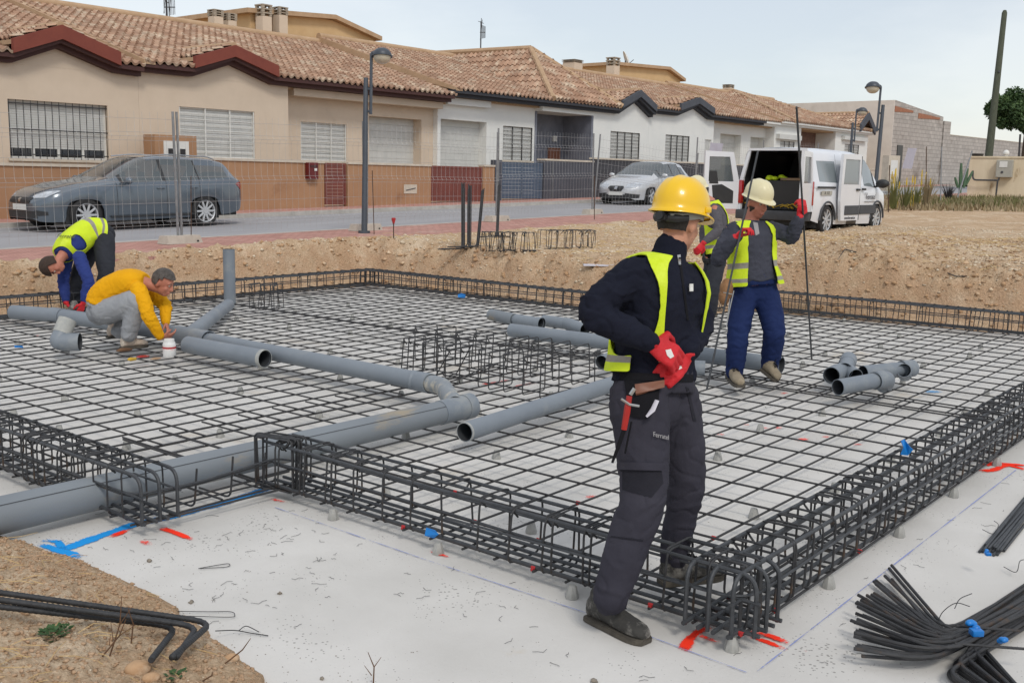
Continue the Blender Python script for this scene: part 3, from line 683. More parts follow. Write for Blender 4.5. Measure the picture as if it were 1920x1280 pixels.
# three thick bent bars on the bank at the lower left
m_bigbar = mat('ribbed_bar', (.026, .028, .031), (.048, .05, .054), scale=30, rough=.55, bump=.3, bscale=200, spec=.5, metal=.3)
def ribbed(pts, r, label):
    q = rounded(pts, .09, 8); out = []
    for s, e in zip(q, q[1:]):
        k = max(1, int((e-s).length/.006)); out += [s.lerp(e, i/k) for i in range(k)]
    out.append(q[-1]); rr = [r*(1.0 if (i % 3) else 1.13) for i in range(len(out))]; rr[0] = rr[-1] = r
    bm = BM(); tube(bm, out, rr, 10); return tag(obj('thick_bent_bar', bm, m_bigbar, angle=80), label, 'bent bar', 'thick bent bars on the near bank')
def bank(u, v, up): p = hit(u, v, up); return p
for (a, k, t_, lb, dz) in (((-60, 1102), (398, 1166), (322, 1232), 'rearmost of the three thick ribbed bars bent at the end on the sandy bank', .085), ((-60, 1116), (372, 1173), (330, 1232), 'middle of the three thick ribbed bars bent at the end on the sandy bank', .075), ((-60, 1130), (332, 1174), (283, 1237), 'nearest of the three thick ribbed bars bent at the end on the sandy bank', .06)):
    A, K_, T = bank(*a, dz), bank(*k, dz), bank(*t_, dz); ribbed([A, K_, T], .0105, lb)
# ================================================================ GREY DRAIN PIPES
m_pvc = mat('grey_pvc', srgb(126, 134, 142), srgb(116, 124, 133), scale=2.2, rough=.42, r2=.6, spec=.5, bump=.05, bscale=30, c3=srgb(142, 146, 147), s3=1.6, t3=.56)
m_pvcd = mat('dusty_pvc', srgb(126, 133, 139), srgb(116, 122, 128), scale=2.0, rough=.6, bump=.05, c3=srgb(152, 141, 122), s3=3, t3=.53, stretch=(.4, 1, 1))
m_pvcw = mat('cement_smeared_pvc', srgb(176, 176, 170), srgb(150, 153, 152), scale=14, rough=.85, bump=.2, c3=srgb(128, 136, 142), s3=7, t3=.6)
m_pvce = mat('smeared_elbow_pvc', srgb(140, 146, 150), srgb(126, 132, 138), scale=9, rough=.6, c3=srgb(186, 180, 166), s3=8, t3=.5)
m_pvci = mat('pipe_inside', srgb(60, 64, 68), srgb(48, 50, 54), scale=3, rough=.6)
m_seam = mat('pipe_print', srgb(62, 66, 72), srgb(70, 74, 80), scale=20, rough=.6)
def bend(pts, rad, n=8): return rounded(pts, rad, n)
def ppart(name, pts, ro, parent, m=None, ri=None, sides=28):
    bm = BM(); pipe(bm, pts, ro, ri or ro*.93, sides, mi=0, mi_in=1); return obj(name, bm, [m or m_pvc, m_pvci], parent)
def on(u, v, z): return onz(u, v, z)
zt = ZM+.022
# --- glued drain run
dr = empty('drain_pipe', on(600, 800, .1), 0, 'long glued grey drain run with an upright riser, leaving the slab at lower left', 'drain pipe')
O = Vector(dr.location)
def LP(*ps): return [Vector(p)-O for p in ps]
A0, A1 = on(-160, 1003, .125), on(836, 771, .155)
bm = BM(); q_ = LP(*[A0.lerp(A1, t/8) for t in range(9)]); tube(bm, q_, [lerp(.092, .080, i/8) for i in range(9)], 28); obj('main_pipe', bm, m_pvcd, dr)
ax = (A1-A0).normalized()
ppart('coupling', LP(A1-ax*.06, A1+ax*.24), .085, dr)
ppart('coupling_collar', LP(A1+ax*.17, A1+ax*.25), .091, dr)
bm = BM(); tube(bm, [Vector((0, 0, 0)), ax*.008], .084, 28); o = obj('end_cap', bm, m_pvc, dr); o.location = A1+ax*.235-O
bm = BM(); s = Vector((0, 0, 1)).cross(ax).normalized()
pr_ = [A0.lerp(A1, t)+(-s*.062+Vector((0, 0, lerp(.070, .0535, t))))-O for t in (0, 1)]
tube(bm, pr_, .0022, 4)
obj('printed_line', bm, m_seam, dr)
T0 = A1+ax*.09
B0, B1 = on(822, 722, .21), on(352, 630, .16)
bx = (B0-B1).normalized()
E0 = T0+Vector((0, 0, .02)); E1 = on(826, 742, .30)
ppart('elbow', LP(*bend([on(806, 718.5, .2), on(829, 723, .205), T0+Vector((0, 0, .03))], .07)), .066, dr, m_pvce)
ppart('branch_pipe', LP(B1, on(800, 717, .195)), .071, dr)
ppart('coupling', LP(on(782, 714, .19), on(808, 719, .2)), .077, dr)
ppart('pipe_collar', LP(on(770, 711, .2), on(783, 714, .19)), .0755, dr)
ppart('y_branch', LP(on(392, 638, .165), on(333, 627, .155)), .09, dr)
R0 = on(431, 567, .10)
ppart('side_pipe', LP(on(352, 630, .16), on(428, 572, .12)), .076, dr)
rise = [R0+Vector((0, 0, -.02)), Vector((0, 0, 0))]
Dr = (R0-Vector((0, 0, H))).dot(CF); top = atd(430, 466, Dr)
rise[1] = Vector((R0.x, R0.y, top.z))
ppart('riser', LP(*rise), .074, dr)
ppart('left_pipe', LP(on(335, 627, .155), on(215, 607, .15)), .08, dr); ppart('left_pipe', LP(on(222, 608, .15), *bend([on(112, 592, .15), on(24, 585, .15)], .15)), .08, dr)
ppart('coupling', LP(on(118, 593, .15), on(98, 590.5, .15)), .087, dr); ppart('coupling', LP(on(240, 611, .15), on(216, 607, .15)), .087, dr)
def loose(name, segs, label, cat='pipe', group=None, m=None):
    """a fitting or pipe lying loose; segs = list of (pts, radius, part name)"""
    c = Vector(segs[0][0][0]); t = empty(name, c, 0, label, cat, group)
    for pts, r, pn, *mm in segs: ppart(pn, [Vector(p)-c for p in pts], r, t, mm[0] if mm else m)
    return t
z8 = zt+.08
loose('loose_pipe', [([on(352, 646, z8), on(494, 672, z8)], .078, 'pipe'), ([on(491, 671.5, z8), on(497, 672.5, z8)], .0795, 'cut_rim', m_pvcw)], 'short grey pipe with a pale cut rim lying along the glued branch pipe')
loose('loose_pipe', [([on(871, 810, zt+.063), on(1240, 690, zt+.063)], .0625, 'pipe'), ([on(871, 810, zt+.063), on(874, 809, zt+.063)], .064, 'cut_rim', m_pvcw)], 'long loose grey pipe pointing at the camera behind the near cage')
loose('loose_pipe', [([on(958, 619, zt+.075), on(1466, 684, zt+.075)], .072, 'pipe')], 'longest loose grey pipe, ending at the boots of the man in the cream helmet')
loose('loose_pipe', [([on(921, 590, zt+.075), on(965, 599, zt+.075)], .068, 'sleeve', m_pvcd), ([on(962, 598, zt+.075), on(1012, 606, zt+.075)], .062, 'pipe'), ([on(1006, 605, zt+.075), on(1016, 606.5, zt+.075)], .068, 'rim')], 'short grey pipe with a sandy sleeve lying behind the loose stirrups')
loose('loose_pipe', [([on(1019, 601, zt+.07), on(1066, 607, zt+.07)], .065, 'pipe'), ([on(1064, 607, zt+.07), on(1097, 618, zt+.05)], .069, 'socket')], 'short grey pipe with a slanting socket end in the middle of the mesh')
z6 = zt+.062
loose('pipe_fitting', [([on(116, 641, z8), on(150, 641, z8)], .084, 'socket'), (bend([on(124, 641, z8), on(108, 641, z8), on(108, 641, z8)+UP*.10-BK*.07+RT*.03], .08), .079, 'bend'), ([on(108, 641, z8)+UP*.07-BK*.05+RT*.02, on(108, 641, z8)+UP*.19-BK*.12+RT*.05], .083, 'collar', m_pvcw)], 'loose grey pipe elbow with a cement smeared upper half, at the left', 'pipe fitting')
loose('pipe_fitting', [([on(1128, 679, z6), on(1168, 664, z6+.02)], .064, 'branch'), ([on(1166, 687, z6), on(1215, 676, z6)], .064, 'branch'), ([on(1190, 684, z6), on(1316, 690, z6)], .06, 'pipe'), ([on(1285, 688.5, z6), on(1322, 690.5, z6)], .067, 'collar')], 'grey branched pipe fitting lying half behind the man in the yellow helmet', 'pipe fitting')
loose('pipe_fitting', [(bend([on(1560, 703, z6+.02), on(1584, 692, z6+.03), on(1604, 706, z6)], .07), .068, 'bend'), ([on(1559, 704, z6+.02), on(1570, 698, z6+.025)], .074, 'socket'), ([on(1584, 694, z6+.04), on(1590, 678, z6+.06)], .066, 'branch'), ([on(1588, 683, z6+.05), on(1591, 674, z6+.065)], .073, 'collar')], 'grey Y shaped pipe fitting, leftmost of the three fittings at the right of the mesh', 'pipe fitting')
loose('pipe_fitting', [([on(1618, 699, z6+.02), on(1700, 691, z6+.03)], .064, 'pipe'), ([on(1690, 692, z6+.03), on(1711, 690, z6+.03)], .074, 'collar'), ([on(1695, 694, z6+.04), on(1697, 702, z6-.03)], .06, 'foot')], 'grey tee fitting with a foot, rearmost of the three fittings at the right', 'pipe fitting')
loose('pipe_fitting', [([on(1571, 726, z6+.03), on(1650, 712, z6+.05)], .064, 'pipe'), (bend([on(1640, 714, z6+.05), on(1663, 710, z6+.05), on(1658, 722, z6-.03)], .06), .07, 'bend'), ([on(1641, 713.5, z6+.05), on(1656, 711, z6+.05)], .074, 'collar')], 'grey elbow pipe open to the left, nearest of the three fittings at the right', 'pipe fitting')
# ================================================================ TERRACED HOUSES
m_beige = mat('beige_render', srgb(211, 195, 176), srgb(203, 187, 168), scale=1.2, rough=.93, bump=.25, bscale=70, spec=.1, c3=srgb(196, 179, 160), s3=.5, t3=.6)
m_brown = mat('brown_render', srgb(172, 136, 106), srgb(162, 126, 98), scale=1.5, rough=.93, bump=.25, bscale=60, spec=.1, c3=srgb(148, 112, 86), s3=.8, t3=.6)
m_white = mat('white_render', srgb(228, 229, 226), srgb(220, 222, 220), scale=1.2, rough=.9, bump=.2, bscale=60, spec=.1, c3=srgb(208, 208, 204), s3=.5, t3=.62)
m_cap = mat('pale_coping', srgb(206, 196, 180), srgb(188, 178, 162), scale=5, rough=.85)
m_slate = mat('slate_cladding', srgb(80, 82, 90), srgb(68, 70, 78), scale=2.2, rough=.6, bump=.3, bscale=14, c3=srgb(82, 84, 92), s3=3, t3=.58)
m_redf = mat('oxide_fascia', srgb(126, 62, 48), srgb(118, 56, 44), scale=4, rough=.7)
m_brownf = mat('dark_brown_cornice', srgb(74, 44, 40), srgb(66, 38, 36), scale=4, rough=.7)
m_grayf = mat('anthracite_cornice', srgb(52, 55, 62), srgb(46, 48, 55), scale=4, rough=.7)
m_grayt = mat('anthracite_fascia', srgb(76, 80, 88), srgb(68, 72, 80), scale=4, rough=.7)
m_shut = mat('white_shutter', srgb(205, 206, 203), srgb(194, 196, 193), scale=3, rough=.6)
m_wfr = mat('white_frame', srgb(222, 222, 218), srgb(212, 212, 208), scale=5, rough=.5)
m_bgr = mat('dark_grille', srgb(46, 46, 48), srgb(40, 40, 42), scale=5, rough=.5)
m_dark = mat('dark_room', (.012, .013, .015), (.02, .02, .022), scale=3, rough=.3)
m_gater = mat('red_brown_slats', srgb(122, 66, 56), srgb(108, 58, 50), scale=3, rough=.6)
m_gateb = mat('blue_grey_slats', srgb(78, 92, 110), srgb(70, 84, 102), scale=3, rough=.55)
m_door = mat('brown_door', srgb(128, 84, 64), srgb(112, 72, 56), scale=3, rough=.5)
m_mortar = mat('ridge_mortar', srgb(188, 160, 130), srgb(170, 142, 112), scale=3, rough=.95, bump=.3, bscale=20)
m_brick = mat('brown_brick', srgb(140, 112, 100), srgb(118, 92, 84), scale=4, rough=.9); add_bricks(m_brick, 1, .26, .075, .01, .6, axis=(0, 2))
m_slateb = mat('dark_brick', srgb(72, 73, 78), srgb(62, 63, 68), scale=4, rough=.8); add_bricks(m_slateb, 1, .5, .14, .008, .6, axis=(0, 2))
m_tile = None
def tilemat():
    m = mat('clay_roof_tile', srgb(190, 161, 140), srgb(166, 134, 113), scale=.9, rough=.9, bump=.3, bscale=30, spec=.15, c3=srgb(202, 186, 166), s3=1.7, t3=.5, detail=9)
    nt = m.node_tree; bs = nt.nodes['Principled BSDF']; L = nt.links.new; src = bs.inputs['Base Color'].links[0].from_socket
    a = nt.nodes.new('ShaderNodeAttribute'); a.attribute_name = 'tile_tone'
    r = nt.nodes.new('ShaderNodeValToRGB'); r.color_ramp.elements[0].color = (.66, .62, .60, 1); r.color_ramp.elements[1].color = (1.12, 1.1, 1.06, 1); L(a.outputs['Fac'], r.inputs[0])
    x = nt.nodes.new('ShaderNodeMix'); x.data_type = 'RGBA'; x.blend_type = 'MULTIPLY'; x.inputs[0].default_value = .8; L(src, x.inputs[6]); L(r.outputs[0], x.inputs[7]); L(x.outputs[2], bs.inputs['Base Color']); return m
m_tile = tilemat()
def tiles(name, P0, U, V, nu, nv, parent, keep=None, pu=.235, pv=.36, amp=.052, step=.045, seed=0):
    """barrel tiles: real corrugation along U (eave direction), stepped courses up V; keep(u,v)->bool clips the plane"""
    P0, U, V = Vector(P0), Vector(U).normalized(), Vector(V).normalized(); N = U.cross(V).normalized()
    if N.z < 0: N = -N
    rnd = random.Random(seed); prof = []
    K = 6
    for k in range(K):
        a = k/K
        prof.append((a, amp*(math.sin(a*2*math.pi)) if a < .5 else -amp*.6*math.sin((a-.5)*2*math.pi)))
    V_, F_, T_ = [], [], []; idx = {}
    uu = [(i+a, h) for i in range(nu) for a, h in prof]+[(nu, prof[0][1])]
    for j in range(nv):
        ra = rnd.random()
        for e in (0, 1):
            for i, (a, h) in enumerate(uu):
                jig = .008*math.sin(j*12.9+int(a)*4.1)
                p = P0+U*(a*pu)+V*((j+e+(.06 if e else 0))*pv)+N*(h+(step*(1-e))+jig)
                idx[(j, e, i)] = len(V_); V_.append(p)
        for i in range(len(uu)-1):
            uc, vc = (uu[i][0]+.5/K)*pu, (j+.5)*pv
            if keep and not keep(uc, vc): continue
            F_.append((idx[(j, 0, i)], idx[(j, 0, i+1)], idx[(j, 1, i+1)], idx[(j, 1, i)])); T_.append(noise.random_unit_vector and (math.sin(int(uu[i][0]+.25)*91.7+j*47.3+seed)*43758.5) % 1)
            # riser of the course
            d = len(V_); V_.append(V_[idx[(j, 0, i)]]-N*(step+.02)); V_.append(V_[idx[(j, 0, i+1)]]-N*(step+.02))
            F_.append((d, d+1, idx[(j, 0, i+1)], idx[(j, 0, i)])); T_.append(0)
    me = bpy.data.meshes.new(name); me.from_pydata([tuple(v) for v in V_], [], F_); me.update(); me.materials.append(m_tile)
    at = me.attributes.new('tile_tone', 'FLOAT', 'FACE'); at.data.foreach_set('value', T_)
    o = bpy.data.objects.new(name, me); return link(o, parent)
def wall_with_holes(bm, x0, x1, z0, z1, y, depth, holes, mi=0, top=None):
    """a wall facing -y made of strips round rectangular openings, plus the reveals; top(x) may raise the upper edge"""
    xs = sorted({x0, x1, *[h[0] for h in holes], *[h[1] for h in holes]}); zs = sorted({z0, z1, *[h[2] for h in holes], *[h[3] for h in holes]})
    for a, b in zip(xs, xs[1:]):
        for c, d in zip(zs, zs[1:]):
            mx_, mz = (a+b)/2, (c+d)/2
            if any(h[0] < mx_ < h[1] and h[2] < mz < h[3] for h in holes): continue
            bm.faces.new([bm.verts.new(p) for p in ((a, y, c), (b, y, c), (b, y, d), (a, y, d))]).material_index = mi
    for h in holes:
        a, b, c, d = h[:4]
        for q in (((a, y, c), (a, y, d), (a, y+depth, d), (a, y+depth, c)), ((b, y, c), (b, y+depth, c), (b, y+depth, d), (b, y, d)), ((a, y, d), (b, y, d), (b, y+depth, d), (a, y+depth, d)), ((a, y, c), (a, y+depth, c), (b, y+depth, c), (b, y, c))):
            bm.faces.new([bm.verts.new(p) for p in q]).material_index = mi
def slats(bm, x0, x1, z0, z1, y, pitch, t=.012, mi=0, vertical=False):
    n = max(1, int(round(((x1-x0) if vertical else (z1-z0))/pitch)))
    for i in range(n):
        if vertical:
            a = lerp(x0, x1, i/n); b = lerp(x0, x1, (i+1)/n); box(bm, a+.003, b-.003, y-t, y+t, z0, z1, mi)
        else:
            a = lerp(z0, z1, i/n); b = lerp(z0, z1, (i+1)/n); box(bm, x0, x1, y-t, y+t, a+.003, b-.003, mi)
def rel(root, *ps): return [Vector(p)-Vector(root.location) for p in ps]
def window(root, x0, x1, z0, z1, y, depth=.16, grille='white_h', shut=1.0, sill=True, panes=3):
    """roller-shutter window in a reveal; all coordinates in the house's own frame"""
    fr = BM(); t = .05; yy = y+depth-.06
    box(fr, x0, x0+t, yy, yy+.06, z0, z1); box(fr, x1-t, x1, yy, yy+.06, z0, z1); box(fr, x0+t, x1-t, yy, yy+.06, z1-t, z1); box(fr, x0+t, x1-t, yy, yy+.06, z0, z0+t)
    zs = z1-(z1-z0)*shut
    if shut < 1:
        for k in range(1, panes): xx = lerp(x0, x1, k/panes); box(fr, xx-.03, xx+.03, yy, yy+.058, z0+t, zs)
    f = obj('window', fr, m_wfr, root, flat=True)
    if shut < 1:
        g = BM(); box(g, x0+t, x1-t, yy+.03, yy+.04, z0+t, zs); obj('pane', g, glassmat('window_glass', (.02, .024, .03), .06, .9), f, flat=True)
    s = BM(); slats(s, x0+t, x1-t, zs, z1-t, yy+.02, .055, .014); obj('shutter', s, m_shut, f, flat=True)
    if grille:
        g = BM(); gy = y+.03
        if grille.startswith('dark_v'):
            n = int((x1-x0)/.165)
            for k in range(n+1): xx = lerp(x0+.03, x1-.03, k/n); tube(g, [(xx, gy, z0), (xx, gy, z1)], .009, 6)
            for zz in ((z0+.1), lerp(z0, z1, .5), z1-.08): box(g, x0, x1, gy-.006, gy+.006, zz-.012, zz+.012)
            gm = m_bgr
        else:
            gm = m_wfr if grille.startswith('white') else m_bgr
            n = panes
            for k in range(n+1): xx = lerp(x0+.02, x1-.02, k/n); box(g, xx-.014, xx+.014, gy-.014, gy+.014, z0, z1)
            nn = int((z1-z0)/.14)
            for k in range(nn+1): zz = lerp(z0+.02, z1-.02, k/nn); tube(g, [(x0, gy, zz), (x1, gy, zz)], .008, 5)
        obj('grille', g, gm, f, flat=True)
    if sill:
        s = BM(); box(s, x0-.06, x1+.06, y-.05, y+depth, z0-.06, z0-.002); obj('sill', s, m_cap, f, flat=True)
    return f
def garage(root, x0, x1, z0, z1, y, depth):
    s = BM(); slats(s, x0, x1, z0, z1, y+depth-.03, .22, .02); return obj('garage_door', s, m_shut, root, flat=True)
def cornice(root, pts, y, h=.21, d=.34, m=None, name='cornice', back=None):
    """moulded eave cornice following a zig-zag line in the facade plane: two stepped bands"""
    bm = BM()
    for (hh0, hh1, dd) in ((0, h*.5, d*.55), (h*.5, h, d)):
        for (a, b) in zip(pts, pts[1:]):
            hexa(bm, [(a[0], y-dd, a[1]+hh0), (b[0], y-dd, b[1]+hh0), (b[0], y+(back or .05), b[1]+hh0), (a[0], y+(back or .05), a[1]+hh0), (a[0], y-dd, a[1]+hh1), (b[0], y-dd, b[1]+hh1), (b[0], y+(back or .05), b[1]+hh1), (a[0], y+(back or .05), a[1]+hh1)])
    return obj(name, bm, m, root, flat=True)
def gable(root, xa, xm, xb, za, zm, zb, y, m_f, roofz, slope, seed=0, fh=.36, over=.36):
    """small street gable: sloping fascia board in front of a little tiled saddle roof that runs back into the main roof"""
    bm = BM(); y0, y1 = y-over-.02, y-over+.1
    for a, b in (((xa, za), (xm, zm)), ((xm, zm), (xb, zb))):
        hexa(bm, [(a[0], y0, a[1]), (b[0], y0, b[1]), (b[0], y1, b[1]), (a[0], y1, a[1]), (a[0], y0, a[1]+fh), (b[0], y0, b[1]+fh), (b[0], y1, b[1]+fh), (a[0], y1, a[1]+fh)])
    obj('gable_fascia', bm, m_f, root, flat=True)
    L_ = max(.5, (zm+fh-roofz)/slope+.25); bm = BM()
    for (a, b, q) in ((xa, za, 0), (xb, zb, 1)):
        V_ = Vector((xm-a, 0, zm-b)); ln = V_.length; nu = int((L_)/.235)+1; nv = int(ln/.36)+1
        tiles('gable_tiles', Vector((a, y1, b+fh-.0)), (0, 1, 0), V_, nu, nv, root, pu=L_/nu, pv=ln/nv, seed=seed+q)
    for (a, b) in (((xa, za), (xm, zm)), ((xm, zm), (xb, zb))):
        hexa(bm, [(a[0], y1, a[1]+fh-.12), (b[0], y1, b[1]+fh-.12), (b[0], y1+L_, b[1]+fh-.12), (a[0], y1+L_, a[1]+fh-.12), (a[0], y1, a[1]+fh-.02), (b[0], y1, b[1]+fh-.02), (b[0], y1+L_, b[1]+fh-.02), (a[0], y1+L_, a[1]+fh-.02)])
    tube(bm, [(xm, y1-.05, zm+fh), (xm, y1+L_, zm+fh)], .09, 8)
    obj('gable_roof', bm, m_mortar, root, flat=True)
def chimney(root, x, y, z0, z1, w=.5, ch=.5):
    bm = BM(); box(bm, x-w/2, x+w/2, y-w/2, y+w/2, z0, z1); c = obj('chimney', bm, m_beige, root, flat=True)
    bm = BM()
    for k in range(3):
        zz = z1+.005+k*ch/3; box(bm, x-w*.56, x+w*.56, y-w*.56, y+w*.56, zz+ch*.20, zz+ch*.30)
        for sx_ in (-1, 1):
            for sy_ in (-1, 1): box(bm, x+sx_*w*.4-.05, x+sx_*w*.4+.05, y+sy_*w*.4-.05, y+sy_*w*.4+.05, zz, zz+ch*.20)
    obj('chimney_cap', bm, m_capg, c, flat=True)
m_capg = mat('chimney_cap', srgb(176, 166, 150), srgb(150, 140, 126), scale=6, rough=.9)
YW, YR, YE = 24.4, 31.0, 24.02          # wing wall plane, ridge, eave edge
SLOPE = .298; SL = Vector((0, 1, SLOPE)).normalized()
def PX_(u, v, y=YW): p = ony(u, v, y); return p.x, p.z
def house(x0, x1, zfl, ze, label, seed, m_wall):
    r = empty('terraced_house', (x0, YW, zfl), 0, label, 'house', 'terraced houses along the street'); r['_dims'] = [x0, x1, ze]
    return r
def main_roof(root, x0, x1, ze, seed, y0=YE, y1=YR, keep=None, gab=None):
    o = Vector(root.location); P0 = Vector((x0, y0, ze))-o
    if gab:
        ga, gm, gb, gz0_, gzm = gab
        def keep(u, v):
            x = x0+u
            if not ga-.05 < x < gb+.05: return True
            zl = lerp(gz0_, gzm, (x-ga)/(gm-ga)) if x < gm else lerp(gzm, gz0_, (x-gm)/(gb-gm))
            return ze+v*SL.z > zl+.36
    n = int((x1-x0)/.235)+1; ln = math.hypot(y1-y0, (y1-y0)*SLOPE); nv = int(ln/.36)+1
    t = tiles('roof', P0, (1, 0, 0), SL, n, nv, root, seed=seed, pu=(x1-x0)/n, pv=ln/nv, keep=keep)
    bm = BM(); zr = ze+(y1-y0)*SLOPE
    tube(bm, [Vector((x0, y1, zr+.05))-o, Vector((x1, y1, zr+.05))-o], .13, 10); obj('ridge', bm, m_mortar, t)
    bm = BM()            # plain mortar verge where the roof steps up from its lower neighbour, and the attic body below
    a, b, c, d = [(x0, y0+.02, ze-.02), (x0, y1, zr-.02), (x0, y1, zr-.5), (x0, y0+.02, ze-.5)], None, None, None
    hexa(bm, [tuple(Vector(p)-o) for p in ((x0-.03, y0+.02, ze-.06), (x0+.28, y0+.02, ze-.06), (x0+.28, y1, zr-.5), (x0-.03, y1, zr-.5), (x0-.03, y0+.02, ze+.045), (x0+.28, y0+.02, ze+.045), (x0+.28, y1, zr+.05), (x0-.03, y1, zr+.05))])
    obj('verge', bm, m_mortar, t, flat=True)
    bm = BM(); hexa(bm, [tuple(Vector(p)-o) for p in ((x0+.01, y0+.52, ze-.3), (x1-.01, y0+.52, ze-.3), (x1-.01, y1+5, ze-.3), (x0+.01, y1+5, ze-.3), (x0+.01, y0+.52, ze+.05), (x1-.01, y0+.52, ze+.05), (x1-.01, y1, zr-.08), (x0+.01, y1, zr-.08))])
    obj('attic', bm, m_mortar, t, flat=True)
    bm = BM(); bm.faces.new([bm.verts.new(Vector(p)-o) for p in ((x0, y1, zr-.02), (x1, y1, zr-.02), (x1, y1+7, ze), (x0, y1+7, ze))]); obj('rear_slope', bm, m_mortar, t, flat=True)
    return t
def body(root, x0, x1, zf, ze, y, m, holes=(), depth=.18, back=8.5, ztop=None):
    o = Vector(root.location); bm = BM()
    hs = [(h[0]-o.x, h[1]-o.x, h[2]-o.z, h[3]-o.z) for h in holes]
    wall_with_holes(bm, x0-o.x, x1-o.x, zf-o.z, ze-o.z, y-o.y, depth, hs)
    a, b, c, d, yy, yb = x0-o.x, x1-o.x, zf-o.z, ze-o.z, y-o.y, y-o.y+back
    for q in (((a, yy, c), (a, yy, d), (a, yb, d), (a, yb, c)), ((b, yy, c), (b, yb, c), (b, yb, d), (b, yy, d)), ((a, yb, c), (a, yb, d), (b, yb, d), (b, yb, c))): bm.faces.new([bm.verts.new(p) for p in q])
    # a back board inside every opening so nothing is seen through
    for h in hs: box(bm, h[0], h[1], yy+depth+.01, yy+depth+.05, h[2], h[3])
    return obj('wall', bm, m, root, flat=True)
def gable_wall(root, xa, xm, xb, z0, zm, y, m, d=.3):
    o = Vector(root.location); bm = BM(); prism(bm, [(xa-o.x, z0-o.z), (xb-o.x, z0-o.z), (xm-o.x, zm-o.z)], y-o.y-.004, y-o.y+d); return obj('gable_wall', bm, m, root, flat=True)
def W_(root, u0, u1, v0, v1, y=YW, **k):
    o = Vector(root.location); a, b = ony(u0, (v0+v1)/2, y).x, ony(u1, (v0+v1)/2, y).x; um = (u0+u1)/2
    z1, z0 = ony(um, v0, y).z, ony(um, v1, y).z
    return (a, b, z0, z1), lambda: window(root, a-o.x, b-o.x, z0-o.z, z1-o.z, y-o.y, **k)
def XX(u, y=YW, v=250): return ony(u, v, y).x
def ZZ(u, v, y=YW): return ony(u, v, y).z
# ---------------- house 1 (beige, left border)
YO = YW-.1
x1s, x1e = 5.2, XX(262)
e1 = 4.07
h1 = house(x1s, x1e, .6, e1, 'beige house at the left border with a dark barred window and a red brown gable', 1, m_beige)
hole, mk = W_(h1, 17, 203, 192, 299, depth=.18, grille='dark_v', shut=.82, panes=4, sill=True)
body(h1, x1s, x1e, .3, e1+.05, YW, m_beige, [hole]); mk()
main_roof(h1, x1s, x1e, e1+.22, 11, gab=(XX(22, YW), XX(109, YW), XX(212, YW), e1, ZZ(109, 92)))
o = Vector(h1.location)
xa, xm, xb = XX(22, YW), XX(109, YW), XX(212, YW); zg0 = e1-.02; zgm = ZZ(109, 92)
cornice(h1, [(x1s-o.x, zg0-o.z), (xa-o.x, zg0-o.z), (xm-o.x, zgm-o.z), (xb-o.x, zg0-o.z), (x1e-o.x-.02, zg0-o.z-.03)], 0, m=m_brownf)
gable_wall(h1, xa, xm, xb, zg0, zgm+.05, YW, m_beige)
gable(h1, xa-o.x-.05, xm-o.x, xb-o.x+.05, zg0+.2-o.z, zgm+.19-o.z, zg0+.16-o.z, 0, m_redf, e1+.22-o.z, SLOPE, 1, fh=.32, over=.4)
# ---------------- house 2 (beige, white gridded windows and garage)
x2s, x2e = x1e+.004, XX(810, 25.0); e2 = 4.16; xc = XX(541)
h2 = house(x2s, x2e, .72, e2, 'beige house with white gridded windows, a white garage door and one red brown gable', 2, m_beige)
o = Vector(h2.location); YG = 24.95
ha, ma = W_(h2, 337, 478, 205, 297, depth=.14, grille='white', panes=3)
body(h2, x2s, xc, .4, e2+.02, YW, m_beige, [ha]); ma()
hb, mb = W_(h2, 564, 650, 231, 302, y=YG, depth=.14, grille='white', panes=3)
g0, g1, gz1 = XX(692, YG), XX(790, YG), ZZ(740, 221, YG)
body(h2, xc+.002, x2e, .4, e2-.1, YG, m_beige, [hb, (g0, g1, .72, gz1)], depth=.42); mb(); garage(h2, g0-o.x, g1-o.x, 0, gz1-o.z, YG-o.y, .42)
main_roof(h2, x2s, x2e+.18, e2+.22, 12, gab=(XX(356), XX(428), XX(505), e2, ZZ(428, 122)))
xa, xm, xb = XX(356), XX(428), XX(505); zgm = ZZ(428, 122)
cornice(h2, [(x2s-o.x, e2-o.z-.02), (xa-o.x, e2-o.z-.02), (xm-o.x, zgm-o.z), (xb-o.x, e2-o.z-.02), (x2e-o.x+.1, e2-o.z-.02)], 0, m=m_brownf, back=.7)
gable_wall(h2, xa, xm, xb, e2-.02, zgm+.05, YW, m_beige)
gable(h2, xa-o.x-.05, xm-o.x, xb-o.x+.05, e2+.18-o.z, zgm+.19-o.z, e2+.18-o.z, 0, m_redf, e2+.22-o.z, SLOPE, 2, fh=.30, over=.4)
bm = BM(); box(bm, xc-o.x+.3, x2e-o.x, .1, .6, e2-o.z-.24, e2-o.z-.03); obj('lintel_band', bm, m_beige, h2, flat=True)
# ---------------- house 3 (white, slate porch)
x3s, x3e = x2e+.004, XX(1216); e3 = 4.36
h3 = house(x3s, x3e, .95, e3, 'white house with a dark slate porch, brown door and hipped corner roof', 3, m_white)
o = Vector(h3.location); xp0, xp1 = XX(1016), XX(1112)
YG3 = 24.75
g0, g1, gz1 = XX(826, YG3), XX(912, YG3), ZZ(868, 226, YG3)
hw, mw_ = W_(h3, 943, 998, 238, 301, y=YG3, depth=.12, grille='dark_h', panes=3)
body(h3, x3s, xp0, .5, e3+.05, YG3, m_white, [(g0, g1, .9, gz1), hw], depth=.4); garage(h3, g0-o.x, g1-o.x, -.05, gz1-o.z, YG3-o.y, .4); mw_()
hw, mw_ = W_(h3, 1144, 1199, 248, 309, depth=.12, grille='dark_h', panes=4)
body(h3, xp1, x3e, .5, e3+.05, YW, m_white, [hw]); mw_()
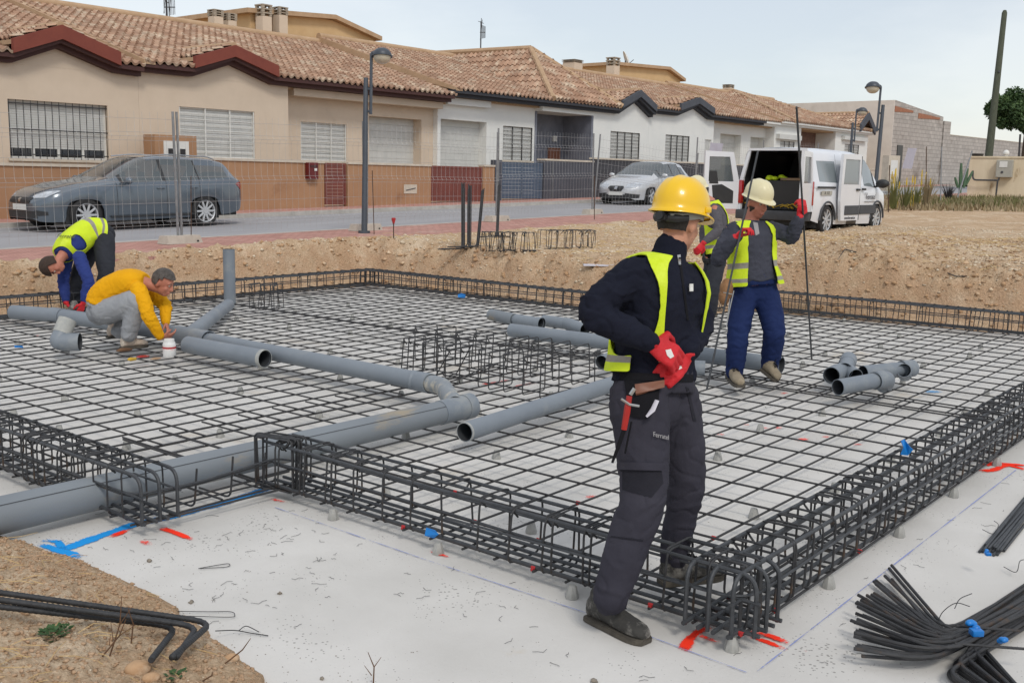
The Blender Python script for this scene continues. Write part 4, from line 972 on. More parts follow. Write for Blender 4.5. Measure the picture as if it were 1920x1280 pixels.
bm = BM(); zp = ZZ(1060, 212)
box(bm, xp0-o.x, xp1-o.x, 1.4, 1.5, -.5, zp-o.z); box(bm, xp1-o.x-.13, xp1-o.x-.003, .0, 1.4, -.5, zp-o.z); box(bm, xp0-o.x+.003, xp0-o.x+.1, .32, 1.4, -.5, zp-o.z)
obj('porch_cladding', bm, mat('porch_slate', srgb(122, 126, 138), srgb(104, 108, 120), scale=2.2, rough=.6, bump=.3, bscale=14), h3, flat=True)
bm = BM(); box(bm, xp0-o.x, xp1-o.x, .0, 2.2, zp-o.z, e3-o.z+.05); obj('porch_soffit', bm, m_white, h3, flat=True)
bm = BM(); xd0 = xp0-o.x+(xp1-xp0)*.66; box(bm, xd0, xd0+.80, 1.34, 1.395, -.2, 1.95); d = obj('door', bm, m_door, h3, flat=True)
bm = BM(); tube(bm, [(xd0+.7, 1.3, .85), (xd0+.7, 1.3, 1.05)], .02, 6); obj('handle', bm, m_wfr, d)
bm = BM(); box(bm, xd0+.3, xd0+.52, 1.32, 1.39, 2.2, 2.42); obj('porch_lamp', bm, m_wfr, h3, flat=True)
main_roof(h3, x3s+.18, x3e, e3+.22, 13, gab=(XX(1152), XX(1184), XX(1214), e3, ZZ(1186, 191)))
xa, xm, xb = XX(1152), XX(1184), XX(1214); zgm = ZZ(1186, 191)
cornice(h3, [(x3s-o.x+.1, e3-o.z-.02), (xa-o.x, e3-o.z-.02), (xm-o.x, zgm-o.z), (xb-o.x, e3-o.z-.02), (x3e-o.x, e3-o.z-.02)], 0, m=m_grayf, back=.7)
gable_wall(h3, xa, xm, xb, e3-.02, zgm+.05, YW, m_white)
gable(h3, xa-o.x-.05, xm-o.x, xb-o.x+.05, e3+.2-o.z, zgm+.19-o.z, e3+.2-o.z, 0, m_grayt, e3+.22-o.z, SLOPE, 3, fh=.28, over=.4)
bm = BM(); box(bm, x3s-o.x+.25, XX(925)-o.x, .12, .5, e3-o.z-.26, e3-o.z-.04); obj('lintel_band', bm, m_white, h3, flat=True)
def hip(root, xa, xb, xr, ze, yb, hgt, seed):
    """hipped corner roof rising above the main slope, ridge point at xr"""
    o = Vector(root.location); y0 = YE-.02; yr = y0+(xb-xa)*.62; ap = Vector((xr, yr, ze+hgt)); apb = Vector((xr, yb, ze+hgt+.1))
    def face(P0, P1, top, nm, k):
        U = (P1-P0); Lu = U.length; Ud = U.normalized(); mid = top-P0; Vd = mid-Ud*mid.dot(Ud); Lv = Vd.length; tu = mid.dot(Ud)
        n = int(Lu/.235)+1; m_ = int(Lv/.36)+1
        tiles(nm, P0-o, Ud, Vd, n, m_, root, keep=lambda u, v: (u > tu*v/Lv-.05) and (u < Lu-(Lu-tu)*v/Lv+.05), pu=Lu/n, pv=Lv/m_, seed=seed+k)
    A, B = Vector((xa, y0, ze)), Vector((xb, y0, ze))
    face(A, B, ap, 'roof', 0)
    # left slope (seen from the street) and right slope as quads to the rear
    Lc = Vector((xa, yb, ze+.02)); Rc = Vector((xb, yb, ze+.02))
    for P0, P1, k in ((Lc, A, 1), (B, Rc, 2)):
        U = P1-P0; Lu = U.length; Ud = U.normalized(); tp = ap-P0; Vd = tp-Ud*tp.dot(Ud); Lv = Vd.length; tu = tp.dot(Ud); n = int(Lu/.235)+1; m_ = int(Lv/.36)+1
        kp = (lambda u, v: u < Lu-(Lu-tu)*v/Lv+.05) if k == 1 else (lambda u, v: u > tu*v/Lv-.05)
        tiles('roof', P0-o, Ud, Vd, n, m_, root, keep=kp, pu=Lu/n, pv=Lv/m_, seed=seed+k)
    bm = BM(); tube(bm, [A-o, ap-o], .11, 8); tube(bm, [B-o, ap-o], .11, 8); tube(bm, [ap-o, apb-o], .12, 8); obj('hip_ridge', bm, m_mortar, root)
hip(h3, XX(1020), XX(1150), XX(1085), e3+.26, 33.5, 2.2, 40)
# ---------------- house 4 (white, second gable and garages)
x4s, x4e = x3e+.004, XX(1452); e4 = e3+.18
h4 = house(x4s, x4e, 1.15, e4, 'white house with one anthracite gable and two plain garage doors', 4, m_white)
o = Vector(h4.location)
hw, mw_ = W_(h4, 1247, 1292, 254, 310, depth=.12, grille='dark_h', panes=4)
hw2, mw2 = W_(h4, 1321, 1333, 262, 310, depth=.12, grille=None, panes=2)
body(h4, x4s, XX(1338), .5, e4+.05, YW, m_white, [hw, hw2]); mw_(); mw2()
YG4 = 24.9; g0, g1, gz1 = XX(1351, YG4), XX(1390, YG4), ZZ(1370, 252, YG4); g2, g3 = XX(1408, YG4), XX(1443, YG4)
body(h4, XX(1338)+.004, x4e, .5, e4, YG4, m_white, [(g0, g1, 1.1, gz1), (g2, g3, 1.1, gz1-.03)], depth=.4); garage(h4, g0-o.x, g1-o.x, 0, gz1-o.z, YG4-o.y, .4); garage(h4, g2-o.x, g3-o.x, 0, gz1-.03-o.z, YG4-o.y, .4)
main_roof(h4, x4s, x4e, e4+.22, 14, gab=(XX(1262), XX(1295), XX(1323), e4, ZZ(1297, 203)))
xa, xm, xb = XX(1262), XX(1295), XX(1323); zgm = ZZ(1297, 203)
cornice(h4, [(x4s-o.x, e4-o.z-.02), (xa-o.x, e4-o.z-.02), (xm-o.x, zgm-o.z), (xb-o.x, e4-o.z-.02), (XX(1425)-o.x, e4-o.z-.02)], 0, m=m_grayf, back=.8)
cornice(h4, [(XX(1425)-o.x+.003, e4-o.z-.02), (x4e-o.x, e4-o.z-.02)], 0, m=m_white, back=.8)
gable_wall(h4, xa, xm, xb, e4-.02, zgm+.05, YW, m_white)
gable(h4, xa-o.x-.05, xm-o.x, xb-o.x+.05, e4+.2-o.z, zgm+.19-o.z, e4+.2-o.z, 0, m_grayt, e4+.22-o.z, SLOPE, 3, fh=.28, over=.4)
# ---------------- house 5 (white, brick porch, end of the terrace)
x5s, x5e = x4e+.004, XX(1628); e5 = e4+.12
h5 = house(x5s, x5e, 1.35, e5, 'white end house with a brown brick porch and hipped roof beside the block wall', 5, m_white)
o = Vector(h5.location)
hw, mw_ = W_(h5, 1462, 1489, 265, 300, depth=.12, grille='dark_h', panes=3)
xq0, xq1 = XX(1502), XX(1567)
body(h5, x5s, xq0, .6, e5+.02, YW, m_white, [hw]); mw_()
hw, mw_ = W_(h5, 1583, 1610, 271, 300, depth=.12, grille='dark_h', panes=3)
body(h5, xq1, x5e, .6, e5+.02, YW, m_white, [hw]); mw_()
bm = BM(); box(bm, xq0-o.x, xq1-o.x, 1.2, 1.3, -.6, e5-o.z+.02); obj('brick_porch', bm, m_brick, h5, flat=True)
for q_ in ((1455, 1497, 1475, 262, 253), (1578, 1622, 1600, 264, 257)): bm = BM(); box(bm, XX(q_[0])-o.x, XX(q_[1])-o.x, -.22, -.004, ZZ(q_[2], q_[3])-o.z, ZZ(q_[2], q_[4])-o.z); obj('awning_box', bm, m_shut, h5, flat=True)
cornice(h5, [(x5s-o.x, e5-o.z-.02), (x5e-o.x+.3, e5-o.z-.02)], 0, m=m_white, back=.8)
main_roof(h5, x5s, x5e+.4, e5+.2, 15, keep=None)
hip(h5, XX(1478), XX(1622), XX(1560), e5+.24, 33.5, 2.2, 60)
gable(h5, XX(1600)-o.x, XX(1614)-o.x, XX(1628)-o.x, e5+.1-o.z, e5+.85-o.z, e5+.0-o.z, 0, m_grayt, e5+.2-o.z, SLOPE, 3, fh=.42, over=.45)
# ---- upper rear storeys and chimneys, each part of its house
def rear_block(root, u0, u1, vtop0, y, label_part='upper_storey', hb=2.2, pitch=.9):
    o = Vector(root.location); xa, xb = XX(u0, y, vtop0), XX(u1, y, vtop0); zt_ = ZZ((u0+u1)/2, vtop0, y); xm = (xa+xb)/2
    bm = BM(); prism(bm, [(xa-o.x, zt_-hb-o.z), (xb-o.x, zt_-hb-o.z), (xb-o.x, zt_-pitch-o.z), (xm-o.x, zt_-o.z), (xa-o.x, zt_-pitch-o.z)], y-o.y, y-o.y+5)
    obj(label_part, bm, m_ochre, root, flat=True)
m_ochre = mat('ochre_render', srgb(214, 184, 140), srgb(204, 172, 128), scale=2, rough=.9)
def upper(root, ua, ub, um, ytop, v_top, v_low, vlo, depth, label='upper_storey'):
    """rear upper floor seen above the ridge: side gable facing the street with a tiled lean roof"""
    o = Vector(root.location); xa, xb = XX(ua, ytop, v_low), XX(ub, ytop, v_low); xm = XX(um, ytop, v_top); zt_, zl = ZZ(um, v_top, ytop), ZZ(ub, v_low, ytop)
    bm = BM(); prism(bm, [(xa-o.x, zl-3-o.z), (xb-o.x, zl-3-o.z), (xb-o.x, zl-o.z), (xm-o.x, zt_-o.z), (xa-o.x, zl+.35-o.z)], ytop-o.y, ytop-o.y+depth); w = obj(label, bm, m_ochre, root, flat=True)
    bm = BM()
    for (a, za), (b, zb) in (((xa-.3, zl+.18), (xm, zt_+.02)), ((xm, zt_+.02), (xb+.25, zl-.08))):
        hexa(bm, [(a-o.x, ytop-o.y-.25, za-o.z), (b-o.x, ytop-o.y-.25, zb-o.z), (b-o.x, ytop-o.y+depth+.2, zb-o.z), (a-o.x, ytop-o.y+depth+.2, za-o.z), (a-o.x, ytop-o.y-.25, za-o.z+.16), (b-o.x, ytop-o.y-.25, zb-o.z+.16), (b-o.x, ytop-o.y+depth+.2, zb-o.z+.16), (a-o.x, ytop-o.y+depth+.2, za-o.z+.16)])
    obj('upper_roof', bm, m_mortar, w, flat=True); return w
upper(h2, 470, 700, 622, 31.6, 38, 72, 0, 6)
upper(h3, 1150, 1275, 1250, 31.6, 132, 150, 0, 6)
def chim_px(root, u, vt, vb, y, w):
    y -= .95
    o = Vector(root.location); p = ony(u, vt, y); b = ony(u, vb, y); chimney(root, p.x-o.x, y-o.y, b.z-1.2-o.z, b.z-o.z+(p.z-b.z)*.52, w, (p.z-b.z)*.48)
for (rt, u, vt, vb, w) in ((h1, 404, 19, 46, .36), (h1, 430, 26, 54, .34), (h2, 494, 9, 56, .40), (h2, 525, 14, 46, .38), (h3, 912, 95, 110, .42), (h3, 930, 97, 112, .36), (h4, 1074, 113, 124, .7), (h4, 1150, 108, 142, .5), (h5, 1366, 159, 172, .5)): chim_px(rt, u, vt, vb, YR+1.2, w)
# ---- aerials and dish
m_metal = mat('galvanised_steel', srgb(150, 152, 154), srgb(128, 130, 132), scale=9, rough=.5, metal=.6, c3=srgb(110, 108, 104), s3=4, t3=.62)
m_metal2 = mat('dark_metal', srgb(84, 86, 90), srgb(70, 72, 76), scale=9, rough=.5, metal=.4)
def aerial(u, vb, vt, y, label, s=1.0, dish=False):
    b, t = ony(u, vb, y), ony(u, vt, y); r = empty('tv_aerial', b-Vector((0, 0, .6)), R(20), label, 'tv aerial'); h = t.z-b.z+.6
    bm = BM(); tube(bm, [(0, 0, 0), (0, 0, h)], .03, 6); obj('mast', bm, m_metal2, r)
    bm = BM()
    tube(bm, [(-.1, 0, h-.5), (.55*s, 0, h-.42)], .018, 5)
    for k in range(7): x = -.05+.1*k*s; tube(bm, [(x, 0, h-.78+.02*k), (x, 0, h-.15)], .012, 4)
    tube(bm, [(-.5*s, -.2, h-.3), (.5*s, .2, h-.3)], .016, 4)
    for k in (-.5, .5): tube(bm, [(k*s, k*.4, h-.75), (k*s*1.1, k*.45, h+.05)], .014, 4); tube(bm, [(k*s, k*.4+.02, h-.75), (k*s*1.1+.12, k*.45, h+.0)], .012, 4)
    tube(bm, [(-.35*s, 0, h-.05), (.35*s, 0, h-.05)], .012, 4); obj('antenna_array', bm, m_metal2, r)
aerial(901, 106, 40, YR+1, 'tall tv aerial on a mast in the middle of the roofs')
aerial(313, 30, -14, YR+1, 'tv aerial at the top border above the beige houses', .8)
aerial(1562, 182, 178, YR+1, 'tiny aerial stub on the last roof', .2) if False else None
p = ony(1174, 114, YR+1); r = empty('satellite_dish', p, 0, 'round satellite dish beside a chimney on the white houses', 'satellite dish')
bm = BM(); mt = Matrix.Rotation(R(70), 3, 'X'); sphere(bm, (0, 0, 0), .52, .52, .13, 20, 5, mtx=Matrix.Rotation(R(40), 3, 'Z') @ mt, zmin=.02); obj('reflector', bm, m_wfr, r)
bm = BM(); tube(bm, [(0, .1, -.6), (0, .05, 0)], .03, 6); tube(bm, [(0, 0, -.3), (.2, -.35, .05)], .02, 5); obj('mount', bm, m_metal2, r)
# ================================================================ STREET WALLS IN FRONT OF THE HOUSES
YB = 22.4
def street_wall(label, u0, u1, vt, m, gates=(), cap=True, x0=None, x1=None, zt_=None, capm=None, d=.2):
    xa = x0 if x0 is not None else XX(u0, YB, 340); xb = x1 if x1 is not None else XX(u1, YB, 340); zt_ = zt_ if zt_ is not None else ZZ((max(u0, 0)+u1)/2, vt, YB); r = empty('street_wall', (xa, YB, gz(xa)-.1), 0, label, 'wall'); o = Vector(r.location)
    bm = BM(); box(bm, 0, xb-xa, 0, d, -.3, zt_-o.z); obj('wall', bm, m, r, flat=True)
    if cap: bm = BM(); box(bm, -.0, xb-xa, -.035, d+.035, zt_-o.z+.002, zt_-o.z+.062); obj('coping', bm, capm or m_cap, r, flat=True)
    return r
def gate(label, u0, u1, vt, vb, m, style, name='gate'):
    xa, xb = XX(u0, YB, 340), XX(u1, YB, 340); zt_ = ZZ((u0+u1)/2, vt, YB); zb = gz(xa)+.06; r = empty(name, (xa, YB+.06, zb), 0, label, 'gate')
    w, h = xb-xa, zt_-zb; bm = BM()
    for a in (0, w-.05): box(bm, a, a+.05, -.03, .03, 0, h)
    box(bm, .05, w-.05, -.03, .03, 0, .06); box(bm, .05, w-.05, -.03, .03, h-.06, h); obj('frame', bm, m, r, flat=True)
    bm = BM()
    if style == 'h': slats(bm, .05, w-.05, .06, h-.06, 0, .095, .014)
    elif style == 'v': slats(bm, .05, w-.05, .06, h-.06, 0, .105, .014, vertical=True)
    else:
        slats(bm, .05, w/2-.02, .06, h-.06, 0, .115, .014); slats(bm, w/2+.02, w-.05, .06, h-.06, 0, .115, .014); box(bm, w/2-.02, w/2+.02, -.025, .025, .06, h-.06)
    obj('slat_panel', bm, m, r, flat=True); return r
street_wall('low brown rendered wall with pale coping at the left border behind the grey estate car', 0, 262, 307.5, m_brown, x0=4.5, x1=XX(262, YB, 340), zt_=1.75)
street_wall('brown rendered wall with pale coping, right of the grey estate car, carrying a mailbox', 262, 608, 302, m_brown, zt_=1.985)
gate('narrow red brown slatted garden gate between two brown walls', 611, 650, 306, 384, m_gater, 'h')
w = street_wall('brown rendered wall with a meter door, left of the wide red brown gate', 652, 808, 310, m_brown, zt_=1.985)
o = Vector(w.location); a, b = XX(757, YB, 355)-o.x, XX(781, YB, 355)-o.x; bm = BM(); box(bm, a, b, -.02, -.002, ZZ(770, 363, YB)-o.z, ZZ(770, 346, YB)-o.z); mp_ = obj('meter_door', bm, m_cap, w, flat=True)
bm = BM(); tube(bm, [((a+b)/2-.2, -.03, .55), ((a+b)/2+.2, -.03, .62)], .012, 5); obj('handle', bm, m_metal2, mp_)
gate('wide red brown slatted driveway gate in front of the beige garage', 809, 905, 312, 378, m_gater, 'v', 'driveway_gate')
street_wall('short ochre brown wall pier between the red brown gate and the blue grey gate', 906, 927, 312, m_brown, zt_=2.03)
street_wall('slate coloured pier left of the blue grey gate', 928, 941, 300, m_slate, zt_=2.26, cap=False)
gate('wide blue grey slatted double gate of the white house', 942, 1018, 305, 372, m_gateb, 'd', 'driveway_gate')
w = street_wall('dark slate clad wall with pale coping in front of the porch', 1020, 1112, 302.5, m_slate, zt_=2.3, d=.3)
o = Vector(w.location); bm = BM(); box(bm, .45, .48, -.02, -.002, -.2, 1.5); obj('corner_trim', bm, m_metal, w, flat=True)
street_wall('dark brick street wall behind the silver hatchback', 1113, 1420, 305, m_slateb, zt_=2.42)
street_wall('pale street wall of the end house behind the white van', 1421, 1640, 305, m_cap, zt_=2.5)
# mailbox and house number
p = ony(585, 319, YB-.09); r = empty('mailbox', p, 0, 'dark red mailbox on the brown wall beside the garden gate', 'mailbox')
m_mail = mat('dark_red_metal', srgb(104, 30, 30), srgb(92, 24, 26), scale=6, rough=.4)
bm = BM(); box(bm, -.17, .17, -.07, .085, -.24, .2, bev=.012); obj('body', bm, m_mail, r, flat=True)
bm = BM(); box(bm, -.12, .12, -.085, -.072, .08, .13); obj('flap', bm, m_brownf, r, flat=True); bm = BM(); box(bm, .02, .11, -.082, -.074, -.02, .05); obj('name_plate', bm, m_wfr, r, flat=True)
# white switch cabinet in front of the beige house
p = ony(331, 305, 23.4); r = empty('meter_cabinet', (p.x, 23.4, gz(p.x)), 0, 'white cabinet in a brown surround between the two beige house windows', 'meter cabinet')
zt_ = ZZ(331, 254, 23.4)-gz(p.x); w_ = XX(361, 23.4, 260)-XX(282, 23.4, 260); bm = BM(); box(bm, -w_*.5, w_*.5, 0, .5, 0, zt_); obj('surround', bm, m_brown, r, flat=True)
bm = BM(); box(bm, -w_*.3, w_*.3, -.02, -.002, .5, zt_-.14); d = obj('door', bm, m_wfr, r, flat=True)
for k in (-.2, .08): bm = BM(); box(bm, w_*k, w_*k+.16, -.03, -.022, zt_-.55, zt_-.33); obj('vent', bm, m_bgr, d, flat=True)
# ================================================================ BLOCK BUILDING AND WALL ON THE RIGHT
m_block = mat('grey_block', srgb(190, 183, 176), srgb(174, 167, 160), scale=2, rough=.95, bump=.2, bscale=30, c3=srgb(150, 141, 132), s3=.4, t3=.55); add_bricks(m_block, 1, .6, .25, .022, .62, axis=(0, 2))
m_plaster = mat('pale_plaster', srgb(226, 217, 206), srgb(214, 205, 194), scale=1.5, rough=.95, c3=srgb(204, 194, 180), s3=.3, t3=.55)
CX = atd(1670, 300, 66); bx0, by0 = CX.x, CX.y; zg = 1.55
bb = empty('block_building', (bx0, by0, zg), R(-4), 'tall bare grey block building with a pale plastered side wall at the right', 'building')
ztop = atd(1672, 189, 66).z-zg
bl = Matrix.Rotation(R(-4), 3, 'Z')
def bu(u, v): # point of the block facade seen at a pixel
    d = ray(u, v); n = bl @ Vector((0, -1, 0)); t = (Vector((bx0, by0, 0))-Vector((0, 0, H))).dot(n)/d.dot(n); return (Vector((0, 0, H))+t*d)
L1 = (bu(1765, 250)-bu(1672, 250)).length; zr1 = bu(1765, 219).z-zg
bm = BM(); prism(bm, [(0, -.5), (L1, -.5), (L1, zr1), (L1*.02, ztop), (0, ztop)], 0, 12); w = obj('block_wall', bm, m_block, bb, flat=True)
bm = BM(); hexa(bm, [(-.06, .0, -.5), (-.003, .0, -.5), (-.003, 14, -.5), (-.06, 14, -.5), (-.06, .0, ztop), (-.003, .0, ztop), (-.003, 14, ztop), (-.06, 14, ztop)]); obj('plastered_wall', bm, m_plaster, bb, flat=True)
m_redb = mat('red_brick_band', srgb(168, 116, 88), srgb(150, 100, 76), scale=4, rough=.9)
bm = BM()
for a, b in (((1678, 1712), (199, 208)), ((1722, 1762), (212, 221))):
    p, q = bu(a[0], b[0]), bu(a[1], b[1]); xa, xb = (p-CX).length*1, (Vector((q.x, q.y, 0))-Vector((bx0, by0, 0))).length; xa = (Vector((p.x, p.y, 0))-Vector((bx0, by0, 0))).length
    hexa(bm, [(xa, -.03, p.z-zg-.35), (xb, -.03, q.z-zg-.12), (xb, -.002, q.z-zg-.12), (xa, -.002, p.z-zg-.35), (xa, -.03, p.z-zg), (xb, -.03, q.z-zg), (xb, -.002, q.z-zg), (xa, -.002, p.z-zg)])
obj('brick_band', bm, m_redb, bb, flat=True)
bm = BM(); p = bu(1688, 345); q = bu(1681, 272); xa = (Vector((bu(1680, 300).x, bu(1680, 300).y, 0))-Vector((bx0, by0, 0))).length; xb = (Vector((bu(1690, 300).x, bu(1690, 300).y, 0))-Vector((bx0, by0, 0))).length; box(bm, xa, xb, -.05, -.002, -.4, q.z-zg); obj('door', bm, m_dark, bb, flat=True)
L2 = (bu(1940, 300)-bu(1765, 300)).length+14; zl = bu(1776, 253).z-zg
bw = empty('block_wall', (bu(1765, 300).x, bu(1765, 300).y, zg), R(-4), 'long low grey block wall running off to the right border', 'wall')
bm = BM(); box(bm, .004, L2, .0, .25, -.5, zl); box(bm, .004, 1.2, .002, .24, zl, zl+.9); obj('wall', bm, m_block, bw, flat=True); bm = BM(); box(bm, 1.2, L2, -.03, .28, zl+.003, zl+.05); obj('coping', bm, m_cap, bw, flat=True)
# small cream meter pillar
pp = atd(1668, 340, 52); mpil = empty('meter_pillar', (pp.x, pp.y, gz(pp.x)), R(-20), 'narrow cream meter pillar beside the lamp post right of the van', 'meter pillar'); bm = BM(); box(bm, -.4, .4, -.2, .2, 0, atd(1668, 292, 52).z-gz(pp.x)); obj('pillar', bm, m_cap, mpil, flat=True); bm = BM(); box(bm, -.25, .25, -.215, -.203, .8, 1.5); obj('panel', bm, m_wfr, mpil, flat=True)
# ================================================================ FENCE, LAMPS, POLE, TREE, RIGHT WALL
m_wire = mat('fence_wire', srgb(186, 188, 188), srgb(166, 167, 166), scale=9, rough=.5, metal=.5)
m_foot = mat('fence_weight', srgb(192, 184, 172), srgb(172, 164, 152), scale=6, rough=.95, bump=.4)
FP = [(5.1, 14.15), (9.43, 14.30), (13.58, 14.56), (17.72, 14.82), (22.0, 15.25), (26.2, 14.75), (30.4, 14.75), (34.6, 14.75)]
FL = ['leftmost wire mesh fence panel, in front of the grey estate car', 'wire mesh fence panel in front of the brown wall and beige windows', 'wire mesh fence panel in front of the beige and white garages', 'wire mesh fence panel in front of the slate porch', 'leaning wire mesh fence panel in front of the silver hatchback', 'wire mesh fence panel behind the yellow helmet', 'wire mesh fence panel carrying a white sheet, left of the van']
LEAN = [(0, 0), (0, 0), (.02, 0), (0, 0), (.10, -.02), (.04, 0), (.0, 0), (0, 0)]
def fence_panel(a, b, label, lean=0.0, h=2.0):
    A, B = Vector((a[0], a[1], gz(a[0])+.0)), Vector((b[0], b[1], gz(b[0])+.0)); d = B-A; L_ = d.length; r = empty('site_fence', A, math.atan2(d.y, d.x), label, 'wire fence', 'temporary fence panels along the street')
    r.rotation_euler[1] = -math.atan2(d.z, math.hypot(d.x, d.y))+lean
    bm = BM()
    e = .034
    for x in (e, L_-e):
        bm2 = BM(); tube(bm2, [(x, 0, .06), (x, 0, h)], .02, 8); obj('post', bm2, m_metal, r)
    n = int((L_-2*e)/.1325)
    fold = lambda z: -.03 if any(abs(z-f) < .03 for f in (.3, .95, 1.6)) else 0
    prof = [(0, .12), (0, .24), (-.035, .30), (0, .36), (0, .90), (-.035, .96), (0, 1.02), (0, 1.56), (-.035, 1.62), (0, 1.68), (0, h-.02)]
    for k in range(n+1):
        x = e+(L_-2*e)*k/n; tube(bm, [(x, y, z) for y, z in prof], .0018, 4, cap=False)
    for z in (.24, .36, .63, .90, 1.02, 1.29, 1.56, 1.68, h-.12): tube(bm, [(e, 0, z), (L_-e, 0, z)], .0023, 4, cap=False)
    for z in (.30, .96, 1.62): tube(bm, [(e, -.035, z), (L_-e, -.035, z)], .0023, 4, cap=False)
    obj('wire_mesh', bm, m_wire, r); return r
fps = [fence_panel(FP[i], FP[i+1], FL[i], LEAN[i][0]) for i in range(7)]
FT = ['concrete fence foot in front of the grey estate car door', 'concrete fence foot at the street lamp', 'concrete fence foot behind the upright bars', 'concrete fence foot left of the silver hatchback', 'concrete fence foot behind the man in the yellow helmet', 'concrete fence foot hidden behind the van door', 'concrete fence foot behind the van']
for i in range(1, 5):
    bm = BM(); hexa(bm, [(-.33, -.13, 0), (.33, -.13, 0), (.33, .13, 0), (-.33, .13, 0), (-.30, -.10, .125), (.30, -.10, .125), (.30, .10, .125), (-.30, .10, .125)])
    f = empty('fence_weight', (FP[i][0], FP[i][1], gz(FP[i][0])), R(3), FT[i-1], 'fence foot', 'concrete fence feet'); obj('block', bm, m_foot, f, flat=True)
    bm = BM(); tube(bm, [(.24, -.125, .03), (.24, -.1181, .03)], .022, 10); obj('hole', bm, m_dark, f)
# white sheets hung on the fence
def sheet(c, w, h, label, yaw=0, lean=0.0):
    bm = BM(); n = 8; rows = []
    for j in range(n+1): rows.append([bm.verts.new((w*(i/n-.5)+lean*(j/n), .012*math.sin(i*1.3+j*.7), h*(j/n-.5))) for i in range(n+1)])
    for a, b in zip(rows, rows[1:]):
        for i in range(n): bm.faces.new((a[i], a[i+1], b[i+1], b[i]))
    bmesh.ops.solidify(bm, geom=bm.faces[:], thickness=.004); o = obj('notice_sheet', bm, m_sheet); o.location = c; o.rotation_euler = (0, 0, yaw); return tag(o, label, 'notice')
m_sheet = mat('white_sheet', srgb(214, 212, 222), srgb(206, 204, 214), scale=3, rough=.6)
p = ony(1338, 293, 14.62); sheet(p, .78, .74, 'blank white sheet hung on the fence left of the open van door', R(0), .15)
p = atd(1702, 297, 37); sheet(p, .5, .72, 'blank white sheet hung on the fence in front of the block building', R(-20), .2)
# thin stakes
def stake(u, vt, vb, D, r, label, m=None, cap=None, nm='steel_stake', ut=None):
    if D is None: D = (hit(u, vb)-Vector((0, 0, H))).dot(CF)
    b, t = atd(u, vb, D), atd(ut if ut is not None else u, vt, D); b.z = min(b.z, gh(b.x, b.y)); o = empty(nm, b, 0, label, 'stake'); bm = BM(); tube(bm, [(0, 0, -.05), t-b], r, 6); obj('rod', bm, m or m_rust, o)
    if cap:
        bm = BM(); tube(bm, [(t-b)+Vector((0, 0, -.07)), (t-b)+Vector((0, 0, .01)), (t-b)+Vector((0, 0, .03))], [.012, .035, .03], 10); obj('cap', bm, m_redp, o)
    return o
stake(358, 330, 452, 16.4, .008, 'thin dark stake beside the first fence post'); stake(702, 320, 436, 18.6, .008, 'thin rusty stake right of the street lamp', ut=698); stake(738, 412, 453, None, .009, 'short stake with a red plastic cap in the dirt strip', cap=True)
stake(1115, 330, 402, 24, .009, 'thin dark stake beside the fence foot left of the silver hatchback'); 
stake(1737, 275, 388, 33, .014, 'tall thin leaning fence rod among the weeds', ut=1737) ; stake(1766, 275, 350, 37, .02, 'slanting thin grey rod in front of the block wall', m_metal, ut=1766); stake(1796, 283, 345, 40, .03, 'slanting grey post left of the stained wall', m_metal, ut=1823); stake(1668, 310, 368, 30, .015, 'thin rusty post right of the lamp among the weeds')
# upright bundles on the dirt
def upright(u, vt, vb, D, w, n, label, ut=None):
    b = hit(u, vb); D = (b-Vector((0, 0, H))).dot(CF); t = atd(ut if ut is not None else u, vt, D); r0 = empty('upright_bars', b, R(-20), label, 'bent bars', 'upright bundles of bent bars'); rr = random.Random(u)
    for k in range(n):
        bm = BM(); ox, oy = rr.uniform(-w, w), rr.uniform(-w*.6, w*.6); tp = (Matrix.Rotation(R(20), 3, 'Z') @ (t-b)); tube(bm, rounded([(ox+rr.uniform(-.5, .2), oy-.1, .02), (ox, oy, .02), (tp.x+ox, tp.y+oy, tp.z+rr.uniform(-.06, .04))], .06, 3), .009, 6); obj('bar', bm, m_bar, r0)
upright(868, 346, 468, 16, .028, 7, 'upright dark bar bundle, leftmost of the four on the dirt'); upright(879, 348, 464, 16, .026, 6, 'upright dark bar bundle, second from the left on the dirt', ut=880); upright(896, 356, 464, 16, .022, 6, 'upright dark bar bundle leaning to the right, third on the dirt', ut=906); upright(932, 344, 445, 18, .026, 7, 'upright dark bar bundle, rightmost, beside the fence post', ut=936)
bm = BM(); p, q = hit(828, 470), hit(1005, 474); tube(bm, [p+Vector((0, 0, .03)), q+Vector((0, 0, .03))], .011, 6); tag(obj('lying_bar', bm, m_bar), 'long dark bar lying on the dirt under the upright bundles', 'steel bar')
bm = BM(); p, q = hit(300, 503), hit(440, 508); tube(bm, [p+Vector((0, 0, .03)), hit(360, 508)+Vector((0, 0, .03)), q+Vector((0, 0, .02))], .01, 6); tag(obj('lying_bar', bm, m_bar), 'dark bar lying on the dirt behind the crouching man', 'steel bar')
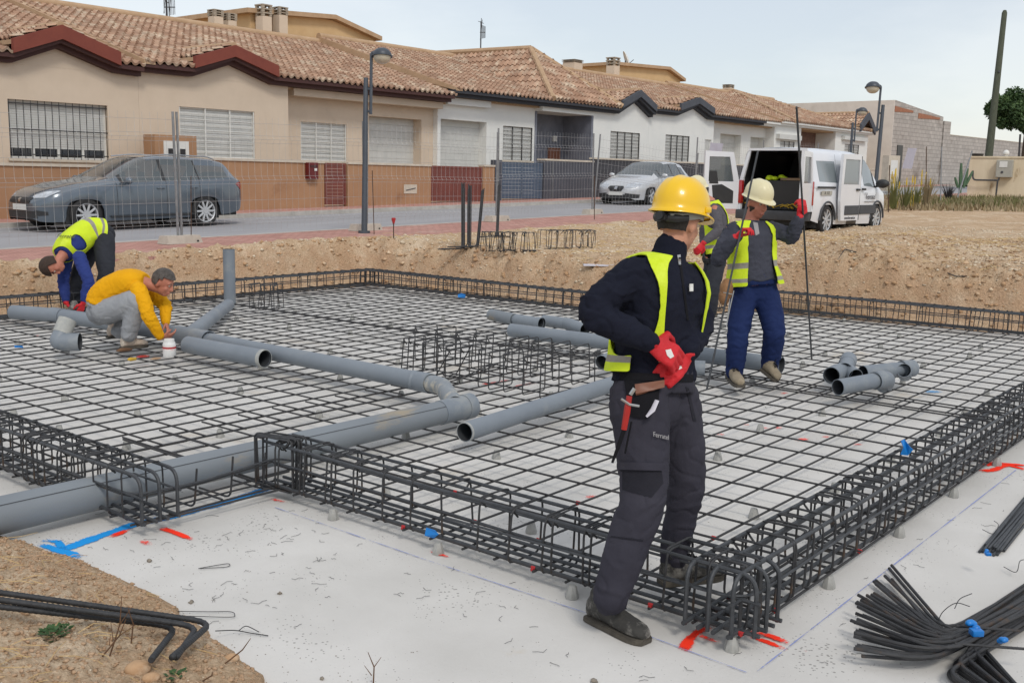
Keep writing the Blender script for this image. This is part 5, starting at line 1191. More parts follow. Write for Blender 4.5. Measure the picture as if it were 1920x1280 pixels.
# street lamps
m_lamp = mat('lamp_paint', srgb(74, 80, 88), srgb(66, 72, 80), scale=8, rough=.45, metal=.2)
m_bowl = mat('frosted_bowl', srgb(196, 190, 172), srgb(184, 178, 160), scale=6, rough=.25)
def lamp(base, top, side, label, s=1.0, lean=None):
    r = empty('street_lamp', base, 0, label, 'street lamp', 'street lamps'); ax_ = (top-base); h = 2.8*s; u = ax_.normalized(); rt = (CR-u*CR.dot(u)).normalized()*side
    ph = h/ (ax_.length) if ax_.length else 1
    bm = BM(); tube(bm, [(0, 0, -.2), u*.35, u*h], [.06*s, .052*s, .042*s], 12); tube(bm, [(0, 0, -.02), u*.04], .11*s, 12); obj('pole', bm, m_lamp, r)
    bm = BM(); tube(bm, rounded([rt*.095*s+u*2.15*s, rt*.095*s+u*3.26*s, rt*.30*s+u*3.28*s], .05, 4), .028*s, 8); obj('arm', bm, m_lamp, r)
    bm = BM(); 
    for z in (2.2, 2.6): tube(bm, [u*z*s, rt*.095*s+u*z*s], .025*s, 6)
    obj('clamp', bm, m_lamp, r); c = rt*.29*s+u*3.20*s; mt = u.to_track_quat('Z', 'Y').to_matrix()
    bm = BM(); sphere(bm, c, .175*s, .175*s, .15*s, 20, 8, mtx=mt, zmin=0.0); tube(bm, [c-u*.012, c+u*.012], .19*s, 20); hd = obj('lamp_head', bm, m_lamp, r)
    bm = BM(); mt2 = (-u).to_track_quat('Z', 'Y').to_matrix(); sphere(bm, c-u*.013, .155*s, .155*s, .13*s, 20, 8, mtx=mt2, zmin=0.0); obj('bowl', bm, m_bowl, hd)
b = ong(683, 437); Db = (b-Vector((0, 0, H))).dot(CF); lamp(b, atd(686, 142, Db), 1, 'grey street lamp with its dome head in front of the beige house')
b = atd(1636, 410, 26); b.z = gz(b.x)-.05; lamp(b, atd(1657, 186, 26), -1, 'grey street lamp standing behind the front of the white van', 1.02)
b = atd(1588, 385, 36); b.z = gz(b.x)-.05; lamp(b, atd(1600, 218, 36), 1, 'grey street lamp rising behind the roof of the white van, furthest away', 1.0)
# wooden pole
m_wood = mat('weathered_pole', srgb(82, 88, 74), srgb(66, 70, 58), scale=3, rough=.9, bump=.5, bscale=12, stretch=(8, 8, .6))
b, t = atd(1846, 364, 46), atd(1884, 20, 46); r = empty('utility_pole', b, 0, 'tall bare weathered wooden pole leaning to the right', 'utility pole'); bm = BM(); tube(bm, [(0, 0, -.3), (t-b)*.5, (t-b)*.985, (t-b)], [.19, .15, .115, .07], 12); obj('pole', bm, m_wood, r)
bm = BM(); c = (t-b)*.665; tube(bm, [c-Vector((.16, .1, 0)), c+Vector((.16, .1, 0))], .05, 6); obj('bracket', bm, m_metal2, r)
# stained cream wall on the right with the electricity box
m_stain = mat('stained_cream', srgb(222, 208, 182), srgb(206, 190, 162), scale=1.4, rough=.95, c3=srgb(150, 126, 92), s3=1.1, t3=.6, detail=10, stretch=(1.6, 1.6, .5))
wA, wB = atd(1812, 372, 44), atd(1995, 376, 42); d = wB-wA; r = empty('stained_wall', wA, math.atan2(d.y, d.x), 'stained cream wall behind the leaning pole at the right border', 'wall'); hW = atd(1850, 297, 44).z-wA.z; bm = BM(); box(bm, 0, d.length, 0, .3, -1, hW); obj('wall', bm, m_stain, r, flat=True); bm = BM(); box(bm, -.03, d.length, -.04, .34, hW+.003, hW+.07); obj('coping', bm, m_stain, r, flat=True)
k = d.length/(1995-1812); xx = (1866-1812)*k; bx = empty('electricity_box', wA+Matrix.Rotation(math.atan2(d.y, d.x), 3, 'Z') @ Vector((xx, -.16, 0)), math.atan2(d.y, d.x), 'grey electricity box with a paper label on the stained wall', 'electricity box')
z0, z1 = atd(1880, 333, 43.6).z-wA.z, atd(1880, 301, 43.6).z-wA.z; m_box = mat('box_grey', srgb(172, 170, 160), srgb(160, 158, 148), scale=4, rough=.6)
bm = BM(); box(bm, 0, 31*k, -.1, .155, z0, z1, bev=.02); obj('case', bm, m_box, bx, flat=True); bm = BM(); box(bm, 6*k, 21*k, -.115, -.103, lerp(z0, z1, .58), lerp(z0, z1, .92)); obj('paper_label', bm, m_wfr, bx, flat=True); bm = BM(); tube(bm, [(12*k, -.12, lerp(z0, z1, .3)), (12*k, -.103, lerp(z0, z1, .3))], .05, 10); obj('lock', bm, m_metal2, bx)
zc = atd(1850, 338, 43.6).z-wA.z; bm = BM(); tube(bm, rounded([(-44*k, -.05, atd(1823, 320, 43.6).z-wA.z), (-43*k, -.05, zc), (7*k, -.05, zc), (7*k, -.05, z0)], .15, 5), .035, 6); tube(bm, [(5*k, -.06, zc), (4*k, -.06, -.2)], .035, 6); obj('conduit', bm, m_metal2, bx)
p = atd(1886, 293, 43.6); bm = BM(); sphere(bm, (0, 0, .12), .13, .13, .14, 12, 8); tube(bm, [(0, 0, -.1), (0, 0, .05)], .09, 10); o = obj('wall_lamp', bm, m_wfr); o.location = p; tag(o, 'small white globe lamp on top of the stained wall', 'lamp')
p = atd(1833, 292, 43.8); bm = BM(); tube(bm, [(0, 0, -.14), (0, 0, -.02), (0, 0, .08)], [.06, .22, .25], 12); o = obj('bowl', bm, m_bgr); o.location = p; tag(o, 'dark bowl standing on the end of the stained wall', 'bowl')
stake(1913, 252, 296, 52, .05, 'dark thin post above the stained wall at the right border', m_bgr)
# ---- plants
m_leaf = mat('leaf_green', (.05, .10, .03), (.095, .155, .05), scale=3, rough=.6, spec=.3); m_leaf2 = mat('leaf_dark', (.03, .065, .022), (.055, .10, .034), scale=3, rough=.6, spec=.3)
m_dry = mat('dry_grass', srgb(160, 146, 116), srgb(136, 120, 92), scale=5, rough=.95); m_dry2 = mat('green_weed', srgb(112, 116, 70), srgb(96, 98, 58), scale=5, rough=.95); m_yel = mat('yellow_flower', srgb(206, 178, 56), srgb(190, 160, 50), scale=6, rough=.8); m_trunk = mat('bark', srgb(92, 80, 68), srgb(74, 62, 52), scale=5, rough=.95, bump=.4)
m_cact = mat('cactus', srgb(84, 112, 84), srgb(70, 98, 72), scale=6, rough=.6)
def leaves(n, blobs, size, m, parent, seed, name='crown'):
    rng = np.random.default_rng(seed); V, F = [], []
    tot = sum(b[3]**2 for b in blobs)
    for (x, y, z, r) in blobs:
        for _ in range(int(n*r*r/tot)):
            d = rng.normal(size=3); d /= np.linalg.norm(d); rad = r*(rng.random()**.35); c = np.array([x, y, z])+d*rad*np.array([1, 1, .8])
            a = rng.normal(size=3); a /= np.linalg.norm(a); b = np.cross(a, rng.normal(size=3)); b /= np.linalg.norm(b); s = size*rng.uniform(.6, 1.4); i = len(V)
            V += [c-a*s, c+b*s*.45, c+a*s, c-b*s*.45]; F.append((i, i+1, i+2, i+3))
    return meshobj(name, V, F, m, parent)
tb = atd(1915, 330, 60); tr = empty('pine_tree', tb, 0, 'dark green round crowned tree behind the wall at the right border', 'tree'); px = 60/FPX
rng = random.Random(5); blobs = []
cz = atd(1915, 212, 60).z-tb.z
for i in range(40):
    a = rng.random()*6.28; q = rng.random()**.5*1.8; blobs.append((math.cos(a)*q, math.sin(a)*q, cz+rng.uniform(-1.05, 1.2)*(1-.25*q), rng.uniform(.35, .65)))
leaves(12000, blobs, .11, m_leaf2, tr, 3); leaves(9000, [(x, y, z+.12, r*.95) for x, y, z, r in blobs], .09, m_leaf, tr, 4, 'light_foliage')
bm = BM(); tube(bm, [(0, 0, -1.5), (.02, 0, 1.2), (.05, 0, cz-.6)], [.13, .11, .08], 8)
for i in range(6): a = i*1.05; tube(bm, [(.03, 0, cz-1.3), (math.cos(a)*.6, math.sin(a)*.6, cz-.4), (math.cos(a)*1.1, math.sin(a)*1.1, cz+.2)], [.06, .04, .02], 6)
obj('trunk', bm, m_trunk, tr)
def tuft(p, n, h, spread, m, label, cat='weed', group=None, flowers=None, name='weed_tuft', w=.012):
    r = empty(name, p, 0, label, cat, group); rng = random.Random(int(p.x*97+p.y*31)); bm = BM()
    for i in range(n):
        a = rng.random()*6.28; s = spread*rng.random(); hh = h*rng.uniform(.5, 1); tube(bm, [(math.cos(a)*s*.2, math.sin(a)*s*.2, -.03), (math.cos(a)*s*.6, math.sin(a)*s*.6, hh*.6), (math.cos(a)*s, math.sin(a)*s, hh)], [w, w*.7, w*.2], 3)
    obj('stems', bm, m, r, flat=True)
    if flowers:
        bm = BM()
        for i in range(flowers): a = rng.random()*6.28; s = spread*.7*rng.random(); z = h*rng.uniform(.75, 1.25); tube(bm, [(math.cos(a)*s, math.sin(a)*s, 0), (math.cos(a)*s, math.sin(a)*s, z-.2)], .008, 3); tube(bm, [(math.cos(a)*s, math.sin(a)*s, z-.22), (math.cos(a)*s, math.sin(a)*s, z)], [.028, .012], 5)
        obj('flowers', bm, m_yel, r, flat=True)
    return r
for u, v, D, n, h, m, lab, fl in ((1676, 378, 31, 34, .95, m_dry2, 'spiky weed clump with yellow flowers right beside the van', 5), (1697, 378, 32, 26, .8, m_dry2, 'spiky weed clump with a few yellow flowers, second from the van', 3), (1738, 376, 33, 38, 1.0, m_dry, 'tall dry weed clump with yellow flowers at the leaning rod', 5), (1718, 377, 33, 24, .7, m_dry2, 'low weed clump without flowers between the flowering ones', 0), (1778, 366, 39, 30, .6, m_bgr, 'dark dead shrub left of the cactus', 0)):
    p = atd(u, v, D); p.z = min(p.z, gz(p.x)+.05); tuft(p, n*2, h, .35, m, lab, flowers=fl)
p = atd(1800, 362, 41); r = empty('cactus', p, 0, 'green upright cactus beside the stained wall', 'cactus'); bm = BM()
for x, z0, x2, z1, rr in ((0, 0, -.05, 1.15, .075), (.12, .2, .22, .95, .07), (-.1, .2, -.25, .6, .06), (.2, .3, .42, .85, .06)): tube(bm, [(x*CR.x, x*CR.y, z0), (lerp(x, x2, .5)*CR.x, lerp(x, x2, .5)*CR.y, lerp(z0, z1, .5)), (x2*CR.x, x2*CR.y, z1)], [rr*.7, rr, rr*.6], 8)
obj('stems', bm, m_cact, r)
# low dry vegetation along the plot edge, uncountable
def scatter_grass(name, n, fn, h, m, label, w=.02, seed=1, kind='stuff'):
    rng = random.Random(seed); V, F = [], []
    for _ in range(n):
        q = fn(rng)
        if q is None: continue
        x, y, z = q
        a = rng.random()*6.28; l = h*rng.uniform(.35, 1); t = rng.uniform(.0, .7); dx, dy = math.cos(a), math.sin(a); i = len(V)
        V += [(x-dy*w, y+dx*w, z-.02), (x+dy*w, y-dx*w, z-.02), (x+dx*l*t, y+dy*l*t, z+l*(1-t*.5))]; F.append((i, i+1, i+2))
    o = meshobj(name, V, F, m); return tag(o, label, 'grass', kind=kind)
def edge_fn(u0, u1, D0, D1):
    def f(rng):
        u = rng.uniform(u0, u1); D = rng.uniform(D0, D1); p = atd(u, 380, D); return (p.x, p.y, gz(p.x)-.02)
    return f
scatter_grass('dry_grass', 3600, edge_fn(1648, 1990, 31, 43), .27, m_dry, 'dry straw coloured grass along the far edge of the plot', .035, 3)
scatter_grass('green_weeds', 2600, edge_fn(1700, 1990, 33, 42), .26, m_dry2, 'olive green weeds among the dry grass', .04, 4)
# ================================================================ VEHICLES
m_tyre = mat('tyre', (.018, .018, .019), (.028, .028, .029), scale=20, rough=.85); m_rim = mat('alloy', srgb(198, 200, 202), srgb(182, 184, 187), scale=8, rough=.35, metal=.3)
m_pgrey = mat('grey_blue_paint', srgb(94, 104, 114), srgb(87, 97, 107), scale=2, rough=.24, coat=1.0, metal=.35); m_psil = mat('silver_paint', srgb(196, 198, 200), srgb(188, 190, 193), scale=2, rough=.32, coat=1.0, metal=.3); m_pwhite = mat('white_paint', srgb(222, 225, 230), srgb(216, 219, 225), scale=2, rough=.35, coat=.7)
m_trim = mat('black_trim', (.022, .023, .025), (.03, .031, .033), scale=6, rough=.55); m_chrome = mat('chrome', srgb(190, 192, 196), srgb(180, 182, 186), rough=.2, metal=.9); m_hl = mat('headlight_glass', srgb(198, 204, 210), srgb(150, 156, 164), scale=9, rough=.12, coat=1); m_tl = mat('tail_light', srgb(170, 22, 26), srgb(140, 14, 18), scale=8, rough=.2, coat=1); m_plate = mat('plate', srgb(214, 214, 210), srgb(206, 206, 202), rough=.5); m_plast = mat('grey_plastic', srgb(74, 76, 80), srgb(66, 68, 72), scale=8, rough=.7)
m_glass = glassmat('car_glass_sky_tone', (.11, .13, .138), .04, .7); m_glassd = glassmat('dark_car_glass', (.012, .014, .016), .04, .85); m_ctext = mat('dark_lettering', srgb(70, 68, 74), srgb(66, 64, 70), rough=.6); m_seat = mat('seat_cloth', (.03, .031, .034), (.045, .046, .05), scale=10, rough=.9)  # car pane tint lifted, the sky's reflection put into its base colour
def interp(tab, x):
    if x <= tab[0][0]: return tab[0][1]
    for (a, va), (b, vb) in zip(tab, tab[1:]):
        if x <= b:
            t = (x-a)/(b-a); return va+(vb-va)*t
    return tab[-1][1]
def sinterp(tab, x):   # softened
    return (interp(tab, x-.04)+2*interp(tab, x)+interp(tab, x+.04))/4
def bvh_of(o):
    me = o.data; return BVHTree.FromPolygons([v.co.copy() for v in me.vertices], [list(p.vertices) for p in me.polygons])
def decal(name, bvh, org, ea, eb, poly, m, parent, off=.006, n=10, dirv=None, thick=.003, fade=3.0):
    """a thin patch moulded onto a surface: a polygon in the plane (org, ea, eb) pushed along dirv until it meets it"""
    ea, eb, org = Vector(ea), Vector(eb), Vector(org); dv = Vector(dirv) if dirv is not None else ea.cross(eb); dv.normalize()
    bm = BM(); f = bm.faces.new([bm.verts.new((a, b, 0)) for a, b in poly]); xs = [p[0] for p in poly]; ys = [p[1] for p in poly]
    for k in range(1, n):
        for ax_, lo, hi in ((0, min(xs), max(xs)), (1, min(ys), max(ys))):
            c = [0, 0, 0]; nn = [0, 0, 0]; c[ax_] = lerp(lo, hi, k/n); nn[ax_] = 1
            bmesh.ops.bisect_plane(bm, geom=bm.verts[:]+bm.edges[:]+bm.faces[:], plane_co=c, plane_no=nn)
    bad = []
    for v in bm.verts:
        p = org+ea*v.co.x+eb*v.co.y; h = bvh.ray_cast(p, dv, fade)
        if h[0] is None: bad.append(v)
        else: v.co = h[0]-dv*off
    bmesh.ops.delete(bm, geom=bad, context='VERTS')
    if not bm.faces: bm.free(); return None
    for fc in bm.faces:
        fc.normal_update()
    r = bmesh.ops.extrude_face_region(bm, geom=bm.faces[:])
    for v in r['geom']:
        if isinstance(v, bmesh.types.BMVert): v.co -= dv*thick
    return obj(name, bm, m, parent, angle=60)
def wheel(parent, x, y, r, w, spokes, side, name='wheel', double=False):
    t = bpy.data.objects.new(name, None); link(t, parent); t.location = (x, y, r); s = side
    bm = BM(); prof = [(r*.73, -w/2), (r*.9, -w/2), (r*.985, -w*.38), (r, -w*.2), (r, w*.2), (r*.985, w*.38), (r*.9, w/2), (r*.73, w/2)]; n = 32; rings = []
    for k in range(n): a = 2*math.pi*k/n; rings.append([bm.verts.new((p*math.cos(a), q, p*math.sin(a))) for p, q in prof])
    for i in range(n):
        for j in range(len(prof)): bm.faces.new((rings[i][j], rings[(i+1) % n][j], rings[(i+1) % n][(j+1) % len(prof)], rings[i][(j+1) % len(prof)]))
    obj('tyre', bm, m_tyre, t)
    bm = BM(); yo = s*w*.40
    def ring(r0, r1, ya, yb):
        A = [bm.verts.new((r0*math.cos(2*math.pi*k/n), ya, r0*math.sin(2*math.pi*k/n))) for k in range(n)]; B = [bm.verts.new((r1*math.cos(2*math.pi*k/n), yb, r1*math.sin(2*math.pi*k/n))) for k in range(n)]
        for k in range(n): bm.faces.new((A[k], A[(k+1) % n], B[(k+1) % n], B[k]))
    ring(r*.74, r*.67, s*w*.47, yo); ring(r*.67, r*.65, yo, s*w*.1)
    for k in range(spokes):
        a = 2*math.pi*k/spokes
        for da in ((-.09, .09) if double else (0,)):
            b1, b2 = a+da*.4, a+da*1.5; wd = .028 if double else .04
            p0 = Vector((r*.12*math.cos(b1), yo-s*.01, r*.12*math.sin(b1))); p1 = Vector((r*.68*math.cos(b2), yo, r*.68*math.sin(b2))); tube(bm, [p0, p1], [(.012, wd*.7), (.012, wd*.5)], 6, up=Vector((0, 1, 0)))
    tube(bm, [(0, yo-s*.03, 0), (0, yo+s*.012, 0)], r*.17, 14); obj('rim', bm, m_rim, t)
    bm = BM(); tube(bm, [(0, s*w*.02, 0), (0, s*w*.06, 0)], r*.6, 24); obj('brake_disc', bm, m_trim, t); return t
def car(root, P, m_paint):
    """body lofted from stations along x; each station is a half section; cells are sorted into body, doors and panes"""
    X0_, X1_ = P['x0'], P['x1']; ax_f, ax_r, Ra = P['af'], P['ar'], P['Ra']
    xs = set(np.round(np.linspace(X0_, X1_, 64), 3)); xs |= {round(x, 3) for x in P['cuts']} | {round(x+.012, 3) for x in P['cuts']}
    for a in (ax_f, ax_r):
        for k in range(13): xs.add(round(a+Ra*math.cos(math.pi*k/12), 3))
    xs = sorted(x for x in xs if X0_ <= x <= X1_)
    NR = 15; grid = {}
    def section(x):
        zt_, zb_, wd, zbelt = sinterp(P['top'], x), interp(P['bot'], x), sinterp(P['w'], x), sinterp(P['belt'], x); wr = sinterp(P['wr'], x)
        for a in (ax_f, ax_r):
            if abs(x-a) < Ra: zb_ = max(zb_, P['rw']+math.sqrt(max(0, Ra*Ra-(x-a)**2)))
        zbelt = min(zbelt, zt_-.015); zre = max(zt_-interp(P['drop'], x), zbelt+.005); out = []
        zs = min(P['zs'], zbelt-.1)
        lower = [(wd*.965, zb_), (wd*.985, lerp(zb_, zs, .3)), (wd*.997, lerp(zb_, zs, .65)), (wd, max(zs, zb_+.02)), (wd*.988, lerp(max(zs, zb_+.02), zbelt, .55)), (wd*.972, zbelt-.03), (wd*.955, zbelt)]
        gh_ = (zre-zbelt); wb = wd*.955; upper = [(lerp(wb, wr, t**.9), zbelt+gh_*t) for t in (.08, .38, .7, .94)]
        roof = [(lerp(wr, 0, .03), zbelt+gh_*1.0), (wr*.86, lerp(zre, zt_, .55)), (wr*.5, lerp(zre, zt_, .9)), (0, zt_)]
        return lower+upper+roof
    NR = 15
    for i, x in enumerate(xs):
        for j, (y, z) in enumerate(section(x)): grid[(i, j)] = (x, y, z)
    groups = {}
    for i in range(len(xs)-1):
        xm = (xs[i]+xs[i+1])/2
        for j in range(NR-1):
            for s in (1, -1):
                g = P['classify'](xm, j, s, grid[(i, j)][2])
                groups.setdefault(g, []).append([(x, s*y, z) for x, y, z in (grid[(i, j)], grid[(i+1, j)], grid[(i+1, j+1)], grid[(i, j+1)])])
    # nose and tail caps
    for i, g in ((0, 'body'), (len(xs)-1, 'body')):
        if P.get('open_tail') and i == 0: continue
        for j in range(NR-1): groups['body'].append([(x, s_, z) for x, s_, z in (grid[(i, j)], grid[(i, j+1)], (grid[(i, j+1)][0], -grid[(i, j+1)][1], grid[(i, j+1)][2]), (grid[(i, j)][0], -grid[(i, j)][1], grid[(i, j)][2]))])
    objs = {}
    for g, faces in groups.items():
        bm = BM()
        for f in faces:
            vs = [bm.verts.new(p) for p in f]
            try: bm.faces.new(vs)
            except ValueError: pass
        bmesh.ops.remove_doubles(bm, verts=bm.verts[:], dist=.0006); bmesh.ops.dissolve_degenerate(bm, dist=.0004, edges=bm.edges[:])
        nm = g.split('#')[0]; mm = {'body': m_paint, 'door': m_paint, 'seam': m_trim, 'pillar': m_trim, 'sill': P.get('sillm', m_paint)}.get(nm, P.get('glass', m_glass))
        o = obj(nm, bm, mm, root, angle=38); objs[g] = o
    for g_ in objs:
        if g_.startswith('seam'): objs[g_].name = 'door_gap'
    bm = BM(); wi = .66; box(bm, X0_+.12, X1_-.2, -wi, wi, .2, .5); 
    for a in (ax_f, ax_r): box(bm, a-Ra*1.02, a+Ra*1.02, -.80, .80, P['rw']*.5, P['rw']+Ra*.9)
    obj('underbody', bm, m_trim, root, flat=True)
    return objs, grid, xs
def car_bvh(objs):
    V, F = [], []
    for o in objs.values():
        n = len(V); V += [v.co.copy() for v in o.data.vertices]; F += [[n+i for i in p.vertices] for p in o.data.polygons]
    return BVHTree.FromPolygons(V, F)
def mirror_part(root, x, y, z, s, m, sz=1.0):
    bm = BM(); sphere(bm, (0, 0, 0), .07*sz, .115*sz, .075*sz, 14, 10); tube(bm, [(0, -s*.14*sz, -.06*sz), (0, -s*.02, -.03)], .025, 6); o = obj('wing_mirror', bm, m, root); o.location = (x, y, z); return o
def seats(root, zs, xf, xr):
    bm = BM()
    for x in (xf, xr):
        for y in (-.36, .36): box(bm, x-.08, x+.06, y-.22, y+.22, .45, zs, bev=.05); box(bm, x-.05, x+.03, y-.11, y+.11, zs+.03, zs+.2, bev=.03)
    obj('seat_row', bm, m_seat, root)
# --- grey estate car
def cls_estate(x, j, s, z):
    if 6 <= j <= 9:
        if .52 < x < .60 or -.44 < x < -.36 or -1.24 < x < -1.17: return 'pillar#%d%d' % (s, round(x*2))
        if -.36 <= x <= .52: return 'window#f%d' % s
        if -1.17 <= x <= -.44: return 'window#r%d' % s
        if -1.95 <= x <= -1.24 and j < 9: return 'window#q%d' % s
    if j >= 10:
        if -.10 < x < .74: return 'windscreen'
        if -2.22 < x < -2.02: return 'rear_window'
    for c in P_['cuts']:
        if c <= x <= c+.012 and 1 <= j <= 6: return 'seam#%d%d' % (s, c*100)
    if 1 <= j < 6:
        if -.40 < x < .68: return 'door#f%d' % s
        if -1.18 < x < -.40: return 'door#r%d' % s
    return 'body'
P_ = dict(x0=-2.36, x1=2.17, af=1.33, ar=-1.31, Ra=.372, rw=.315, cuts=[.68, -.41, -1.19],
          top=[(-2.36, .94), (-2.30, 1.02), (-2.2, 1.12), (-2.02, 1.34), (-1.7, 1.405), (-1.0, 1.445), (-.5, 1.455), (-.1, 1.42), (.2, 1.30), (.74, 1.02), (.9, .985), (1.4, .92), (1.8, .83), (2.02, .74), (2.12, .66), (2.17, .60)],
          bot=[(-2.36, .42), (-2.25, .30), (-1.9, .24), (-.9, .2), (.9, .19), (1.8, .2), (2.08, .2), (2.17, .26)],
          w=[(-2.36, .68), (-2.28, .78), (-2.1, .85), (-1.7, .9), (-1.2, .905), (.8, .905), (1.4, .895), (1.8, .84), (2.0, .74), (2.1, .60), (2.17, .44)],
          belt=[(-2.36, .92), (-2.0, 1.0), (-1.2, .965), (.6, .915), (.8, .9), (1.4, .83), (1.9, .70), (2.17, .56)],
          wr=[(-2.36, .6), (-2.1, .56), (-1.6, .60), (-.4, .62), (.2, .62), (.7, .70), (1.3, .70), (1.9, .6), (2.17, .36)],
          drop=[(-2.36, .03), (-2.0, .05), (-.1, .05), (.7, .04), (.8, .02), (2.17, .02)], zs=.58, classify=cls_estate)
YCAR = 19.62
pa, pb = ony(165, 400, 18.95), ony(391, 398, 18.95)
xc_ = (pa.x+pb.x)/2-.05
est = empty('estate_car', (xc_, YCAR+.18, gz(xc_)-.10), math.pi, 'grey blue estate car parked at the far kerb on the left', 'car', None)
est.rotation_euler = (0, GB, math.pi)
ob, gr, xs_ = car(est, P_, m_pgrey); bv = car_bvh(ob)
for x in (P_['af'], P_['ar']):
    for s in (1, -1): wheel(est, x, s*.795, .315, .215, 10, s)
seats(est, .92, -.15, -1.0)
for s in (1, -1):
    mirror_part(est, .50, s*1.0, .96, s, m_pgrey)
    decal('headlight', bv, (3, s*1.6, .70), Vector((-.75, -s*.66, 0)).normalized()*0+Vector((-.8, s*.6, 0)), (0, 0, 1), [(-.26, -.06), (.02, -.045), (.26, .075), (.2, .085), (-.05, .06), (-.25, .0)], m_hl, est, dirv=(-.72, -s*.69, 0), n=8)
    decal('tail_light', bv, (-3.2, s*1.4, .83), (.5, s*.85, 0), (0, 0, 1), [(-.2, -.05), (.05, -.08), (.2, .04), (.1, .075), (-.15, .07)], m_tl, est, dirv=(.8, -s*.6, 0), n=6)
    for x in (-.27, -1.05): bm = BM(); tube(bm, [(x-.08, s*.905, .80), (x, s*.93, .805), (x+.08, s*.905, .80)], .014, 6); obj('door_handle', bm, m_pgrey, est)
    bm = BM(); tube(bm, rounded([(-1.75, s*.60, 1.375), (-1.6, s*.60, 1.43), (-.6, s*.625, 1.47), (-.1, s*.62, 1.43)], .1, 4), .014, 6); obj('roof_rail', bm, m_chrome, est)
    bm = BM(); tube(bm, [(-1.0, s*.915, .27), (.85, s*.915, .27)], .02, 6); obj('sill_trim', bm, m_trim, est)
decal('grille', bv, (3, 0, .60), (0, 1, 0), (0, 0, 1), [(-.36, -.055), (.36, -.055), (.42, .055), (-.42, .055)], m_trim, est, dirv=(-1, 0, 0)); decal('lower_grille', bv, (3, 0, .34), (0, 1, 0), (0, 0, 1), [(-.55, -.07), (.55, -.07), (.5, .06), (-.5, .06)], m_trim, est, dirv=(-1, 0, 0)); decal('number_plate', bv, (3, 0, .47), (0, 1, 0), (0, 0, 1), [(-.26, -.055), (.26, -.055), (.26, .055), (-.26, .055)], m_plate, est, dirv=(-1, 0, 0), off=.012); decal('emblem', bv, (3, 0, .605), (0, 1, 0), (0, 0, 1), [(-.045, -.04), (.045, -.04), (.045, .04), (-.045, .04)], m_chrome, est, dirv=(-1, 0, 0), off=.012, n=3)
for s in (1, -1): decal('fog_light', bv, (3, s*1.2, .36), (-.8, s*.6, 0), (0, 0, 1), [(-.16, -.05), (.12, -.03), (.12, .03), (-.16, .06)], m_trim, est, dirv=(-.85, -s*.52, 0), n=5)
# --- silver hatchback
def cls_hatch(x, j, s, z):
    if 6 <= j <= 9:
        if .50 < x < .60 or -.47 < x < -.40 or -1.15 < x < -1.08: return 'pillar#%d%d' % (s, round(x*2))
        if -.40 <= x <= .78: return 'window#f%d' % s
        if -1.08 <= x <= -.47: return 'window#r%d' % s
        if -1.45 <= x <= -1.15 and j < 9: return 'window#q%d' % s
    if j >= 10:
        if -.02 < x < .98: return 'windscreen'
        if -1.95 < x < -1.62: return 'rear_window'
    for c in P2['cuts']:
        if c <= x <= c+.012 and 1 <= j <= 6: return 'seam#%d%d' % (s, c*100)
    if 1 <= j < 6:
        if -.44 < x < .78: return 'door#f%d' % s
        if -1.12 < x < -.44: return 'door#r%d' % s
    return 'body'
P2 = dict(P_, x0=-2.1, x1=2.22, af=1.32, ar=-1.26, cuts=[.79, -.45, -1.13], classify=cls_hatch,
          top=[(-2.1, .9), (-2.0, 1.02), (-1.9, 1.14), (-1.62, 1.38), (-1.2, 1.44), (-.6, 1.465), (0, 1.43), (.3, 1.32), (.98, 1.0), (1.1, .97), (1.5, .90), (1.85, .80), (2.08, .70), (2.18, .62), (2.22, .56)],
          w=[(-2.1, .7), (-1.95, .82), (-1.6, .88), (-1.0, .885), (.8, .885), (1.4, .88), (1.8, .83), (2.02, .73), (2.14, .58), (2.22, .42)],
          belt=[(-2.1, .88), (-1.6, 1.0), (-1.0, .97), (.6, .92), (.9, .9), (1.4, .83), (1.9, .70), (2.22, .53)], wr=[(-2.1, .55), (-1.6, .56), (-.4, .60), (.2, .60), (.95, .68), (1.3, .68), (1.9, .58), (2.22, .34)])
pa = ony(1200, 372, 19.0); hat = empty('hatchback', (pa.x+1.32, YCAR-.0, gz(pa.x)-.10), math.pi, 'silver hatchback parked in front of the dark brick street wall', 'car'); hat.rotation_euler = (0, GB, math.pi+R(6))
ob, gr, xs_ = car(hat, P2, m_psil); bv = car_bvh(ob)
for x in (P2['af'], P2['ar']):
    for s in (1, -1): wheel(hat, x, s*.78, .32, .215, 5, s, double=True)
seats(hat, .95, -.15, -1.0)
for s in (1, -1):
    mirror_part(hat, .62, s*1.0, .98, s, m_psil); decal('headlight', bv, (3, s*1.5, .66), (-.75, s*.66, 0), (0, 0, 1), [(-.3, -.07), (.1, -.06), (.3, .08), (.1, .11), (-.2, .05)], m_hl, hat, dirv=(-.72, -s*.69, 0), n=8)
    decal('lower_intake', bv, (3, s*.75, .33), (0, 1, 0), (0, 0, 1), [(-.24, -.09), (.2, -.07), (.22, .05), (-.26, .09)] if s > 0 else [(-.2, -.07), (.24, -.09), (.26, .09), (-.22, .05)], m_trim, hat, dirv=(-1, -s*.2, 0))
    for x in (-.3, -.98): bm = BM(); tube(bm, [(x-.08, s*.885, .80), (x, s*.91, .805), (x+.08, s*.885, .80)], .014, 6); obj('door_handle', bm, m_psil, hat)
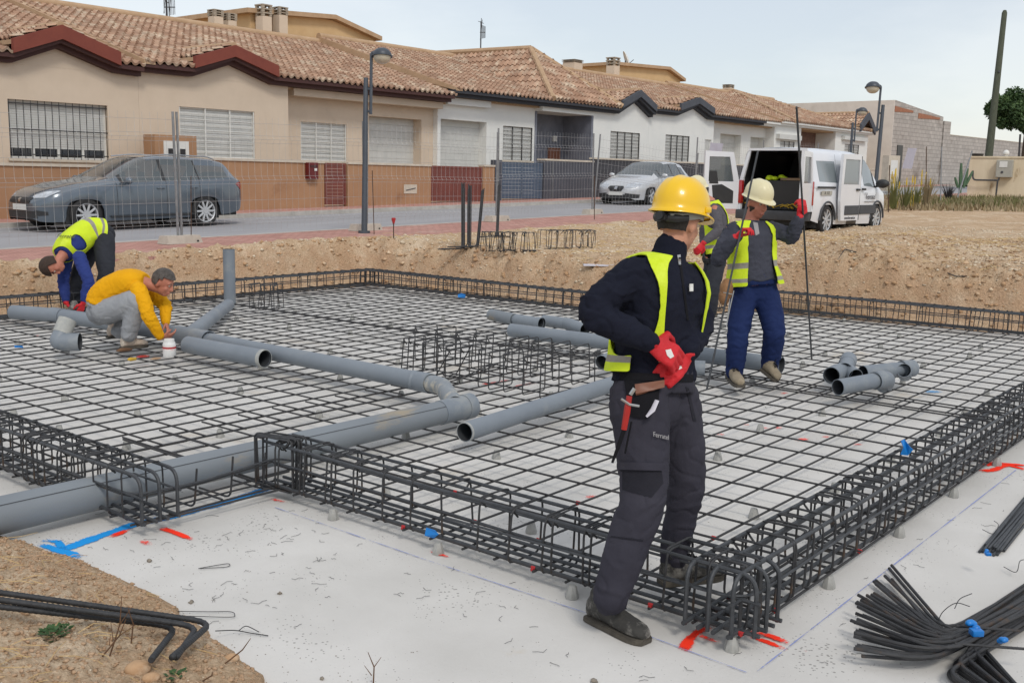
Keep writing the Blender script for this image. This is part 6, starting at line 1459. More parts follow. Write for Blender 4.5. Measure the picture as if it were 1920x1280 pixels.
decal('grille', bv, (3, 0, .56), (0, 1, 0), (0, 0, 1), [(-.2, -.09), (.2, -.09), (.3, .04), (.24, .09), (-.24, .09), (-.3, .04)], m_trim, hat, dirv=(-1, 0, 0)); decal('lower_grille', bv, (3, 0, .27), (0, 1, 0), (0, 0, 1), [(-.5, -.07), (.5, -.07), (.52, .10), (-.52, .10)], m_trim, hat, dirv=(-1, 0, 0)); decal('number_plate', bv, (3, 0, .40), (0, 1, 0), (0, 0, 1), [(-.26, -.055), (.26, -.055), (.26, .055), (-.26, .055)], m_plate, hat, dirv=(-1, 0, 0), off=.012); decal('emblem', bv, (3, 0, .58), (0, 1, 0), (0, 0, 1), [(-.05, -.05), (.05, -.05), (.05, .05), (-.05, .05)], m_chrome, hat, dirv=(-1, 0, 0), off=.012, n=3)
# --- white van, rear doors open
def cls_van(x, j, s, z):
    if s == -1 and 6 <= j <= 9 and .62 < x < 1.26: return 'window#f%d' % s
    if s == 1 and 6 <= j <= 9 and .62 < x < 1.26: return 'window#f%d' % s
    if 6 <= j <= 8 and -1.75 < x < -.82: return 'window#q%d' % s
    if s == -1 and -.30 < x < .26 and 0 <= j <= 9: return 'gap'
    if 6 <= j <= 9 and 1.26 <= x < 1.33: return 'pillar#%d' % s
    if j >= 10 and .92 < x < 1.52: return 'windscreen'
    for c in P3['cuts']:
        if c <= x <= c+.012 and 1 <= j <= 9: return 'seam#%d%d' % (s, c*100)
    if 1 <= j < 6 and .32 < x < 1.32: return 'door#f%d' % s
    return 'body'
P3 = dict(x0=-2.0, x1=2.33, af=1.40, ar=-1.33, Ra=.375, rw=.315, cuts=[1.33, .30, -.78], classify=cls_van, open_tail=True, glass=glassmat('van_glass_sky_tone', (.24, .28, .30), .05, .9),  # van panes paler still: sky reflection put into their base colour
          top=[(-2.0, 1.80), (-1.9, 1.815), (-1.0, 1.83), (.3, 1.82), (.75, 1.77), (.95, 1.70), (1.52, 1.22), (1.65, 1.16), (1.95, 1.06), (2.15, .95), (2.27, .8), (2.33, .66)],
          bot=[(-2.0, .32), (-1.7, .26), (-.9, .22), (.9, .2), (2.0, .2), (2.2, .22), (2.33, .3)],
          w=[(-2.0, .86), (-1.7, .895), (-1, .905), (1.0, .905), (1.6, .89), (1.95, .85), (2.15, .76), (2.28, .6), (2.33, .48)],
          belt=[(-2.0, 1.12), (0, 1.08), (.9, 1.03), (1.3, 1.01), (1.6, .98), (2.0, .88), (2.33, .6)],
          wr=[(-2.0, .70), (0, .72), (.9, .70), (1.5, .76), (2.0, .66), (2.33, .4)], drop=[(-2.0, .09), (.6, .09), (1.0, .06), (1.6, .03), (2.33, .02)], zs=.62)
VAZ = R(91); vp = atd(1541, 441, 21.4)
fwd = Vector((math.sin(VAZ), math.cos(VAZ), 0)); lft = Vector((-fwd.y, fwd.x, 0))
vb = vp - fwd*P3['ar'] + lft*.80; gzv = gh(vb.x, vb.y); zv = vp.z
van = empty('van', (vb.x, vb.y, zv), math.atan2(fwd.y, fwd.x), 'white van with its rear doors open and the side door ajar', 'van'); van.scale = (.965, .965, .965)
ob, gr, xs_ = car(van, P3, m_pwhite); bv = car_bvh(ob)
ob['gap'].name = 'doorway_shade'; ob['gap'].data.materials.clear(); ob['gap'].data.materials.append(m_dark)  # black sheet across the doorway stands in for the shade inside
for x in (P3['af'], P3['ar']):
    for s in (1, -1): wheel(van, x, s*.80, .315, .2, 9, s)
# cargo space lining (dark, open to the rear) with a bulkhead that has two meshed windows
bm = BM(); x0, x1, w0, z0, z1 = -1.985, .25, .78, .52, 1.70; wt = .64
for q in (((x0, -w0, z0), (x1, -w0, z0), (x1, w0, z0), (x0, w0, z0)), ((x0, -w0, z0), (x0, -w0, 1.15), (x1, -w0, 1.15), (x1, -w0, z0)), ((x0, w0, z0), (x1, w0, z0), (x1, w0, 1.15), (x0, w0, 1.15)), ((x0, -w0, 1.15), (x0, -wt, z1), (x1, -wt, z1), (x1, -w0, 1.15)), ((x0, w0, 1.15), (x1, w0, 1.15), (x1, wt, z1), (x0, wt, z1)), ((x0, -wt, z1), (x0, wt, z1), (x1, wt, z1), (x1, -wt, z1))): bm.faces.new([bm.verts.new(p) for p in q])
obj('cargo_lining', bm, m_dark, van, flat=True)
bm = BM(); wall_with_holes(bm, -.78, .78, .52, 1.70, 0, .03, [(-.52, -.14, 1.2, 1.55), (.14, .52, 1.2, 1.55)]); o = obj('bulkhead', bm, m_trim, van, flat=True); o.rotation_euler = (0, 0, -math.pi/2); o.location = (.2, 0, 0)
bm = BM()
for y0 in (-.52, .14):
    for k in range(7): tube(bm, [(.19, y0+.38*k/6, 1.2), (.19, y0+.38*k/6, 1.55)], .004, 4)
    for k in range(6): tube(bm, [(.19, y0, 1.2+.07*k), (.19, y0+.38, 1.2+.07*k)], .004, 4)
obj('window_mesh', bm, m_wire, van, flat=True)
# rear frame
bm = BM()
for s in (1, -1): hexa(bm, [(-2.06, s*.86, .50), (-1.98, s*.86, .50), (-1.98, s*.76, .50), (-2.06, s*.76, .50), (-2.02, s*.82, 1.16), (-1.96, s*.82, 1.16), (-1.96, s*.74, 1.16), (-2.02, s*.74, 1.16)]); hexa(bm, [(-2.02, s*.82, 1.162), (-1.96, s*.82, 1.162), (-1.96, s*.74, 1.162), (-2.02, s*.74, 1.162), (-1.99, s*.68, 1.74), (-1.95, s*.68, 1.74), (-1.95, s*.61, 1.74), (-1.99, s*.61, 1.74)])
box(bm, -2.0, -1.95, -.66, .66, 1.742, 1.79); obj('rear_frame', bm, m_pwhite, van, flat=True)
bm = BM(); box(bm, -2.13, -1.99, -.84, .84, .30, .50, bev=.03); obj('rear_bumper', bm, m_plast, van)
for s in (1, -1): bm = BM(); box(bm, -2.075, -1.97, s*.80-.07, s*.80+.07, .62, 1.12, bev=.025); obj('tail_light', bm, m_tl, van)
def rear_door(s, ang, label=None):
    d = bpy.data.objects.new('rear_door', None); link(d, van); d.location = (-2.05, s*.83, 0); d.rotation_euler = (0, 0, ang); wd = .80*(-s)
    bm = BM(); pts = [(0, .50), (wd, .50), (wd, 1.70), (wd*.28, 1.73), (wd*.14, 1.62), (0, 1.14)]
    # panel ring round the window
    prism(bm, [(a, b) for a, b in ((0, .50), (wd, .50), (wd, 1.08), (0, 1.08))], -.03, .03, 'x')
    prism(bm, [(0, 1.081), (wd*.16, 1.081), (wd*.30, 1.60), (wd*.2, 1.7)], -.03, .03, 'x'); prism(bm, [(wd*.88, 1.081), (wd, 1.081), (wd, 1.72), (wd*.88, 1.6)], -.03, .03, 'x'); prism(bm, [(wd*.3, 1.601), (wd*.88, 1.601), (wd, 1.721), (wd*.2, 1.701)], -.03, .03, 'x')
    obj('door_panel', bm, m_pwhite, d, flat=True)
    bm = BM(); prism(bm, [(wd*.16, 1.083), (wd*.88, 1.083), (wd*.88, 1.6), (wd*.30, 1.6)], -.008, .008, 'x'); obj('pane', bm, m_glass, d, flat=True)
    bm = BM(); prism(bm, [(wd*.16, .62), (wd*.72, .62), (wd*.78, 1.0), (wd*.5, 1.02), (wd*.16, .88)], .031, .036, 'x'); prism(bm, [(wd*.6, 1.03), (wd*.86, 1.03), (wd*.86, 1.3), (wd*.66, 1.3)], .031, .036, 'x') ; obj('inner_trim', bm, m_trim, d, flat=True)
    bm = BM(); tube(bm, [(.05, wd*.9, .8), (.05, wd*.9, .95)], .02, 6); obj('handle', bm, m_trim, d); return d
rear_door(1, R(-128)); rear_door(-1, R(100))
# sliding side door, half open and standing proud of the body
sd = bpy.data.objects.new('sliding_door', None); link(sd, van); sd.location = (-.38, -.985, 0); yq = 0
bm = BM(); prism(bm, [(-.52, .30), (.40, .30), (.44, 1.07), (-.60, 1.07), (-.60, .72)], -.03, .03, 'y'); prism(bm, [(-.60, 1.072), (-.48, 1.072), (-.44, 1.60), (-.56, 1.70)], -.03, .03); prism(bm, [(.36, 1.072), (.44, 1.072), (.40, 1.72), (.33, 1.6)], -.03, .03); prism(bm, [(-.44, 1.602), (.33, 1.602), (.40, 1.722), (-.56, 1.702)], -.03, .03)
obj('door_panel', bm, m_pwhite, sd, flat=True)
bm = BM(); prism(bm, [(-.48, 1.074), (.36, 1.074), (.33, 1.6), (-.44, 1.6)], -.012, .0); obj('pane', bm, P3['glass'], sd, flat=True)
bm = BM(); box(bm, -.36, .40, -.045, -.031, .42, .62, bev=.01); obj('side_moulding', bm, m_plast, sd, flat=True); bm = BM(); tube(bm, [(.2, -.05, .96), (.36, -.05, .96)], .024, 6); obj('door_handle', bm, m_trim, sd)
bm = BM(); box(bm, .42, .47, -.02, .05, .3, 1.68); obj('door_edge', bm, m_plast, sd, flat=True)
bm = BM(); box(bm, .35, 1.25, -.925, -.90, .42, .62, bev=.008); obj('side_moulding', bm, m_plast, van, flat=True); bm = BM(); tube(bm, [(.40, -.93, .97), (.56, -.93, .97)], .024, 6); obj('door_handle', bm, m_trim, van)
bm = BM(); box(bm, -1.9, -1.0, -.915, -.895, .98, 1.02); obj('door_rail', bm, m_trim, van, flat=True)
mirror_part(van, 1.28, -1.03, 1.1, -1, m_trim, 1.35); mirror_part(van, 1.28, 1.03, 1.1, 1, m_trim, 1.35); seats(van, 1.0, .75, .75)
for s in (1, -1): decal('headlight', bv, (3.2, s*1.5, .82), (-.7, s*.7, 0), (0, 0, 1), [(-.2, -.12), (.2, -.06), (.26, .14), (-.05, .1)], m_hl, van, dirv=(-.7, -s*.71, 0), n=6); bm = BM()
bm = BM(); 
for k in range(26):
    a = math.pi*k/25
for a_ in (P3['af'], P3['ar']):
    bm2 = BM(); tube(bm2, [(a_+.385*math.cos(math.pi*k/16), -.90, .315+.385*math.sin(math.pi*k/16)) for k in range(17)], .022, 6); obj('wheel_arch_trim', bm2, m_plast, van)
bm.free()
mwt = Matrix.Translation((.93, -.922, .80)) @ Matrix.Rotation(R(90), 4, 'X'); textmesh('door_lettering', 'Ferratel', .17, m_ctext, van, mwt)
bm = BM(); box(bm, .58, 1.22, -.925, -.918, .69, .702); box(bm, .56, .72, -.925, -.918, .875, .887); obj('lettering_rule', bm, m_ctext, van, flat=True)
mwt = Matrix.Translation((-.05, -.034, .355)) @ Matrix.Rotation(R(90), 4, 'X'); textmesh('door_lettering', 'www.ferratel.es', .09, m_ctext, sd, mwt)
bm = BM(); box(bm, -1.72, -1.2, -.918, -.908, .84, .93); obj('side_lettering_plate', bm, m_box, van, flat=True)
mwt = Matrix.Translation((-1.46, -.92, .885)) @ Matrix.Rotation(R(90), 4, 'X'); textmesh('side_lettering', 'A  113', .09, m_ctext, van, mwt)
# load in the van
VM = Matrix.Translation(van.location) @ Matrix.Rotation(van.rotation_euler[2], 4, 'Z') @ Matrix.Scale(.965, 4)
def lump(name, c, r, m, label, cat, n=6, seed=1, flat=.5):
    rng = random.Random(seed); bm = BM()
    for k in range(n): sphere(bm, (rng.uniform(-r, r), rng.uniform(-r, r), rng.uniform(0, r*flat)), r*.55, r*.5, r*.32, 10, 7)
    o = obj(name, bm, m); md = o.modifiers.new('r', 'REMESH'); md.mode = 'VOXEL'; md.voxel_size = r*.12; o.location = c; return tag(o, label, cat)
m_hv = mat('hi_vis_yellow', srgb(206, 232, 40), srgb(192, 220, 34), scale=7, rough=.75, bump=.3, bscale=30); m_strap = mat('yellow_strap', srgb(206, 168, 50), srgb(170, 136, 40), scale=9, rough=.7); m_card = mat('brown_board', srgb(170, 140, 110), srgb(150, 120, 92), scale=4, rough=.85)
bm = BM(); box(bm, -1.9, -.6, -.72, .72, .53, 1.12); o = obj('load_crate', bm, m_dark, flat=True); o.matrix_world = VM @ Matrix.Translation((.25, 0, 0)); tag(o, 'big black crate filling the van load space', 'crate')
lump('folded_vest', VM @ Vector((-1.45, .25, 1.13)), .15, m_hv, 'crumpled yellow vest on top of the load in the van', 'vest'); 
bm = BM(); box(bm, -.5, .3, -.06, .06, 0, .05); o = obj('board', bm, m_card, flat=True); o.matrix_world = VM @ Matrix.Translation((-1.45, -.15, 1.13)) @ Matrix.Rotation(R(80), 4, 'Z'); tag(o, 'brown board lying on the load in the van', 'board')
bm = BM(); rng = random.Random(3)
for k in range(9):
    x, y = rng.uniform(-1.98, -1.75), rng.uniform(-.65, .6); tube(bm, [(x, y, .53+rng.random()*.05), (x+rng.uniform(-.1, .1), y+.15, .58+rng.random()*.12), (x+rng.uniform(-.1, .1), y+.32, .54+rng.random()*.05)], [(.012, .03)]*3, 6)
o = obj('straps', bm, m_strap); o.matrix_world = VM; tag(o, 'tangle of yellow straps at the edge of the van load floor', 'straps')
# ================================================================ PEOPLE
m_skin = mat('skin', srgb(196, 146, 120), srgb(182, 128, 104), scale=9, rough=.55, bump=.15, bscale=90, spec=.35); m_skin2 = mat('ruddy_skin', srgb(190, 128, 106), srgb(172, 108, 88), scale=9, rough=.55, bump=.15, bscale=90, spec=.35)
m_hairD = mat('dark_hair', (.012, .010, .009), (.024, .019, .016), scale=40, rough=.7, bump=.8, bscale=140, stretch=(1, 1, .35)); m_hairB = mat('brown_hair', (.03, .016, .010), (.05, .028, .018), scale=40, rough=.75, bump=.9, bscale=120); m_hairG = mat('greying_hair', (.05, .042, .037), (.12, .105, .095), scale=30, rough=.75, bump=.9, bscale=120)
m_beard = mat('beard', (.03, .02, .016), (.05, .034, .026), scale=60, rough=.85, bump=.6, bscale=200)
m_navy = mat('navy_fleece', (.0085, .010, .019), (.013, .015, .027), scale=5, rough=.92, bump=.5, bscale=55, spec=.15, bdist=.006); m_tr = mat('charcoal_work_cloth', (.030, .029, .041), (.044, .043, .058), scale=3.5, rough=.85, bump=.45, bscale=40, spec=.2, c3=(.05, .048, .06), s3=2.2, t3=.56, bdist=.006)
m_trd = mat('darker_pocket_cloth', (.018, .018, .025), (.026, .026, .034), scale=4, rough=.9, bump=.4, bscale=60, spec=.15); m_black = mat('black_cloth', (.008, .008, .010), (.012, .012, .015), scale=5, rough=.9, bump=.3, spec=.15)
m_vest = mat('hi_vis_vest', srgb(208, 230, 48), srgb(196, 218, 38), scale=4, rough=.7, bump=.5, bscale=24, spec=.25, c3=srgb(218, 236, 84), s3=2.5, t3=.55, bdist=.008); m_refl = mat('reflective_band', srgb(150, 146, 136), srgb(132, 128, 118), scale=30, rough=.45, spec=.5); m_glove = mat('red_glove', srgb(206, 26, 38), srgb(186, 18, 30), scale=14, rough=.6, bump=.4, bscale=90); m_gloved = mat('black_palm_coating', (.012, .011, .012), (.02, .019, .02), scale=20, rough=.55, bump=.4)
m_helmY = mat('yellow_helmet', srgb(238, 194, 18), srgb(232, 186, 12), scale=3, rough=.28, spec=.5, coat=.3); m_helmW = mat('cream_helmet', srgb(222, 214, 178), srgb(214, 205, 166), scale=3, rough=.35, spec=.5); m_strapB = mat('black_plastic', (.012, .012, .013), (.018, .018, .02), scale=9, rough=.4); m_band = mat('grey_headband', srgb(150, 152, 146), srgb(136, 138, 132), scale=12, rough=.6)
m_shoe = mat('dusty_shoe', (.03, .029, .027), (.05, .048, .043), scale=9, rough=.8, bump=.4, bscale=60, c3=(.24, .23, .21), s3=7, t3=.47); m_sole = mat('dusty_sole', srgb(96, 90, 80), srgb(66, 62, 56), scale=14, rough=.9, bump=.4); m_shoeL = mat('pale_dusty_shoe', srgb(158, 146, 124), srgb(126, 114, 96), scale=9, rough=.9, bump=.4, bscale=60); m_shoeW = mat('cement_stained_trainer', srgb(206, 196, 182), srgb(172, 152, 134), scale=12, rough=.9, bump=.4)
m_greyS = mat('slate_sweatshirt', (.045, .048, .064), (.06, .063, .082), scale=5, rough=.9, bump=.45, bscale=50, spec=.15, bdist=.006); m_blueT = mat('blue_work_trousers', (.008, .017, .068), (.013, .026, .095), scale=4, rough=.85, bump=.45, bscale=40, spec=.2, c3=(.05, .065, .12), s3=3, t3=.66, bdist=.006); m_greyK = mat('grey_knit', (.075, .07, .08), (.10, .094, .106), scale=30, rough=.95, bump=.5, bscale=90, stretch=(1, 1, 4)); m_blueS = mat('royal_blue_top', (.010, .026, .15), (.015, .034, .19), scale=4, rough=.85, bump=.4, bscale=50); m_charT = mat('charcoal_trousers', (.016, .018, .026), (.024, .027, .036), scale=4, rough=.88, bump=.4, bscale=40); m_must = mat('mustard_top', srgb(226, 166, 18), srgb(214, 152, 12), scale=4, rough=.85, bump=.45, bscale=50, spec=.2, bdist=.006); m_jog = mat('grey_joggers', srgb(150, 153, 157), srgb(136, 139, 144), scale=5, rough=.92, bump=.45, bscale=50, bdist=.006); m_pouch = mat('tan_leather', srgb(152, 112, 74), srgb(122, 86, 54), scale=7, rough=.75, bump=.4); m_red2 = mat('red_handle', srgb(170, 36, 30), srgb(150, 26, 24), scale=8, rough=.4); m_steel = mat('bright_steel', srgb(190, 190, 188), srgb(168, 168, 166), scale=9, rough=.3, metal=.8); m_eye = mat('eye_white', srgb(176, 164, 154), srgb(166, 154, 146), rough=.3); m_iris = mat('iris', (.02, .014, .01), (.03, .02, .014), rough=.2); m_lip = mat('lip', srgb(168, 98, 86), srgb(158, 90, 80), rough=.5)
def cr_spline(pts, n):
    P = [pts[0]*2-pts[1]]+list(pts)+[pts[-1]*2-pts[-2]]; out = []
    for i in range(len(pts)-1):
        a, b, c, d = P[i:i+4]
        for k in range(n):
            t = k/n; out.append(.5*((2*b)+(c-a)*t+(2*a-5*b+4*c-d)*t*t+(3*b-a-3*c+d)*t**3))
    out.append(pts[-1]); return out
def limb(bm, pts, radii, n=5, sides=16, flat=1.0, up=None):
    q = cr_spline([Vector(p) for p in pts], n); rr = []
    for i in range(len(radii)-1):
        for k in range(n): t = k/n; t = t*t*(3-2*t); rr.append(lerp(radii[i], radii[i+1], t))
    rr.append(radii[-1])
    tube(bm, q, [(r, r*flat) for r in rr], sides, up=up)
    for p, r in ((q[0], rr[0]), (q[-1], rr[-1])): sphere(bm, p, r*.99, seg=12, rings=8)
def fused(name, bm, m, parent, org, voxel=.009, smooth=6, fold=0.0, fscale=(7, 7, 18), seed=0.0, hot=None, ffac=.5):
    me = bpy.data.meshes.new('tmp'); bmesh.ops.recalc_face_normals(bm, faces=bm.faces[:]); bm.to_mesh(me); bm.free(); t = bpy.data.objects.new('tmp', me); COL.objects.link(t)
    r = t.modifiers.new('r', 'REMESH'); r.mode = 'VOXEL'; r.voxel_size = voxel; r.adaptivity = 0
    if smooth: s = t.modifiers.new('s', 'SMOOTH'); s.factor = ffac; s.iterations = smooth
    out = bpy.data.meshes.new_from_object(t.evaluated_get(bpy.context.evaluated_depsgraph_get())); bpy.data.objects.remove(t); bpy.data.meshes.remove(me)
    n = len(out.vertices); co = np.empty(n*3); out.vertices.foreach_get('co', co); co = co.reshape(-1, 3)
    if fold:
        nn = np.empty(n*3); out.vertices.foreach_get('normal', nn); nn = nn.reshape(-1, 3); F = np.array(fscale)
        d = np.empty(n)
        for i in range(n):
            p = Vector(co[i]*F)+Vector((seed, seed*.7, 0)); a = noise.noise(p); b = noise.noise(p*2.3+Vector((5, 3, 1)))
            c_ = noise.noise(p*1.6+Vector((2, 8, 4))); d[i] = (max(0, 1-abs(a)*3.2)**1.5)*.55-(max(0, 1-abs(c_)*4)**2)*.5+b*.3
        k = np.full(n, 1.0)
        if hot is not None:
            k = np.full(n, .45)
            for hp, hr in hot: k += 1.1*np.exp(-((co-np.array(hp))**2).sum(1)/hr**2)
        co = co+nn*(d*k*fold)[:, None]
    co -= np.array(org); out.vertices.foreach_set('co', co.ravel()); out.update()
    out.name = name; out.materials.clear(); out.materials.append(m); out.shade_smooth()
    return link(bpy.data.objects.new(name, out), parent)
class Torso:
    """rings up the spine; A points to the person's left, B to the front"""
    def __init__(s, pelvis, chest, neck, latH, latS, frontH, frontS, k=1.0, fat=1.0, waist=None):
        mid = waist if waist is not None else pelvis.lerp(chest, .5); s.sp = cr_spline([pelvis, mid, chest, neck], 12); s.latH, s.latS, s.fH, s.fS, s.k, s.fat = latH, latS, frontH, frontS, k, fat
    PROF = [(0, .178, .128), (.1, .175, .130), (.3, .162, .122), (.5, .172, .128), (.66, .190, .134), (.78, .196, .128), (.87, .188, .108), (.93, .155, .088), (.97, .105, .075), (1.0, .068, .066)]
    def ring(s, t, off=0.0):
        i = t*(len(s.sp)-1); a = min(int(i), len(s.sp)-2); c = s.sp[a].lerp(s.sp[a+1], i-a); w = smooth(.15, .7, t)
        L_ = s.latH.lerp(s.latS, w).normalized(); Fv = s.fH.lerp(s.fS, w); ax_ = (s.sp[min(a+2, len(s.sp)-1)]-s.sp[max(0, a-1)]).normalized()
        L_ = (L_-ax_*L_.dot(ax_)*.85).normalized(); B = ax_.cross(L_); B = B if B.dot(Fv) > 0 else -B; B.normalize()
        pa = interp([(x[0], x[1]) for x in s.PROF], t)*s.k+off; pb = interp([(x[0], x[2]) for x in s.PROF], t)*s.k*(1+(s.fat-1)*(1-w*.6))+off
        return c, L_*pa, B*pb, ax_
    def pt(s, t, th, off=0.0, sq=.82):
        c, A, B, ax_ = s.ring(t, off); x, y = math.cos(th), math.sin(th); f = lambda v: math.copysign(abs(v)**sq, v)
        return c+A*f(x)+B*f(y)
    def loft(s, bm, t0, t1, off=0.0, n=16, seg=28, drop=0.0):
        R_ = []
        for i in range(n+1):
            t = lerp(t0, t1, i/n); R_.append([bm.verts.new(s.pt(t, 2*math.pi*k/seg, off)) for k in range(seg)])
        for a, b in zip(R_, R_[1:]):
            for k in range(seg): bm.faces.new((a[k], a[(k+1) % seg], b[(k+1) % seg], b[k]))
        bm.faces.new(R_[0][::-1]); bm.faces.new(R_[-1])
def vest(T, parent, org, hem=.02, top=.975, off=.028, fo=lambda t: 18, arm=(.76, .19, 50), bands=((.18, .25), (.36, .43)), name='vest', flare=.02, seed=1, keep=None, fine=False):
    bm = BM(); NS, NT = (64, 108) if not fine else (150, 260); G = []
    for i in range(NS+1):
        t = lerp(hem, top, i/NS); row = []
        for k in range(NT):
            th = 2*math.pi*k/NT; p = T.pt(t, th, off+flare*max(0, 1-t*2.2)+.006*math.sin(th*7+t*9+seed)*max(0, 1-t)); row.append(bm.verts.new(p))
        G.append(row)
    for i in range(NS):
        t = lerp(hem, top, (i+.5)/NS)
        for k in range(NT):
            th = math.degrees(2*math.pi*(k+.5)/NT); dF = abs((th-90+180) % 360-180); dL = min(abs((th+180) % 360-180), abs((th-180+180) % 360-180))
            if dF < fo(t): continue
            ec = (t-arm[0])/arm[1]
            if abs(ec) < 1 and dL < arm[2]*math.sqrt(1-ec*ec): continue
            if keep and not keep(t, th): continue
            f = bm.faces.new((G[i][k], G[i][(k+1) % NT], G[i+1][(k+1) % NT], G[i+1][k])); f.material_index = 1 if any(a < t < b for a, b in bands) else 0
    bmesh.ops.delete(bm, geom=[v for v in bm.verts if not v.link_faces], context='VERTS')
    for _ in range(8 if fine else 3):       # soften the cut edges
        mv = {}
        for v in bm.verts:
            nb = [e.other_vert(v).co for e in v.link_edges if len(e.link_faces) == 1]
            if len(nb) == 2: mv[v] = v.co*.4+(nb[0]+nb[1])*.3
        for v, c in mv.items(): v.co = c
    for v in bm.verts:
        n = noise.noise(Vector(v.co)*9+Vector((seed, 0, 0))); v.co += v.normal*0 + (v.co-T.sp[len(T.sp)//2]).normalized()*.006*n
    thicken(bm, .005)
    for v in bm.verts: v.co -= org
    return obj(name, bm, [m_vest, m_refl], parent, angle=60)
def hand_parts(bm, wrist, dirv, palm, curl=.6, side=1, k=1.0, spread=.14, thumb=.6, r=.0098):
    """palm, four unequal jointed fingers and a thumb; palm = direction the palm looks, side=+1 when the thumb lies towards dirv x palm"""
    d = dirv.normalized(); p = (palm-d*palm.dot(d)).normalized(); l = d.cross(p).normalized()*side
    L_ = .088*k; c0 = wrist+d*.012
    tube(bm, [c0, c0+d*L_*.45, c0+d*L_], [(.016*k, .030*k), (.0155*k, .041*k), (.0125*k, .040*k)], 14, up=p)
    sphere(bm, wrist, .030*k, seg=12, rings=8); sphere(bm, c0+d*L_*.4+l*.02*k+p*.006, .02*k, seg=10, rings=6)
    lens = [(.030, .042, .026, .021), (.010, .046, .030, .023), (-.011, .043, .028, .022), (-.030, .034, .022, .019)]
    for i, (o, a, b, c) in enumerate(lens):
        cu = curl*(1+.10*i); s = c0+d*L_*(.97-.03*abs(i-1))+l*o*k; q = [s-d*.02*k, s]; dd = (d+l*spread*(o/.03)*.5).normalized(); x = s
        for seg_, an in ((a, cu*.75), (b, cu*1.7), (c, cu*2.3)):
            v = dd*math.cos(an)+p*math.sin(an); x = x+v*seg_*k; q.append(x)
        tube(bm, q, [r*k*1.12, r*k*1.1, r*k, r*k*.93, r*k*.78], 10, up=l); sphere(bm, q[-1], r*k*.8, seg=8, rings=6); sphere(bm, q[2], r*k*1.04, seg=8, rings=6); sphere(bm, q[3], r*k*.97, seg=8, rings=6)
    s = c0+d*.022*k+l*.030*k; v1 = (d*.55+l*.75+p*.35*thumb).normalized(); v2 = (d*.85+l*.15+p*.65*thumb).normalized(); v3 = (d*.8-l*.1+p*.8*thumb).normalized()
    q = [s-l*.012*k, s+v1*.036*k, s+v1*.036*k+v2*.032*k, s+v1*.036*k+v2*.032*k+v3*.024*k]; tube(bm, q, [r*k*1.5, r*k*1.25, r*k*1.12, r*k*.85], 10, up=p); sphere(bm, q[-1], r*k*.86, seg=8, rings=6); sphere(bm, q[1], r*k*1.28, seg=8, rings=6)
def head_parts(bm, c, up, fw, k=1.0):
    l = up.cross(fw).normalized(); mt = Matrix((l, fw, up)).transposed()
    sphere(bm, c+up*.025*k-fw*.008*k, .077*k, .096*k, .098*k, 24, 16, mtx=mt); sphere(bm, c-up*.035*k+fw*.018*k, .062*k, .074*k, .082*k, 20, 14, mtx=mt); sphere(bm, c-up*.088*k+fw*.052*k, .034*k, .033*k, .028*k, 14, 10, mtx=mt)
    for s in (1, -1):
        sphere(bm, c-up*.03*k+fw*.06*k+l*s*.033*k, .027*k, .022*k, .028*k, 12, 8, mtx=mt); sphere(bm, c-up*.012*k-fw*.012*k+l*s*.077*k, .010*k, .021*k, .034*k, 12, 8, mtx=mt @ Matrix.Rotation(-.25, 3, 'X')); sphere(bm, c+up*.028*k+fw*.080*k+l*s*.03*k, .03*k, .012*k, .009*k, 10, 6, mtx=mt)
    tube(bm, [c+up*.02*k+fw*.086*k, c-up*.005*k+fw*.098*k, c-up*.028*k+fw*.108*k, c-up*.04*k+fw*.092*k], [.009*k, .012*k, .017*k, .010*k], 10)
    tube(bm, [c-up*.063*k+fw*.086*k-l*.02*k, c-up*.060*k+fw*.096*k, c-up*.063*k+fw*.086*k+l*.02*k], .0085*k, 8); tube(bm, [c-up*.074*k+fw*.084*k-l*.016*k, c-up*.075*k+fw*.091*k, c-up*.074*k+fw*.084*k+l*.016*k], .0085*k, 8)
def face(parent, org, c, up, fw, hair, k=1.0, brow=True):
    l = up.cross(fw).normalized()
    for s in (1, -1):
        bm = BM(); p = c+up*.010*k+fw*.0775*k+l*s*.030*k-org; sphere(bm, p, .0105*k, seg=12, rings=8); e = obj('eye', bm, m_eye, parent); bm = BM(); sphere(bm, p+fw*.0062*k, .0056*k, seg=10, rings=8); obj('iris', bm, m_iris, e)
        if brow: bm = BM(); tube(bm, [c+up*.030*k+fw*.090*k+l*s*.014*k-org, c+up*.036*k+fw*.088*k+l*s*.032*k-org, c+up*.029*k+fw*.078*k+l*s*.05*k-org], .0045*k, 6); obj('eyebrow', bm, hair, parent)
    bm = BM(); tube(bm, [c-up*.0685*k+fw*.0905*k-l*.021*k-org, c-up*.0685*k+fw*.1005*k-org, c-up*.0685*k+fw*.0905*k+l*.021*k-org], [.003*k, .0055*k, .003*k], 8); obj('lips', bm, m_lip, parent)
